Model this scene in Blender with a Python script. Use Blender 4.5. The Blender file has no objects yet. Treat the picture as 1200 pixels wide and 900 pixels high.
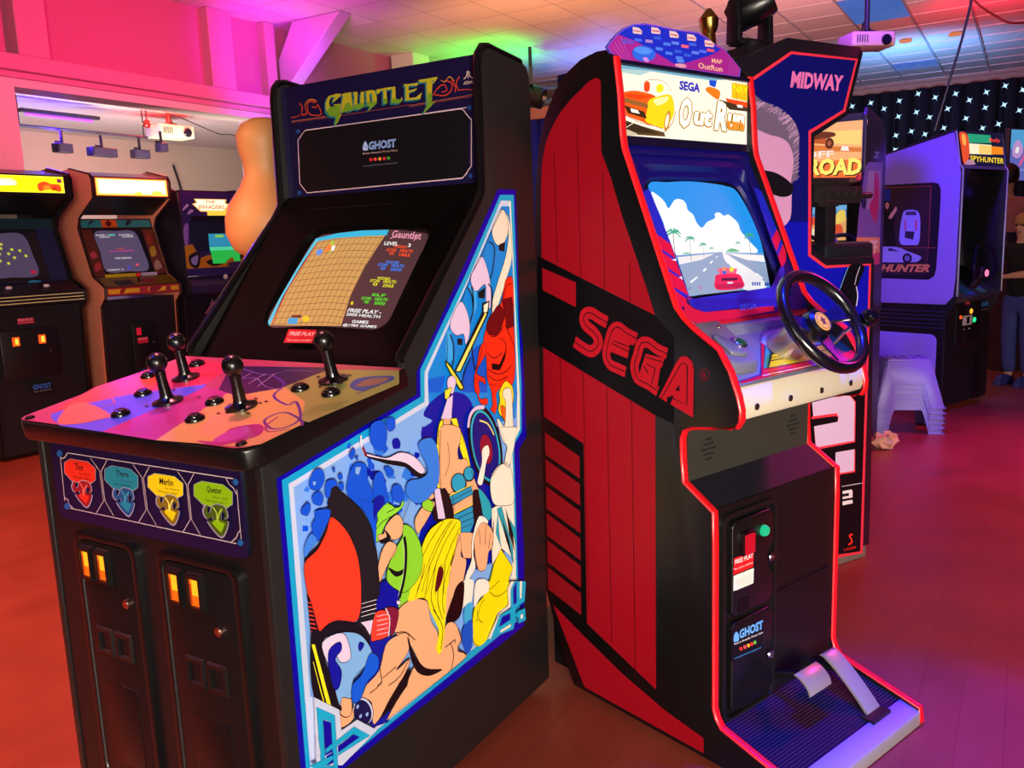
import bpy, bmesh, math, random, json
from math import sin, cos, pi, radians, hypot, sqrt
from mathutils import Vector, Matrix, geometry
random.seed(11)
COL = bpy.context.scene.collection
# ------------------------------------------------------------------ colours and materials
def lin(h):
    h = h.lstrip('#'); o = []
    for i in (0, 2, 4):
        c = int(h[i:i+2], 16)/255
        o.append(c/12.92 if c <= .04045 else ((c+.055)/1.055)**2.4)
    return o+[1]
MC = {}
def mat(hexc, rough=.5, metal=0, emis=0, bump=0, bscale=60, vary=0, coat=0, spec=.5):
    k = (hexc, rough, metal, emis, bump, bscale, vary, coat, spec)
    if k in MC: return MC[k]
    m = bpy.data.materials.new('surface_%d' % len(MC)); m.use_nodes = True
    nt = m.node_tree; b = nt.nodes['Principled BSDF']; c = lin(hexc)
    b.inputs['Base Color'].default_value = c
    b.inputs['Roughness'].default_value = rough; b.inputs['Metallic'].default_value = metal
    b.inputs['Specular IOR Level'].default_value = spec
    if coat: b.inputs['Coat Weight'].default_value = coat; b.inputs['Coat Roughness'].default_value = .12
    if emis:
        b.inputs['Emission Color'].default_value = c; b.inputs['Emission Strength'].default_value = emis
        b.inputs['Base Color'].default_value = [x*.15 for x in c[:3]]+[1]
    if bump or vary:
        tc = nt.nodes.new('ShaderNodeTexCoord'); n = nt.nodes.new('ShaderNodeTexNoise')
        n.inputs['Scale'].default_value = bscale; n.inputs['Detail'].default_value = 3
        nt.links.new(tc.outputs['Object'], n.inputs['Vector'])
        if bump:
            bp = nt.nodes.new('ShaderNodeBump'); bp.inputs['Strength'].default_value = bump; bp.inputs['Distance'].default_value = .002
            nt.links.new(n.outputs['Fac'], bp.inputs['Height']); nt.links.new(bp.outputs['Normal'], b.inputs['Normal'])
        if vary:
            mx = nt.nodes.new('ShaderNodeMix'); mx.data_type = 'RGBA'
            mx.inputs[6].default_value = [x*(1-vary) for x in c[:3]]+[1]; mx.inputs[7].default_value = [min(1, x*(1+vary)) for x in c[:3]]+[1]
            nt.links.new(n.outputs['Fac'], mx.inputs[0]); nt.links.new(mx.outputs[2], b.inputs['Base Color'])
    MC[k] = m; return m
def nodes_mat(name):
    m = bpy.data.materials.new(name); m.use_nodes = True
    return m, m.node_tree, m.node_tree.nodes['Principled BSDF']
# ------------------------------------------------------------------ mesh builder
class MB:
    def __init__(s): s.bm = bmesh.new(); s.mats = []; s.mi = 0
    def m(s, mt):
        if mt not in s.mats: s.mats.append(mt)
        s.mi = s.mats.index(mt); return s
    def face(s, vs):
        try: f = s.bm.faces.new(vs)
        except ValueError: return None
        f.material_index = s.mi; return f
    def v(s, p): return s.bm.verts.new(p)
    def box(s, x0, x1, y0, y1, z0, z1):
        p = [s.v((x, y, z)) for z in (z0, z1) for x, y in ((x0, y0), (x1, y0), (x1, y1), (x0, y1))]
        for q in ((3, 2, 1, 0), (4, 5, 6, 7), (0, 1, 5, 4), (1, 2, 6, 5), (2, 3, 7, 6), (3, 0, 4, 7)): s.face([p[i] for i in q])
        return s
    def prism(s, pts, f, d0, d1):
        """extrude a closed 2-D outline; f(u, v, d) places a point"""
        n = len(pts); a = [s.v(f(u, v, d0)) for u, v in pts]; b = [s.v(f(u, v, d1)) for u, v in pts]
        s.face(a[::-1]); s.face(b)
        for i in range(n): s.face([a[i], a[(i+1) % n], b[(i+1) % n], b[i]])
        return s
    def profx(s, pts, x0, x1): return s.prism(pts, lambda u, v, d: (d, u, v), x0, x1)
    def profz(s, pts, z0, z1): return s.prism(pts, lambda u, v, d: (u, v, d), z0, z1)
    def profy(s, pts, y0, y1): return s.prism(pts, lambda u, v, d: (u, d, v), y0, y1)
    def tube(s, pts, r, n=10, cap=True, close=False):
        pts = [Vector(p) for p in pts]; N = len(pts); rs = r if isinstance(r, (list, tuple)) else [r]*N
        rings = []; up = None
        for i in range(N):
            if close: t = pts[(i+1) % N]-pts[i-1]
            else: t = pts[min(i+1, N-1)]-pts[max(i-1, 0)]
            t.normalize()
            if up is None: up = t.orthogonal().normalized()
            up = (up-t*up.dot(t)); up = up.normalized() if up.length > 1e-6 else t.orthogonal().normalized()
            w = t.cross(up)
            rings.append([s.v(pts[i]+(up*cos(2*pi*k/n)+w*sin(2*pi*k/n))*rs[i]) for k in range(n)])
        for i in range(N if close else N-1):
            A, B = rings[i], rings[(i+1) % N]
            if close and i == N-1:
                best = min(range(n), key=lambda o: (B[o].co-A[0].co).length); B = B[best:]+B[:best]
            for k in range(n): s.face([A[k], A[(k+1) % n], B[(k+1) % n], B[k]])
        if cap and not close: s.face(rings[0][::-1]); s.face(rings[-1])
        return s
    def cyl(s, a, b, r, r2=None, n=20): return s.tube([a, b], [r, r if r2 is None else r2], n)
    def lathe(s, prof, o=(0, 0, 0), ax=(0, 0, 1), n=24):
        """prof = [(radius, height)] along ax from o"""
        ax = Vector(ax).normalized(); u = ax.orthogonal().normalized(); w = ax.cross(u); o = Vector(o); R = []
        for r, h in prof:
            if r < 1e-6: R.append([s.v(o+ax*h)])
            else: R.append([s.v(o+ax*h+(u*cos(2*pi*k/n)+w*sin(2*pi*k/n))*r) for k in range(n)])
        for A, B in zip(R, R[1:]):
            for k in range(n):
                k2 = (k+1) % n
                if len(A) == 1 and len(B) == 1: continue
                if len(A) == 1: s.face([A[0], B[k2], B[k]])
                elif len(B) == 1: s.face([A[k], A[k2], B[0]])
                else: s.face([A[k], A[k2], B[k2], B[k]])
        return s
    def ball(s, c, r, sc=(1, 1, 1), n=16):
        c = Vector(c); prev = None
        rows = [[(sin(pi*i/n)*cos(2*pi*k/(2*n)), sin(pi*i/n)*sin(2*pi*k/(2*n)), cos(pi*i/n)) for k in range(2*n)] for i in range(1, n)]
        V = [[s.v((c.x+a*r*sc[0], c.y+b*r*sc[1], c.z+d*r*sc[2])) for a, b, d in row] for row in rows]
        t = s.v((c.x, c.y, c.z+r*sc[2])); bt = s.v((c.x, c.y, c.z-r*sc[2])); m = 2*n
        for k in range(m):
            s.face([t, V[0][k], V[0][(k+1) % m]]); s.face([bt, V[-1][(k+1) % m], V[-1][k]])
            for A, B in zip(V, V[1:]): s.face([A[k], B[k], B[(k+1) % m], A[(k+1) % m]])
        return s
    def loops(s, L):
        V = [[s.v(p) for p in l] for l in L]; n = len(L[0])
        for A, B in zip(V, V[1:]):
            for k in range(n): s.face([A[k], A[(k+1) % n], B[(k+1) % n], B[k]])
        return V
    def build(s, name, mt=None, parent=None, bevel=0, smooth=None, seg=2, M=None):
        if mt is not None and not s.mats: s.mats = [mt]
        bmesh.ops.recalc_face_normals(s.bm, faces=s.bm.faces)
        me = bpy.data.meshes.new(name); s.bm.to_mesh(me); s.bm.free()
        for q in s.mats: me.materials.append(q)
        if M is not None: me.transform(M)
        o = bpy.data.objects.new(name, me); COL.objects.link(o); o.parent = parent
        if bevel:
            b = o.modifiers.new('bevel', 'BEVEL'); b.width = bevel; b.segments = seg; b.limit_method = 'ANGLE'; b.angle_limit = radians(40)
        if smooth is not False:
            me.shade_smooth()
            e = o.modifiers.new('edges', 'EDGE_SPLIT'); e.split_angle = radians(38)
        return o
def rrect(x0, x1, y0, y1, r, n=5):
    o = []
    for cx, cy, a in ((x1-r, y1-r, 0), (x0+r, y1-r, 90), (x0+r, y0+r, 180), (x1-r, y0+r, 270)):
        for k in range(n+1): t = radians(a+90*k/n); o.append((cx+r*cos(t), cy+r*sin(t)))
    return o
def catmull(P, n=5, closed=True):
    N = len(P); o = []
    for i in range(N if closed else N-1):
        p0, p1, p2, p3 = (P[(i-1) % N], P[i], P[(i+1) % N], P[(i+2) % N]) if closed else (P[max(i-1, 0)], P[i], P[i+1], P[min(i+2, N-1)])
        for k in range(n):
            t = k/n
            o.append(tuple(.5*((2*b)+(c-a)*t+(2*a-5*b+4*c-d)*t*t+(3*b-a-3*c+d)*t**3) for a, b, c, d in zip(p0, p1, p2, p3)))
    if not closed: o.append(tuple(P[-1]))
    return o
# ------------------------------------------------------------------ things
def tag(o, label=None, cat=None, group=None, kind=None):
    if label: o['label'] = label
    if cat: o['category'] = cat
    if group: o['group'] = group
    if kind: o['kind'] = kind
    return o
def thing(name, label, cat, loc=(0, 0, 0), rz=0, group=None):
    o = bpy.data.objects.new(name, None); COL.objects.link(o); o.empty_display_size = .1
    o.location = loc; o.rotation_euler = (0, 0, rz); return tag(o, label, cat, group)
# ------------------------------------------------------------------ text outlines
TX = {}
def glyphs(txt, bold):
    k = (txt, bold)
    if k in TX: return TX[k]
    cu = bpy.data.curves.new('lettering', 'FONT'); cu.body = txt; cu.resolution_u = 2
    if bold: cu.offset = .02 if bold == 1 else .045
    ob = bpy.data.objects.new('lettering', cu); COL.objects.link(ob)
    me = ob.to_mesh(); vs = [(v.co.x, v.co.y) for v in me.vertices]; fs = [tuple(p.vertices) for p in me.polygons]
    ob.to_mesh_clear(); bpy.data.objects.remove(ob); bpy.data.curves.remove(cu)
    if not vs: TX[k] = ([], []); return TX[k]
    x0 = min(v[0] for v in vs); x1 = max(v[0] for v in vs); y0 = min(v[1] for v in vs); y1 = max(v[1] for v in vs)
    vs = [((a-x0)/(x1-x0+1e-9), (b-y0)/(y1-y0+1e-9)) for a, b in vs]
    TX[k] = (vs, fs); return TX[k]
# ------------------------------------------------------------------ printed artwork: flat inks layered a hair apart on a plane
class Plane:
    def __init__(s, o, u, v, side=1):
        s.o = Vector(o); s.u = Vector(u).normalized(); v = Vector(v); v = v-s.u*v.dot(s.u); s.v = v.normalized(); s.n = s.u.cross(s.v)*side
    def p(s, a, b, h=0): return s.o+s.u*a+s.v*b+s.n*h
    def f(s): return lambda u, v, d: s.p(u, v, d)
def art(name, items, pl, parent, emis=0, rough=.35, base=.0008, step=.00004, curve=None, coat=0, spec=.5):
    b = MB(); h = base; zf = curve or (lambda u, v: 0)
    def V(u, v): return b.v(pl.p(u, v, h+zf(u, v)))
    last = None
    for it in items:
        k = it[0]; col_ = it[1] if k != 'O' else '#0c0a0e'; b.m(mat(col_, rough, 0, emis, coat=coat, spec=spec)); h += step
        if k in 'PC':
            q = it[2]; P = [(q[i]/1e4, q[i+1]/1e4) for i in range(0, len(q), 2)]
            if k == 'C': P = catmull(P, 4)
            last = P
            tri = geometry.tessellate_polygon([[Vector((x, y, 0)) for x, y in P]])
            vs = [V(*p) for p in P]
            for t in tri: b.face([vs[i] for i in t])
        elif k in 'Ss':
            w = it[2]/2e4; q = it[3]; P = [(q[i]/1e4, q[i+1]/1e4) for i in range(0, len(q), 2)]
            if k == 's' and len(P) > 2: P = catmull(P, 4, False)
            L = []; N = len(P)
            for i in range(N):
                a = P[max(i-1, 0)]; c = P[min(i+1, N-1)]; dx, dy = c[0]-a[0], c[1]-a[1]; l = hypot(dx, dy) or 1; nx, ny = -dy/l, dx/l
                f = 1
                if 0 < i < N-1:
                    ex, ey = P[i][0]-a[0], P[i][1]-a[1]; l2 = hypot(ex, ey) or 1; c_ = abs((ex*dx+ey*dy)/(l*l2)); f = min(1/max(c_, .5), 1.6)
                L.append((V(P[i][0]+nx*w*f, P[i][1]+ny*w*f), V(P[i][0]-nx*w*f, P[i][1]-ny*w*f)))
            for A, B in zip(L, L[1:]): b.face([A[0], A[1], B[1], B[0]])
        elif k == 'O':
            w = it[1]/2e4; P = last; N = len(P); L = []
            for i in range(N):
                a = P[i-1]; c = P[(i+1) % N]; dx, dy = c[0]-a[0], c[1]-a[1]; l = hypot(dx, dy) or 1; nx, ny = -dy/l, dx/l
                L.append((V(P[i][0]+nx*w, P[i][1]+ny*w), V(P[i][0]-nx*w, P[i][1]-ny*w)))
            for i in range(N): A, B = L[i], L[(i+1) % N]; b.face([A[0], A[1], B[1], B[0]])
        elif k == 'T':
            vs, fs = glyphs(it[2], it[4]); x0, y0, x1, y1, x2, y2 = [q/1e4 for q in it[3]]
            W = [V(x0+a*(x1-x0)+c*(x2-x0), y0+a*(y1-y0)+c*(y2-y0)) for a, c in vs]
            for f in fs: b.face([W[i] for i in f])
    me = bpy.data.meshes.new(name)
    for f in b.bm.faces:
        f.normal_update()
        if f.normal.dot(pl.n) < 0: f.normal_flip()
    b.bm.to_mesh(me); b.bm.free()
    for q in b.mats: me.materials.append(q)
    o = bpy.data.objects.new(name, me); COL.objects.link(o); o.parent = parent
    return o
# printed artwork as ink layers: plane coordinates in tenths of a millimetre
ART = {
'g_side': [
["P","#0404a0",[337,9353,4769,10212,4816,10726,8690,14984,9592,14996,9552,11544,9667,10865,9693,8147,9265,7847,9333,4725,9186,2615,1551,2613,314,2648]],
["P","#109cd0",[468,9285,4914,10126,4956,10765,7034,12889,8785,14843,9479,14862,9475,11645,9537,9677,9441,8325,9000,8043,8934,3529,9021,2908,5139,2842,1381,2774,463,2918,460,3338,466,5488]],
["P","#c4cdea",[633,9173,3791,9743,5053,9985,5116,10681,7239,12879,8812,14696,9316,14701,9342,12774,9403,9457,9353,8418,8906,8027,8883,5134,8813,3500,4673,2947,1314,2893,577,3078,591,5429]],
["P","#e6e6d8",[9316,14701,9342,12774,9403,9457,9353,8418,8906,8027,8883,5134,8813,3500,4673,2947,4681,3045,7125,3127,8457,3769,8796,8077,9128,8538,9252,12778,9207,14593]],
["P","#7caaec",[748,9074,3508,9575,5202,9890,5247,10647,8835,14549,9235,14556,9297,12776,9288,9477,9220,8519,8809,8074,8700,5195,8643,4409,8246,4021,8220,3661,7650,3625,7126,3132,2468,3043,1869,3611,1374,3641,1370,4098,733,4693,742,5357]],
["P","#0a80dd",[5202,9890,5247,10647,8835,14549,9235,14556,9297,12776,9288,9477,9145,8777,7257,8926,5129,9822]],
["P","#3aa4ee",[7063,12525,7501,12732,7442,11995,7181,11782,7337,12205]],
["P","#3aa4ee",[6036,11536,6287,11541,6282,10821,6021,10727]],
["P","#0a5ad8",[5219,10493,5944,10477,5771,10080,5217,10175]],
["P","#0a50cc",[6651,10402,7239,10997,7743,11073,7766,9738,6612,9936]],
["C","#0418a0",[5202,9890,4982,9672,5301,9471,4863,9341,4964,8990,5547,8858,6503,8642,7074,9293,6805,9815,6031,10064,5651,10045]],
["P","#0414a0",[4871,9422,8263,8718,8145,7163,8604,5284,7985,5055,6339,5225,5642,4980,4393,6601,4998,7537,5275,8499,5089,8544]],
["C","#3078e4",[2800,8499,2767,8469,2689,8436,2648,8451,2606,8532,2593,8590,2641,8606,2713,8615,2749,8561]],
["C","#3078e4",[5026,8150,5012,8101,4978,8113,4923,8124,4916,8153,4903,8210,4950,8214,4996,8237,5047,8201]],
["C","#0a50dc",[4801,7436,4758,7410,4695,7412,4620,7461,4659,7507,4711,7544,4760,7509]],
["C","#0814a0",[5254,9021,5223,8926,5104,8966,5014,9006,5025,9127,5116,9133,5209,9146]],
["C","#0814a0",[4525,8560,4483,8522,4451,8521,4396,8545,4385,8579,4365,8613,4424,8642,4459,8629,4505,8588]],
["C","#0a50dc",[3044,9062,3056,8987,2980,9004,2932,9019,2903,9097,2953,9126,2996,9165,3068,9113]],
["C","#0814a0",[3497,8484,3469,8437,3387,8416,3336,8475,3320,8531,3340,8593,3406,8611,3449,8540]],
["C","#3078e4",[3453,9128,3443,9075,3393,9052,3296,9072,3292,9123,3298,9204,3319,9251,3407,9253,3442,9214]],
["C","#3078e4",[3441,8041,3383,7952,3237,7988,3157,8010,3042,8155,3126,8227,3261,8234,3330,8176]],
["C","#0814a0",[3298,8639,3230,8578,3120,8599,3009,8630,2949,8730,3030,8819,3140,8808,3272,8749]],
["C","#0a50dc",[4290,8458,4306,8413,4220,8375,4153,8414,4081,8481,4123,8527,4148,8587,4232,8545,4297,8523]],
["C","#0814a0",[3020,8817,2932,8728,2862,8716,2748,8734,2665,8879,2739,8928,2794,8959,2887,8941,2959,8946]],
["C","#3078e4",[4556,8404,4420,8292,4261,8344,4080,8463,4185,8591,4307,8655,4434,8578]],
["C","#0a50dc",[3133,8900,3106,8827,3018,8859,2914,8899,2927,8952,2932,9014,3035,9030,3104,8975]],
["C","#3078e4",[3456,7831,3432,7806,3404,7762,3357,7789,3337,7845,3312,7892,3367,7928,3418,7905,3472,7874]],
["C","#3078e4",[2613,8943,2609,8840,2500,8798,2384,8901,2367,8961,2319,9051,2400,9147,2521,9074,2657,9022]],
["C","#0a50dc",[3346,9192,3370,9117,3266,9094,3182,9139,3179,9187,3175,9255,3216,9314,3288,9283,3368,9253]],
["C","#0a50dc",[2780,8252,2771,8134,2586,8112,2510,8243,2469,8418,2641,8420,2773,8380]],
["C","#0814a0",[4421,8128,4373,8084,4313,8090,4240,8135,4239,8203,4321,8218,4402,8206]],
["C","#0a50dc",[4001,7664,3893,7604,3732,7596,3559,7698,3607,7781,3615,7890,3757,7862,3858,7795]],
["C","#0814a0",[4742,8764,4697,8723,4611,8725,4562,8761,4543,8811,4578,8873,4623,8863,4709,8829]],
["C","#0a50dc",[3704,7957,3676,7896,3531,7879,3422,7918,3339,8028,3397,8079,3442,8178,3556,8102,3690,8061]],
["C","#3078e4",[3171,8144,3155,8087,3110,8096,3059,8103,3001,8170,3007,8215,3058,8241,3120,8218,3156,8209]],
["C","#0a50dc",[3623,9189,3548,9128,3444,9105,3359,9182,3256,9243,3315,9300,3366,9371,3468,9340,3527,9311]],
["C","#0a50dc",[4915,7655,4830,7591,4768,7559,4599,7608,4596,7710,4608,7784,4650,7837,4794,7866,4856,7748]],
["C","#3078e4",[4293,8894,4268,8856,4211,8837,4162,8894,4182,8955,4224,8976,4297,8937]],
["C","#0814a0",[4062,9214,4017,9105,3889,9117,3797,9152,3767,9280,3797,9354,3913,9365,3994,9334]],
["C","#3078e4",[3662,8049,3597,7946,3475,8013,3358,8062,3392,8168,3492,8203,3665,8174]],
["C","#3078e4",[2499,8679,2457,8651,2399,8645,2329,8679,2290,8700,2284,8759,2362,8805,2414,8795,2485,8724]],
["C","#3078e4",[3448,9198,3431,9077,3296,9132,3160,9175,3131,9271,3175,9383,3321,9385,3470,9276]],
["C","#0a50dc",[5266,7690,5173,7597,4968,7624,4801,7747,4879,7871,5002,7871,5140,7812]],
["C","#0a50dc",[2408,9516,2394,9478,2362,9472,2313,9500,2311,9538,2340,9567,2374,9595,2430,9544]],
["C","#3078e4",[4069,8776,4091,8724,4009,8693,3954,8720,3943,8783,3937,8832,3968,8846,4026,8846,4081,8827]],
["C","#0814a0",[4790,7685,4752,7618,4605,7628,4501,7620,4391,7742,4414,7830,4528,7862,4634,7905,4771,7753]],
["C","#3078e4",[5073,7479,5094,7344,4932,7422,4794,7462,4722,7581,4823,7623,4955,7678,5028,7578]],
["C","#0a50dc",[2743,8599,2786,8468,2651,8481,2553,8518,2462,8608,2512,8726,2590,8805,2677,8767,2786,8674]],
["C","#0a50dc",[4418,8598,4391,8569,4352,8569,4307,8585,4295,8608,4293,8649,4316,8668,4360,8683,4412,8627]],
["C","#3078e4",[2796,8733,2776,8692,2728,8705,2671,8738,2685,8779,2740,8822,2779,8783]],
["C","#3078e4",[4323,8383,4308,8298,4190,8300,4124,8361,4036,8407,4071,8497,4115,8516,4217,8533,4277,8455]],
["C","#3078e4",[4477,8813,4410,8779,4333,8729,4255,8809,4211,8835,4254,8899,4289,8939,4363,8939,4388,8874]],
["C","#3078e4",[4254,7872,4147,7807,4088,7830,3961,7859,3915,7937,3905,8009,4023,8057,4104,8065,4149,8009]],
["C","#0a50dc",[2432,8172,2364,8130,2328,8105,2256,8151,2253,8200,2243,8253,2298,8279,2350,8298,2412,8248]],
["C","#0814a0",[4669,8462,4620,8347,4524,8307,4369,8370,4342,8496,4280,8631,4447,8642,4567,8676,4642,8568]],
["C","#0a50dc",[5152,8894,5103,8853,5053,8864,5013,8891,4970,8935,5009,8981,5063,8979,5115,8959]],
["C","#3078e4",[3763,8561,3804,8448,3680,8478,3550,8521,3471,8606,3496,8666,3596,8713,3694,8683,3747,8647]],
["C","#0a50dc",[4779,7724,4661,7645,4550,7647,4432,7712,4354,7844,4433,7903,4577,7946,4714,7840]],
["C","#3078e4",[1703,8178,1634,8154,1576,8168,1482,8178,1479,8246,1516,8274,1587,8272,1630,8236]],
["C","#3078e4",[1388,8336,1387,8320,1344,8310,1319,8333,1310,8360,1314,8385,1351,8378,1382,8353]],
["C","#0a50dc",[1033,8153,1001,8105,957,8119,871,8148,890,8198,885,8244,969,8226,1027,8203]],
["C","#0a50dc",[1926,8475,1897,8439,1839,8468,1783,8488,1788,8514,1787,8541,1846,8540,1894,8524]],
["C","#3078e4",[1148,8919,1117,8884,1069,8893,1021,8928,992,8962,1048,8981,1081,9005,1121,8956]],
["C","#0a50dc",[1861,8506,1847,8491,1823,8483,1796,8495,1775,8530,1792,8542,1829,8538,1859,8524]],
["C","#0a50dc",[1516,8104,1521,8074,1483,8080,1442,8104,1427,8132,1461,8146,1490,8146,1526,8122]],
["C","#0a50dc",[1607,8131,1595,8095,1541,8079,1481,8122,1498,8165,1491,8207,1555,8214,1593,8168]],
["C","#3078e4",[1446,8379,1421,8342,1359,8356,1292,8395,1305,8421,1295,8458,1372,8481,1451,8434]],
["C","#3078e4",[1793,8323,1786,8300,1736,8298,1701,8316,1684,8355,1714,8387,1744,8380,1772,8364]],
["C","#0a50dc",[1793,8468,1745,8444,1696,8451,1620,8489,1584,8528,1622,8546,1708,8566,1749,8519]],
["C","#0a50dc",[1143,8619,1127,8591,1103,8597,1081,8613,1059,8644,1065,8664,1110,8659,1138,8641]],
["C","#3078e4",[1855,8694,1804,8666,1765,8659,1734,8692,1730,8729,1719,8759,1775,8759,1816,8730]],
["C","#0a50dc",[1625,8070,1555,8044,1491,8018,1415,8093,1433,8130,1432,8187,1505,8152,1595,8124]],
["C","#3078e4",[1075,8577,1069,8562,1027,8551,996,8578,993,8601,994,8632,1036,8633,1055,8598]],
["C","#3078e4",[1824,8549,1793,8525,1729,8536,1688,8559,1670,8593,1697,8621,1740,8644,1798,8585]],
["C","#e8e0cc",[9037,14368,9227,13957,9220,13162,8909,12644,8385,11888,8126,11723,8155,12093,8515,12666,8876,13174,9105,13807]],
["O",16],
["C","#e8d8c8",[8830,14476,9064,14238,9071,13845,8797,13569,8477,13557,8271,13853,8493,14217]],
["O",16],
["P","#15151a",[8597,13555,8909,13623,8854,13362,8585,13407]],
["C","#dcc0e4",[7740,13286,8010,12877,8109,12393,8038,11917,7848,12117,7849,12557,7405,12404,7184,12704,7389,13014]],
["O",16],
["P","#15151a",[7502,12380,7843,12484,7787,12196,7510,12235]],
["C","#dcc0e4",[6744,12211,7030,11763,7027,11361,6828,11116,6762,11390,6444,11393,6194,11632,6379,11955]],
["O",16],
["P","#15151a",[6496,11321,6712,11280,6681,11117,6482,11158]],
["s","#0a1020",47,[7214,12548,7277,12210,7222,11913,7048,11627]],
["s","#0a1020",46,[6195,11454,6318,11113,6245,10728,6151,10610]],
["s","#0a1020",48,[7988,12568,8163,12350,8089,11801]],
["s","#0a1020",47,[7118,11012,7126,10740,7220,10384]],
["s","#0a1020",47,[7007,10756,6778,10518,6573,10179]],
["s","#0a1020",44,[8103,13638,8367,13486,8258,12975,8098,12689]],
["s","#0a1020",43,[7030,12536,7203,12311,7238,11950]],
["s","#0a1020",16,[6033,11504,6046,11017,5966,10735]],
["S","#0a1020",18,[8830,14476,8301,13980,7740,13286,7215,12844,6751,12203]],
["C","#ee2c12",[8917,12653,9224,12601,9200,11593,9196,10753,9162,10093,8981,9752,8561,9711,8031,9800,7759,10057,7745,10446,7721,10798,7655,11153,7768,11382,7907,11541,8048,11701,8457,11909,8642,12141,8766,12450]],
["O",16],
["C","#ee2c12",[7680,11081,7753,10794,7383,10498,7275,10307,7607,10151,7646,10005,7352,10105,7359,9808,7175,9839,7124,10192,7294,10545,7450,10937]],
["O",16],
["C","#ee2c12",[7150,10228,7353,10122,7601,10187,7638,9971,7483,10071,7295,10057,7343,9661,7691,9599,7678,9435,7360,9538,7204,9923]],
["O",16],
["P","#ee2c12",[7801,9944,8385,9818,8142,9642,8170,9266,8044,9104,7831,9269,7951,9369,7924,9741]],
["O",16],
["C","#6a0a10",[8463,11979,8714,11745,8589,11437,8305,11219,8012,11234,7802,11413,7915,11644,8188,11827]],
["O",16],
["P","#6a0a10",[8606,12109,9156,12139,9182,11340,8817,11306,8714,11745]],
["O",16],
["P","#d83028",[8108,11746,8090,11732,8058,11735,8043,11752,8061,11765,8093,11762]],
["O",16],
["P","#d83028",[8209,11709,8192,11696,8159,11699,8144,11715,8161,11729,8194,11726]],
["O",16],
["P","#d83028",[7987,11601,7970,11588,7938,11591,7923,11608,7940,11621,7972,11618]],
["O",16],
["P","#d83028",[8526,11336,8508,11323,8475,11326,8460,11343,8477,11357,8511,11353]],
["O",16],
["P","#d83028",[8448,11652,8430,11638,8397,11641,8382,11658,8400,11671,8433,11668]],
["O",16],
["P","#d83028",[8296,11637,8278,11624,8246,11627,8230,11643,8248,11657,8280,11654]],
["O",16],
["P","#d83028",[8067,11748,8050,11734,8018,11737,8003,11754,8020,11767,8052,11764]],
["O",16],
["P","#d83028",[8060,11319,8043,11306,8011,11309,7996,11326,8013,11339,8046,11336]],
["O",16],
["P","#d83028",[8467,11339,8449,11326,8416,11329,8401,11346,8418,11360,8451,11356]],
["O",16],
["P","#d83028",[8472,11664,8455,11651,8422,11654,8406,11671,8424,11684,8457,11681]],
["O",16],
["P","#d83028",[8134,11469,8117,11456,8085,11459,8070,11475,8087,11489,8119,11486]],
["O",16],
["P","#d83028",[8401,11321,8383,11307,8350,11311,8335,11328,8352,11341,8385,11338]],
["O",16],
["P","#d83028",[8529,11716,8512,11702,8479,11705,8463,11722,8481,11735,8514,11732]],
["O",16],
["P","#d83028",[8325,11426,8307,11412,8275,11416,8260,11432,8277,11446,8310,11442]],
["O",16],
["P","#d83028",[8279,11691,8262,11677,8229,11680,8214,11697,8232,11710,8264,11707]],
["O",16],
["P","#d83028",[8262,11739,8245,11725,8212,11728,8197,11745,8214,11758,8247,11755]],
["O",16],
["P","#d83028",[8535,11301,8517,11287,8484,11291,8468,11308,8486,11321,8519,11318]],
["O",16],
["P","#d83028",[8302,11624,8284,11611,8252,11614,8237,11630,8254,11644,8287,11641]],
["O",16],
["P","#d83028",[8529,11457,8511,11444,8478,11447,8463,11464,8481,11478,8514,11474]],
["O",16],
["P","#d83028",[8501,11314,8483,11300,8450,11304,8434,11321,8452,11334,8485,11331]],
["O",16],
["P","#d83028",[8272,11567,8254,11554,8222,11557,8206,11574,8224,11587,8256,11584]],
["O",16],
["P","#d83028",[8330,11552,8313,11539,8280,11542,8265,11559,8282,11572,8315,11569]],
["O",16],
["P","#d83028",[8051,11646,8034,11632,8002,11635,7987,11652,8005,11665,8037,11662]],
["O",16],
["P","#d83028",[8486,11743,8469,11729,8436,11732,8420,11749,8438,11762,8471,11759]],
["O",16],
["P","#d83028",[7965,11487,7948,11473,7916,11477,7901,11493,7918,11506,7950,11503]],
["O",16],
["P","#d83028",[8119,11519,8102,11505,8069,11509,8054,11525,8072,11539,8104,11536]],
["O",16],
["P","#d83028",[8969,11812,8947,11795,8906,11798,8887,11819,8909,11835,8950,11832]],
["O",16],
["P","#d83028",[9213,11892,9191,11875,9149,11878,9130,11899,9152,11916,9194,11912]],
["O",16],
["P","#d83028",[8950,11909,8928,11892,8887,11895,8868,11915,8890,11932,8931,11929]],
["O",16],
["P","#d83028",[9045,11850,9023,11834,8981,11837,8962,11857,8984,11874,9025,11871]],
["O",16],
["P","#d83028",[8898,11542,8876,11526,8835,11530,8816,11550,8838,11567,8879,11563]],
["O",16],
["P","#d83028",[8891,11671,8870,11655,8829,11659,8810,11679,8831,11696,8872,11692]],
["O",16],
["P","#d83028",[9176,11960,9154,11943,9112,11946,9093,11966,9115,11983,9156,11980]],
["O",16],
["P","#d83028",[8793,11904,8772,11887,8731,11891,8712,11911,8734,11927,8775,11924]],
["O",16],
["P","#d83028",[9087,11614,9065,11598,9024,11601,9005,11622,9027,11639,9068,11635]],
["O",16],
["P","#d83028",[8866,11828,8844,11812,8803,11815,8784,11835,8806,11852,8847,11849]],
["O",16],
["P","#d83028",[8833,11744,8811,11728,8771,11731,8752,11752,8773,11768,8814,11765]],
["O",16],
["P","#d83028",[8762,11589,8740,11573,8699,11577,8681,11597,8702,11613,8743,11610]],
["O",16],
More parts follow.
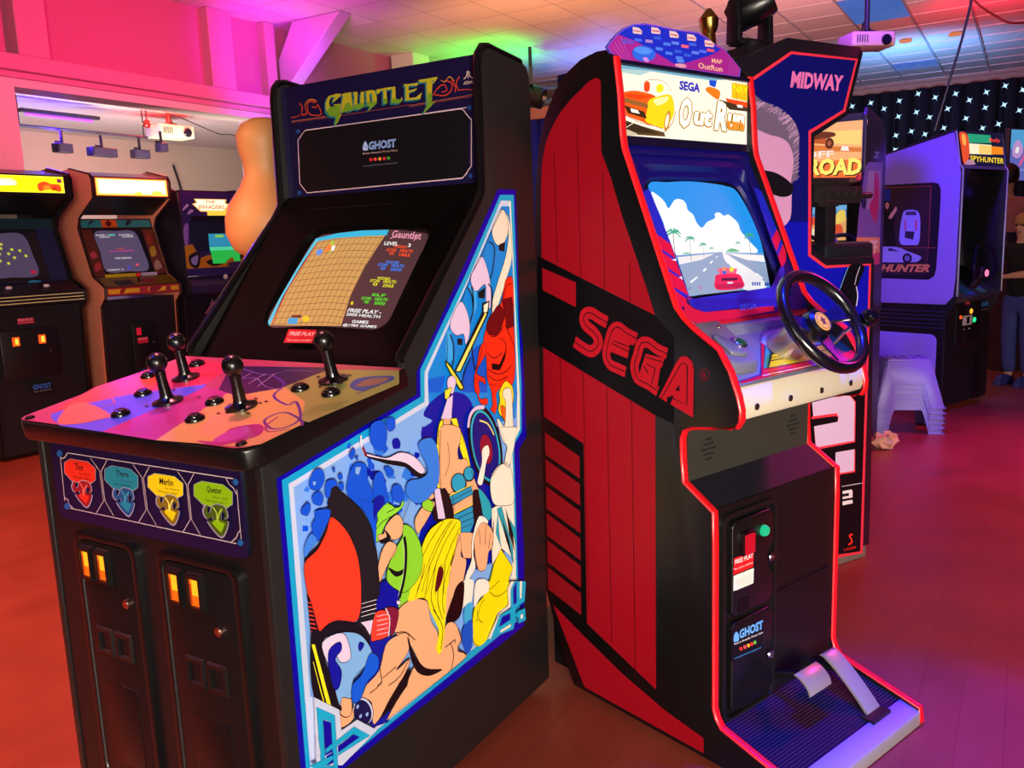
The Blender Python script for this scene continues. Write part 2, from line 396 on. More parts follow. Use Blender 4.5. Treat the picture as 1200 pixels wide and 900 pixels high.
["s","#14080a",21,[7768,11382,8008,11182,8338,11215,8620,11398]],
["s","#14080a",21,[7753,10794,8094,10608,8499,10697]],
["s","#14080a",22,[7752,10375,8192,10167,8664,10168,8952,10308]],
["s","#14080a",21,[7738,10201,8178,9990,8721,10013]],
["s","#14080a",22,[8692,11462,9002,10996,9161,10757]],
["s","#14080a",21,[8396,11102,8655,10964,8701,10670]],
["s","#14080a",20,[7545,10959,7327,10575,7214,10316]],
["s","#14080a",21,[8639,12106,8834,12446,9112,12500]],
["P","#14080a",[8342,10395,8670,10710,8623,10536,8332,10254,7974,10324,7954,10486]],
["O",16],
["P","#14140a",[7636,12098,7966,12123,7891,11819,7848,11761,6510,10463,6245,10523,7604,11858]],
["P","#f2e470",[7741,11850,7820,11808,6483,10494,6302,10528]],
["O",16],
["P","#f6f0d0",[7681,12043,7919,12099,7849,11850,7666,11846]],
["O",16],
["C","#14140a",[5886,10762,6051,10755,6614,10105,6513,10020,6363,10096]],
["C","#e8d838",[5927,10734,6026,10726,6556,10114,6493,10057,6404,10106]],
["O",16],
["C","#dcc0e4",[5966,10413,6160,10439,6295,10304,6232,10144,6122,9992,5961,10076,5907,10282]],
["O",16],
["P","#e8d838",[5799,10131,6089,10167,6084,10112,5975,9961,5873,9888,5782,9938]],
["O",16],
["P","#d8c0e8",[5885,9920,6129,9962,6009,9357,5577,9472]],
["O",16],
["S","#101010",14,[5885,9920,5577,9472]],
["S","#101010",14,[6129,9962,6009,9357]],
["C","#f4d820",[8567,9913,8796,9813,8962,9628,8900,9193,8379,8977,8166,9205,8269,9434,8260,9684]],
["O",16],
["C","#e06010",[8567,9129,8288,9307,8327,9050,8486,8829]],
["O",16],
["C","#e8e0d0",[8493,9707,8787,9689,8889,9450,8898,8746,8882,8106,8383,8250,8086,8910,8175,8954,8447,8711,8552,9321,8421,9532]],
["O",16],
["P","#08080c",[8243,8274,8283,8015,8282,7773,8239,7563,8155,7394,8037,7277,7891,7217,7725,7217,7548,7276,7370,7389,7200,7549,7045,7747,6914,7974,6811,8218,6742,8466,6709,8708,6712,8932,6753,9129,6828,9290,6935,9407,7069,9474,7225,9487,7394,9446,7570,9350,7743,9203,7906,9012,8048,8786,8163,8535]],
["O",16],
["P","#1ca8c4",[8147,8286,8183,8053,8184,7835,8147,7645,8075,7492,7973,7386,7846,7331,7700,7329,7545,7381,7388,7481,7237,7625,7100,7804,6983,8009,6891,8229,6828,8455,6797,8675,6799,8879,6833,9058,6899,9204,6993,9310,7111,9371,7248,9383,7397,9345,7552,9258,7705,9125,7848,8952,7974,8748,8075,8522]],
["O",16],
["P","#08187c",[8051,8298,8085,8087,8087,7890,8058,7717,7998,7578,7912,7481,7803,7430,7679,7427,7545,7472,7409,7561,7277,7691,7157,7853,7053,8038,6971,8239,6915,8444,6885,8644,6885,8830,6913,8994,6968,9128,7049,9224,7150,9280,7268,9291,7397,9257,7532,9178,7664,9057,7789,8901,7899,8716,7988,8512]],
["O",16],
["P","#8a1830",[7787,8238,7795,8109,7773,7998,7724,7915,7653,7868,7567,7862,7474,7898,7385,7970,7308,8073,7249,8195,7215,8324,7209,8449,7230,8558,7278,8640,7347,8687,7431,8696,7522,8663,7612,8594,7691,8492,7751,8370]],
["O",16],
["s","#d8c0e8",100,[6711,9018,6822,9309,7100,9444,7494,9402]],
["s","#f0e060",38,[7241,9099,7631,8923,7900,8572]],
["C","#efe6dc",[7298,8311,7576,8375,7649,8126,7466,7913,7243,7405,7010,7518,7252,7966]],
["O",16],
["C","#f0e020",[5446,9302,5590,8990,5494,8350,5392,7806,5155,8012,5112,8375,5248,8458]],
["O",16],
["C","#f0e020",[6285,9128,6503,8741,6719,8047,6613,8013,6409,8321,6286,8643]],
["O",16],
["P","#f0e020",[5527,9426,5646,9458,5593,8848,5387,8894,5444,9275]],
["O",16],
["P","#f0e020",[5974,9393,6215,9373,6481,8677,6306,8687,6184,9005]],
["O",16],
["P","#f0ac80",[5669,9453,5974,9393,5826,8795,5547,8858]],
["O",16],
["P","#f0ac80",[5964,9281,6150,9185,6306,8687,5779,8806,5883,9183]],
["O",16],
["C","#f0ac80",[5537,9283,6285,9128,6343,8825,6194,8542,6257,8308,6547,8248,6733,7893,7039,7332,6901,7268,6607,7425,5860,7508,5373,7859,5416,8606]],
["O",16],
["P","#f0ac80",[5785,7578,6786,7477,6776,6820,6098,6424,5813,6959]],
["O",16],
["P","#f0ac80",[6090,6526,6727,6221,6561,5598,6209,5731,6041,6242]],
["O",16],
["P","#101014",[6520,7614,6495,7534,6438,7472,6354,7433,6252,7422,6142,7439,6036,7482,5943,7547,5872,7627,5830,7715,5820,7801,5844,7879,5899,7940,5980,7979,6079,7992,6188,7978,6295,7937,6391,7873,6465,7792,6509,7703]],
["P","#1a9cc8",[6470,7637,6449,7566,6400,7510,6327,7475,6240,7464,6145,7478,6054,7515,5974,7572,5913,7643,5877,7721,5869,7798,5889,7867,5937,7923,6007,7958,6092,7971,6186,7959,6278,7923,6360,7867,6424,7795,6462,7716]],
["O",16],
["P","#101014",[6897,7761,6878,7701,6836,7655,6773,7626,6697,7616,6616,7628,6536,7659,6466,7707,6413,7766,6381,7831,6373,7896,6391,7954,6432,8000,6493,8029,6567,8040,6649,8029,6729,7999,6800,7952,6855,7893,6889,7827]],
["P","#1a9cc8",[6854,7782,6839,7730,6803,7688,6751,7662,6687,7653,6618,7663,6551,7689,6493,7730,6448,7781,6422,7838,6416,7895,6431,7946,6465,7987,6516,8013,6579,8023,6648,8015,6715,7989,6774,7948,6820,7897,6848,7839]],
["O",16],
["P","#1a90be",[5657,7493,6700,7500,6787,7274,5713,7209]],
["O",16],
["P","#1a90be",[5854,6971,6788,6969,6865,6614,6558,6301,6100,6448,5981,6809]],
["O",16],
["S","#0a3050",20,[5656,7483,6699,7490]],
["S","#0a3050",20,[5686,7363,6742,7378]],
["S","#0a3050",20,[5715,7233,6786,7264]],
["S","#0a3050",20,[5854,6962,6787,6959]],
["S","#0a3050",20,[5924,6827,6819,6807]],
["S","#0a3050",20,[5995,6681,6761,6646]],
["S","#0a3050",20,[6065,6534,6661,6498]],
["S","#f0e020",25,[5658,7502,6702,7520]],
["S","#f0e020",25,[5857,6995,6791,7009]],
["s","#141010",19,[5529,9191,5426,8462,5411,7849]],
["s","#141010",19,[5775,8854,5813,8368,5601,8037]],
["s","#141010",19,[5858,7484,5921,7074]],
["s","#141010",19,[6257,8503,6174,8304]],
["s","#141010",20,[6733,7893,7037,7307]],
["s","#141010",20,[6599,6058,6545,5614,6208,5721]],
["C","#101014",[6773,7329,7077,7245,7266,6778,6976,6554,6813,6193,6729,6783]],
["C","#18a0b8",[7041,7357,7545,6801,7559,6376,7238,6422,7097,6931]],
["O",16],
["C","#101014",[5114,7551,5561,7760,5869,7139,5800,6816,5257,6984,5040,7146]],
["P","#d8c4e8",[5108,7868,5358,7800,5527,6985,5214,7069]],
["O",16],
["S","#101010",30,[5108,7868,5214,7069]],
["P","#ece4d4",[8168,8737,9047,8555,8888,8050,8620,7575,8332,7700,8509,8084]],
["O",16],
["P","#ece4d4",[8105,6639,8768,6831,8713,4799,8009,5374,7504,5064,7607,6626]],
["O",16],
["P","#18a0b8",[7857,6552,8097,6534,8596,5175,8614,4722]],
["O",16],
["P","#101014",[8290,6478,8628,5608,8689,5032,8429,5672]],
["P","#18a0b8",[7900,6486,7758,5889,8009,5374,7927,5834]],
["O",16],
["P","#101014",[7697,6334,7586,5517,7554,5954]],
["P","#18a0b8",[8461,6101,8745,5236,8776,5672]],
["O",16],
["P","#101014",[8078,6272,8414,5458,8530,4975,8267,5506]],
["C","#ece4d4",[7697,7544,8188,7725,8617,7522,8768,6831,8691,6470,8243,6519,7727,6722,7573,7160]],
["O",16],
["s","#101014",21,[7693,7493,8187,7709,8565,7508]],
["P","#eedc08",[7962,5390,8556,4631,8223,4252,8097,3911,7160,4281,7383,4732,7600,5083]],
["O",16],
["C","#eedc08",[7306,4707,8270,4345,8244,3987,8160,3668,7652,3626,7126,3143,6680,3114,6455,3328,6428,3657,6553,4205,7060,4417]],
["s","#14140a",22,[7808,4519,7456,4457,7232,4478]],
["s","#14140a",23,[7310,4400,7605,4154,7951,4085,8192,4108]],
["s","#14140a",22,[7050,4292,6819,4161,6742,3874,6919,3687]],
["s","#14140a",22,[6707,4111,6656,3814]],
["s","#14140a",18,[7306,4707,7060,4417,6553,4205,6428,3657,6480,3316,6681,3124]],
["C","#ece6dc",[6980,6605,7414,6316,6944,6151,6647,5785,6713,5295,6415,5093,6205,4658,6043,4773,6255,5256,6541,5564,6599,6058]],
["O",16],
["C","#ece6dc",[6159,5138,6590,4976,6440,4440,6259,4481,5973,4442,5936,4610,6084,4859]],
["C","#38a8dc",[6151,4431,6440,4440,6417,3978,6159,3899,6076,4152]],
["C","#0a50c8",[6004,3902,6428,3973,6398,3289,6149,3148,5969,3481]],
["C","#ece6dc",[6719,4928,7252,4728,7257,4436,6839,4407,6610,4245,6560,4423]],
["C","#f0ac80",[6715,6071,6960,6353,7277,6332,7619,5934,7494,5549,7349,5492,7179,5101,6821,5193,6686,5720]],
["O",16],
["S","#141010",20,[6952,6252,6981,5827]],
["S","#141010",21,[7275,6307,7203,5753]],
["S","#141010",21,[7481,5978,7357,5595]],
["S","#141010",20,[6685,6029,6721,5604,6821,5193]],
["C","#f0e010",[5414,6984,5808,6902,6139,6711,6041,6242,5830,6014,5610,5742,5540,5220,5634,4883,3868,5580,4281,6172,4543,6644,4867,6916]],
["O",16],
["C","#f0ac80",[6016,6450,6114,6118,6089,5824,6305,5647,6188,5280,5971,4928,5658,5165,5505,5283,5622,5688,5830,6014]],
["O",16],
["P","#f0ac80",[5525,5326,6048,5332,5984,5076,5775,5080,5455,4703,5226,4397,5332,5151]],
["C","#14080c",[5819,5114,6155,5088,5964,4342,5540,4264,5308,4412,5586,4801]],
["O",16],
["P","#0818a0",[2472,5252,2678,5094,3252,4910,3463,4258,2930,2977,2388,3132,1945,3996,2306,4528]],
["O",16],
["C","#f0ac80",[3578,5464,4002,5503,4566,5256,4702,4667,4938,4271,5005,3693,5257,4284,5659,4214,5905,3645,5770,3550,5757,3400,6121,3130,5394,3054,3072,3042,2907,3083,3604,3528,3990,3821,4328,3465,3774,4587,3356,4934,3420,5252]],
["O",16],
["C","#f0ac80",[3248,4866,3789,4746,3783,4300,3305,4051,3800,4102,3710,3906,3115,3490,2455,3164,2414,3711,2116,3998,2220,4169,2731,4325,2970,4761]],
["O",16],
["C","#140c10",[3783,4678,4016,4097,4414,3581,5045,3246,4543,3322,4116,3591,3895,3962,3821,4330]],
["P","#140c10",[3852,3886,3672,3495,3415,3385,3089,3222,2620,3190,2978,3467,3411,3718]],
["s","#140c10",27,[3388,5266,3578,5464,4073,5489,4566,5256]],
["s","#140c10",27,[3323,4948,3724,4798,4050,4465]],
["s","#140c10",26,[2970,4761,2771,4397,2799,4018,2635,4008]],
["s","#140c10",27,[2839,4091,3314,4141]],
["s","#140c10",26,[2375,3957,2631,3964,2768,4034]],
["s","#140c10",30,[5210,3751,5621,3770,5613,3672]],
["s","#140c10",30,[5454,3743,5547,3393,5394,3054]],
["s","#140c10",27,[3800,4102,3424,3853,3012,3821]],
["s","#140c10",26,[2272,4188,2133,4034]],
["s","#140c10",30,[5808,3997,5905,3645,5750,3507,6121,3130]],
["C","#f0e010",[4395,6225,5567,5807,5455,5451,5359,4991,5269,4429,5094,3803,4927,3703,4844,3916,4980,4303,4687,4917,4570,5303,4284,5416,3863,5535,4194,6016]],
["s","#14100a",23,[4574,6161,4393,5801,4143,5471]],
["s","#14100a",23,[4792,6083,4644,5706,4498,5331]],
["s","#14100a",24,[5014,6004,4865,5623,4749,5184,5005,4589]],
["s","#14100a",24,[5241,5923,5085,5492,5006,5033,5158,4525]],
["s","#14100a",24,[5395,5868,5276,5420,5192,4909,5248,4638]],
["s","#14100a",24,[4802,4919,5141,4333,5014,3789]],
["C","#5a1018",[5119,5870,5301,5706,5115,5383,4918,5360]],
["O",16],
["s","#14100a",18,[5725,6888,5140,6540,4557,5977,4230,5626]],
["s","#14100a",19,[5960,6766,5360,6370,4840,5777,4579,5395]],
["s","#14100a",19,[6069,6583,5537,6114,5132,5572,4910,5266]],
["s","#14100a",19,[5411,6960,4842,6639,4439,6303]],
["s","#14100a",19,[6049,6340,5638,5881,5315,5405,5251,5133]],
["s","#14100a",19,[5804,6864,5253,6503,4665,5938,4403,5512]],
["P","#c4cdf0",[2433,3571,2443,3464,2423,3378,2372,3321,2298,3299,2207,3314,2110,3363,2014,3442,1931,3542,1868,3654,1829,3767,1820,3870,1840,3953,1888,4010,1959,4033,2047,4022,2144,3976,2240,3900,2325,3800,2392,3687]],
["O",16],
["P","#101450",[2365,3570,2374,3475,2358,3398,2316,3347,2254,3326,2178,3337,2095,3380,2014,3449,1943,3537,1888,3636,1855,3736,1846,3828,1862,3903,1902,3954,1962,3976,2036,3967,2118,3927,2199,3860,2272,3772,2329,3672]],
["O",16],
["P","#90b0f0",[2003,3821,1967,3802,1928,3814,1908,3850,1919,3889,1955,3908,1994,3896,2015,3860]],
["O",16],
["P","#90b0f0",[2070,3562,2033,3544,1993,3556,1973,3593,1984,3632,2020,3651,2060,3639,2081,3602]],
["O",16],
["P","#90b0f0",[2281,3495,2244,3476,2203,3489,2183,3527,2194,3566,2231,3585,2272,3572,2293,3535]],
["O",16],
["C","#f0ac80",[1502,4310,1735,4288,1793,3986,1801,3651,1378,3673,1430,4001]],
["O",16],
["s","#140c10",21,[1425,3960,1568,3819,1743,3792,1793,3986]],
["P","#88d030",[3283,6620,4359,6237,4034,5842,3863,5535,3511,5491,3620,5907,3186,6298]],
["P","#0410a0",[2840,6304,3160,6303,3604,5890,3586,5691,2809,5997]],
["O",16],
["P","#0410a0",[2856,6245,3246,6231,3611,5819,3474,5460,3060,5674,2736,5672]],
["O",16],
["C","#88d030",[3868,7356,4225,7120,4496,6528,4379,5976,3842,5757,3486,5936,3160,6303,3280,6622,3580,6921,3811,7089]],
["O",16],
["C","#8cd838",[2850,7557,3010,7741,2970,7909,3214,8051,3442,7985,3607,7838,3801,7821,3896,7987,3925,7825,3729,7713,3410,7658,3156,7460,3019,7248,2798,7321,2771,7447]],
["O",16],
["C","#f0ac80",[3281,7539,3651,7664,3857,7440,3785,7138,3536,7098,3253,7251,3019,7248,2976,7400,3177,7374]],
["O",16],
["C","#101014",[3212,7442,3398,7223,3300,7135,3070,7172,3021,7267,3253,7251]],
["C","#f0ac80",[3300,7135,3529,7019,3573,6843,3252,6632,2927,6311,2832,6346,2905,6676,3083,7010]],
["O",16],
["C","#0c1010",[3244,6554,3526,6351,3800,6313,3698,6226,3457,6274]],
["O",16],
["s","#101014",96,[3872,7069,3895,6651,3781,6113,3556,5703]],
["s","#e8e8e8",12,[3804,7009,3827,6592,3721,6135,3518,5759]],
["P","#e8d8e8",[3463,5694,3592,5619,3584,5530,3453,5597]],
["O",16],
["s","#101a08",16,[3385,8002,3607,7830,3307,7808]],
["s","#101a08",16,[3811,7089,3580,6921,3284,6660,3160,6303]],
["s","#101a08",15,[2873,7511,3175,7651,3653,7684]],
["C","#f0ac80",[4287,7335,4604,7564,4922,7621,5072,7457,4490,7035,4331,7015]],
["O",16],
["C","#90d030",[4677,7750,5012,7547,4926,7349,4603,7552]],
["O",16],
["C","#f0ac80",[4746,8292,5124,8044,4948,7912,5091,7681,4878,7663,4655,8021]],
["O",16],
["P","#101014",[2787,9253,3402,8987,3907,8960,4411,8667,4835,8239,4664,8213,4383,8368,4053,8659,3394,8901,2780,9191]],
["C","#dcc8e6",[2789,9279,3407,9035,3915,9042,4424,8808,4774,8402,4567,8379,4062,8753,3402,8987,2783,9222]],
["O",16],
["s","#ece4f0",47,[2647,9707,2634,9500,2728,9293]],
["S","#801830",63,[2667,9450,2769,9231]],
["S","#203060",17,[5125,8700,4356,8074,3853,7469]],
["C","#1c1a20",[1658,8862,2057,8552,2442,8180,2748,7667,2887,7076,2901,6638,2820,5993,1833,6382,1514,8200]],
["O",16],
["P","#1c1a20",[2336,6958,2906,6755,2769,6013,2662,5569,2584,5425,2503,5238,2463,5158,2111,5627]],
["O",16],
["P","#101014",[761,7646,1125,7749,1396,8020,1545,8263,1614,8206,1444,8005,1126,7669,746,7506]],
["C","#fa3a20",[1577,8239,1892,7955,2116,7603,2282,7130,2324,6615,2296,6200,2241,5930,2116,5768,1830,5849,1561,6010,1262,6051,1011,6001,871,6490,759,6985,761,7536,1129,7694,1416,7977]],
["O",16],
["P","#f0e8f0",[2291,6093,2780,5995,2765,5966,2277,6069]],
["O",16],
["P","#f0e8f0",[2282,5998,2771,5897,2755,5868,2267,5973]],
["O",16],
["P","#f0e8f0",[2272,5906,2761,5804,2746,5774,2258,5882]],
["O",16],
["P","#f0e8f0",[2263,5814,2752,5710,2736,5681,2249,5790]],
["O",16],
["P","#e0cce8",[2208,5694,2662,5569,2493,5265,2345,5527]],
["O",16],
["P","#101014",[748,6930,826,6780,1006,5984,766,6031]],
["S","#fa3a20",23,[767,6723,835,6672]],
["S","#fa3a20",23,[768,6635,851,6577]],
["S","#fa3a20",23,[769,6546,867,6482]],
["S","#fa3a20",23,[770,6457,884,6386]],
["S","#fa3a20",23,[771,6368,900,6290]],
["S","#fa3a20",23,[772,6279,916,6194]],
["S","#fa3a20",24,[773,6190,933,6097]],
["S","#fa3a20",24,[774,6101,949,6000]],
["C","#101014",[997,5996,1232,6052,1618,5981,2061,5726,2411,5257,2411,5079,1927,5585,1484,5786,1093,5773,1121,5262,1456,4140,1313,4149,709,4714,753,6005]],
["C","#7cb0ea",[1089,5734,1369,5768,1703,5691,2153,5444,2451,5039,2464,4722,1881,4556,1782,4168,1502,4310,1402,4180,1228,4959]],
["O",16],
["C","#e0ccea",[1051,5742,1646,5698,1836,5272,1810,5025,1526,5093,1336,5456,1187,5210]],
["O",16],
["C","#0814a0",[1230,5504,1544,5540,1581,5345,1380,5225,1534,4897,1445,4597,1276,4617,1181,5150]],
["O",16],
["C","#0814a0",[2135,5269,2277,5161,2145,5067,2093,5156]],
["O",16],
["C","#0a58e0",[2434,4869,2700,4658,2639,4369,2281,4273,2036,3994,1800,4049,1807,4418,2152,4535]],
["O",16],
["P","#f0e420",[751,5843,852,5798,1170,4301,1035,4400]],
["O",16],
["P","#f0e420",[748,5469,783,5453,991,4452,936,4506]],
["O",16],
["C","#f04030",[2707,5706,3112,5539,3095,5024,2645,5078,2497,5187]],
["O",16],
["S","#d8c0d8",17,[2742,5603,3109,5509]],
["S","#d8c0d8",17,[2731,5500,3099,5405]],
["S","#d8c0d8",18,[2721,5398,3089,5300]],
["S","#d8c0d8",18,[2711,5295,3079,5195]],
["S","#d8c0d8",18,[2701,5192,3069,5091]],
["C","#801838",[3060,5683,3474,5460,3334,5059,3157,4975,3161,5361]],
["O",16],
["s","#e8d8ec",31,[3046,5670,3161,5361,3072,4989]],
["C","#0a50dc",[1172,9291,1341,9318,1451,9220,1456,9041,1295,8889,1067,8969,1035,9100]],
["O",8],
["C","#0a50dc",[1098,8821,1291,8855,1396,8702,1309,8566,1104,8661]],
["O",8],
["C","#0a50dc",[777,8635,948,8724,1027,8596,920,8470,768,8551]],
["O",8],
["C","#0a50dc",[1500,8994,1745,8983,1806,8840,1640,8831,1562,8655,1447,8723]],
["O",8],
["C","#0a50dc",[2239,9056,2436,9173,2720,9047,2744,8739,2873,8361,2785,8041,2830,7641,2540,8075,2086,8581,2144,8896]],
["O",8],
["C","#0a50dc",[2934,8689,3114,8796,3271,8639,3333,8076,2886,8204]],
["O",8],
["C","#0a50dc",[3535,8334,3776,8329,3935,8065,3796,7903,3521,8061]],
["O",8],
["C","#0a50dc",[3290,8828,3464,8823,3627,8665,3442,8595]],
["O",8],
["C","#0a50dc",[1852,9045,1955,9055,1969,8942,1868,8950]],
["O",8],
["C","#0a50dc",[2221,9390,2364,9503,2404,9384,2287,9264]],
["O",8],
["C","#0a50dc",[2393,9276,2478,9322,2467,9221]],
["O",8],
["C","#0a50dc",[1858,8862,1984,8847,1969,8705,1847,8756]],
["O",8],
["C","#0a50dc",[1695,9211,1771,9228,1750,9125]],
["O",8],
["C","#0a50dc",[1134,8494,1537,8417,1490,8207,1271,7988,1148,7867,1036,8028,1004,8251,1119,8357]],
["O",8],
["C","#0a50dc",[2457,8326,2882,8166,3344,8190,3329,8037,2970,7909,2840,7171,2748,7667]],
["O",8],
["C","#0814a0",[2888,8222,3147,8253,3225,8048,2970,7909,2845,7792]],
["O",8],
["C","#3a80e8",[763,7871,972,8084,1117,7895,938,7776,763,7659]],
["O",8],
["C","#3078e4",[4539,9069,5011,9138,5268,8785,5248,8011,4788,7719,4324,7733,3996,8058,4109,8313,4604,8270,4851,8412]],
["O",8],
["C","#0a50dc",[2966,9878,3326,9885,3461,9586,3349,9284,3105,9275,2894,9548]],
["O",8],
["C","#0a50dc",[3449,9888,3738,9868,3733,9638,3505,9620]],
["O",8],
["P","#7caaec",[1129,9110,1221,9086,1189,9006,1121,9032]],
["O",8],
["P","#7caaec",[2375,9095,2557,9050,2460,8888,2350,8953]],
["O",8],
["P","#c4cdea",[690,4735,1371,4105,1381,3631,1877,3611,2479,3030,1328,2852,599,3281]],
["O",6],
["P","#12a4d4",[730,4508,1229,4056,1201,2808,1072,2885,1101,3969,887,4148,850,3017,725,3091]],
["O",6],
["P","#0606a0",[892,4133,1094,3961,1083,3309,868,3342]],
["O",6],
["P","#12a4d4",[883,3487,1768,3505,2239,3039,1219,3139,1228,3225,1906,3182,1734,3350,889,3381]],
["O",6],
["P","#0606a0",[1241,3349,1733,3343,1899,3186,1233,3209]],
["O",6],
["P","#0606a0",[892,3315,1092,3303,1074,3066,876,3105]],
["O",6],
["P","#12a4d4",[418,3388,1075,3235,1083,3152,710,3101,618,3155]],
["O",6],
["P","#c4cdea",[641,3916,711,3877,741,3453,606,3501]],
["O",6],
["P","#e4e4d6",[8127,4200,8330,4323,8568,4234,8215,3596,7680,3614,7180,3103,7046,3195,7625,3653,8130,3680]],
["O",6],
["P","#12a4d4",[8282,4090,8478,4267,9122,4026,9004,3449,8544,3479,8359,2891,7182,3135,7677,3582,8242,3551]],
["O",6],
["P","#0606a0",[8421,4070,8599,4222,8571,3588,8399,3606]],
["O",6],
["P","#0606a0",[8203,3432,8201,3247,7596,3278,7788,3496]],
["O",6],
["P","#e4e4d6",[8781,4154,8916,4103,8837,3619,8745,3649]],
["O",6],
["P","#e4e4d6",[8222,3119,8203,3026,7668,3081,7645,3158]],
["O",6],
["P","#12a4d4",[8406,3280,8626,3319,9016,3254,9029,2883,8630,2940,8612,3126]],
["O",6],
["P","#e4e4d6",[8754,3164,8879,3136,8883,3007,8751,3034]],
["O",6]],
'g_marq': [
["P","#08060c",[867,16969,1082,17052,6582,17065,6820,16891,6740,15441,6507,15295,962,15273,687,15464]],
["S","#b89aa4",22,[1081,17043,6760,17067]],
["S","#b89aa4",23,[757,16809,857,16873,935,16962,1082,17052,6608,17052,6685,16990,6734,16921,6884,16757]],
["S","#b89aa4",28,[6898,16777,6833,15586,6735,15507,6677,15424,6536,15310,962,15273,837,15404,697,15562,757,16809]],
["P","#143a70",[878,17040,848,16999,783,16986,722,17011,701,17057,732,17099,796,17111,857,17087]],
["P","#143a70",[6929,17048,6907,17012,6858,17001,6810,17022,6793,17063,6815,17100,6864,17110,6911,17089]],
["P","#143a70",[741,15287,710,15243,644,15228,582,15251,560,15298,592,15341,658,15356,719,15334]],
["P","#143a70",[6863,15346,6841,15308,6791,15295,6742,15315,6724,15356,6747,15394,6797,15407,6845,15387]],
["S","#7a3020",16,[559,17314,1935,17316,4933,17336]],
["S","#7a3020",14,[4930,17283,7194,17325]],
["S","#b06040",11,[4932,17318,7196,17361]],
["S","#b06040",13,[563,17353,1895,17352]],
["P","#185c68",[2301,17883,2492,17861,2454,17796,2183,17664,2155,17714,2280,17802,2100,17814,2022,17682,2042,17563,2202,17531,2221,17590,2145,17612,2435,17599,2464,17563,2393,17292,2475,17344,2290,17092,2167,17034,2254,17259,2017,17308,1882,17463,1892,17697,2005,17848]],
["P","#185c68",[2502,17837,2588,17859,2873,17862,2896,17423,2923,17374,2637,17359,2804,17447,2786,17597,2644,17576,2575,17389,2443,17347,2502,17629,2561,17784]],
["P","#185c68",[2922,17847,3060,17849,3108,17825,3058,17475,3164,17472,3220,17821,3332,17831,3313,17469,3335,17435,3111,17368,2926,17406,2977,17759]],
["P","#185c68",[3381,17825,3554,17836,3722,17807,3779,17621,3766,17464,3478,17315,3434,17297,3517,17401,3617,17504,3606,17731,3534,17748,3520,17446,3396,17428,3411,17754]],
["P","#185c68",[3772,17824,4275,17830,4319,17789,4240,17755,4123,17782,4136,17423,3992,17417,4020,17772,3913,17776,3858,17701,3786,17710]],
["P","#185c68",[4275,17821,4440,17819,4434,17434,4600,17460,4635,17544,4669,17452,4564,17375,4272,17408,4329,17757]],
["P","#185c68",[4716,17843,5231,17823,5198,17762,4885,17779,4894,17668,5165,17688,5133,17640,4889,17603,4891,17471,5121,17466,5327,17573,5259,17407,4760,17420,4786,17769]],
["P","#185c68",[5208,17891,5851,17897,5848,17854,5702,17735,5675,17747,5736,17826,5680,17824,5626,17257,5730,17310,5698,17249,5346,17026,5319,17042,5471,17209,5484,17814,5287,17817]],
["P","#9a8c1a",[2363,17922,2553,17900,2515,17835,2245,17704,2217,17754,2342,17841,2162,17853,2084,17722,2105,17603,2265,17571,2283,17630,2208,17652,2496,17638,2525,17603,2455,17332,2537,17384,2352,17132,2230,17074,2316,17300,2080,17348,1945,17503,1955,17737,2068,17887]],
["P","#9a8c1a",[2564,17876,2648,17898,2933,17901,2956,17463,2984,17414,2698,17399,2864,17487,2846,17636,2705,17615,2637,17428,2505,17387,2563,17668,2622,17823]],
["P","#9a8c1a",[2982,17886,3120,17888,3167,17864,3118,17514,3223,17511,3279,17860,3391,17869,3372,17508,3394,17474,3171,17407,2986,17446,3037,17797]],
["P","#9a8c1a",[3439,17863,3612,17874,3779,17845,3837,17659,3824,17503,3537,17354,3493,17336,3575,17440,3675,17542,3664,17769,3592,17787,3579,17485,3455,17467,3470,17792]],
["P","#9a8c1a",[3829,17862,4331,17868,4376,17827,4296,17792,4179,17820,4193,17461,4049,17455,4077,17810,3970,17814,3916,17739,3844,17748]],
["P","#9a8c1a",[4331,17859,4495,17857,4489,17472,4655,17498,4691,17582,4725,17490,4620,17413,4328,17446,4385,17795]],
["P","#9a8c1a",[4771,17880,5285,17860,5252,17799,4939,17816,4949,17705,5219,17725,5187,17677,4944,17640,4946,17508,5175,17504,5380,17610,5312,17444,4815,17457,4841,17806]],
["P","#9a8c1a",[5261,17928,5903,17933,5900,17891,5755,17772,5728,17784,5788,17862,5733,17860,5679,17294,5782,17347,5751,17286,5400,17064,5372,17080,5525,17246,5537,17850,5341,17853]],
["P","#5c7c1a",[2105,17603,2265,17571,2283,17630,2495,17620,2455,17332,2352,17132,2230,17074,2316,17300,2080,17348,1957,17493]],
["P","#5c7c1a",[2647,17543,2705,17615,2857,17612,2956,17463,2984,17414,2698,17399,2518,17386]],
["P","#5c7c1a",[3027,17547,3378,17576,3394,17474,3171,17407,2986,17446]],
["P","#5c7c1a",[5561,17546,5696,17551,5679,17294,5782,17347,5751,17286,5400,17064,5372,17080,5525,17246]],
["P","#5c7c1a",[3463,17566,3586,17575,3675,17542,3829,17570,3824,17503,3537,17354,3493,17336,3575,17440,3455,17467]],
["P","#5c7c1a",[4071,17587,4202,17581,4193,17461,4049,17455]],
["P","#5c7c1a",[4378,17552,4495,17547,4655,17498,4725,17490,4620,17413,4328,17446]],
["s","#a83018",33,[926,17829,1048,17696,994,17510,1199,17512,1157,17755,1338,17877,1600,17824,1563,17781,1367,17827,1257,17744,1268,17529,1427,17440,1759,17429,1654,17700,1581,17637,1418,17679]],
["s","#b07820",19,[1157,17755,1338,17877,1600,17824]],
["s","#a83018",30,[5737,17503,5970,17690,6134,17691,6180,17558,6015,17535]],
["s","#a83018",30,[5737,17503,6118,17437,6315,17542,6351,17707,6142,17818]],
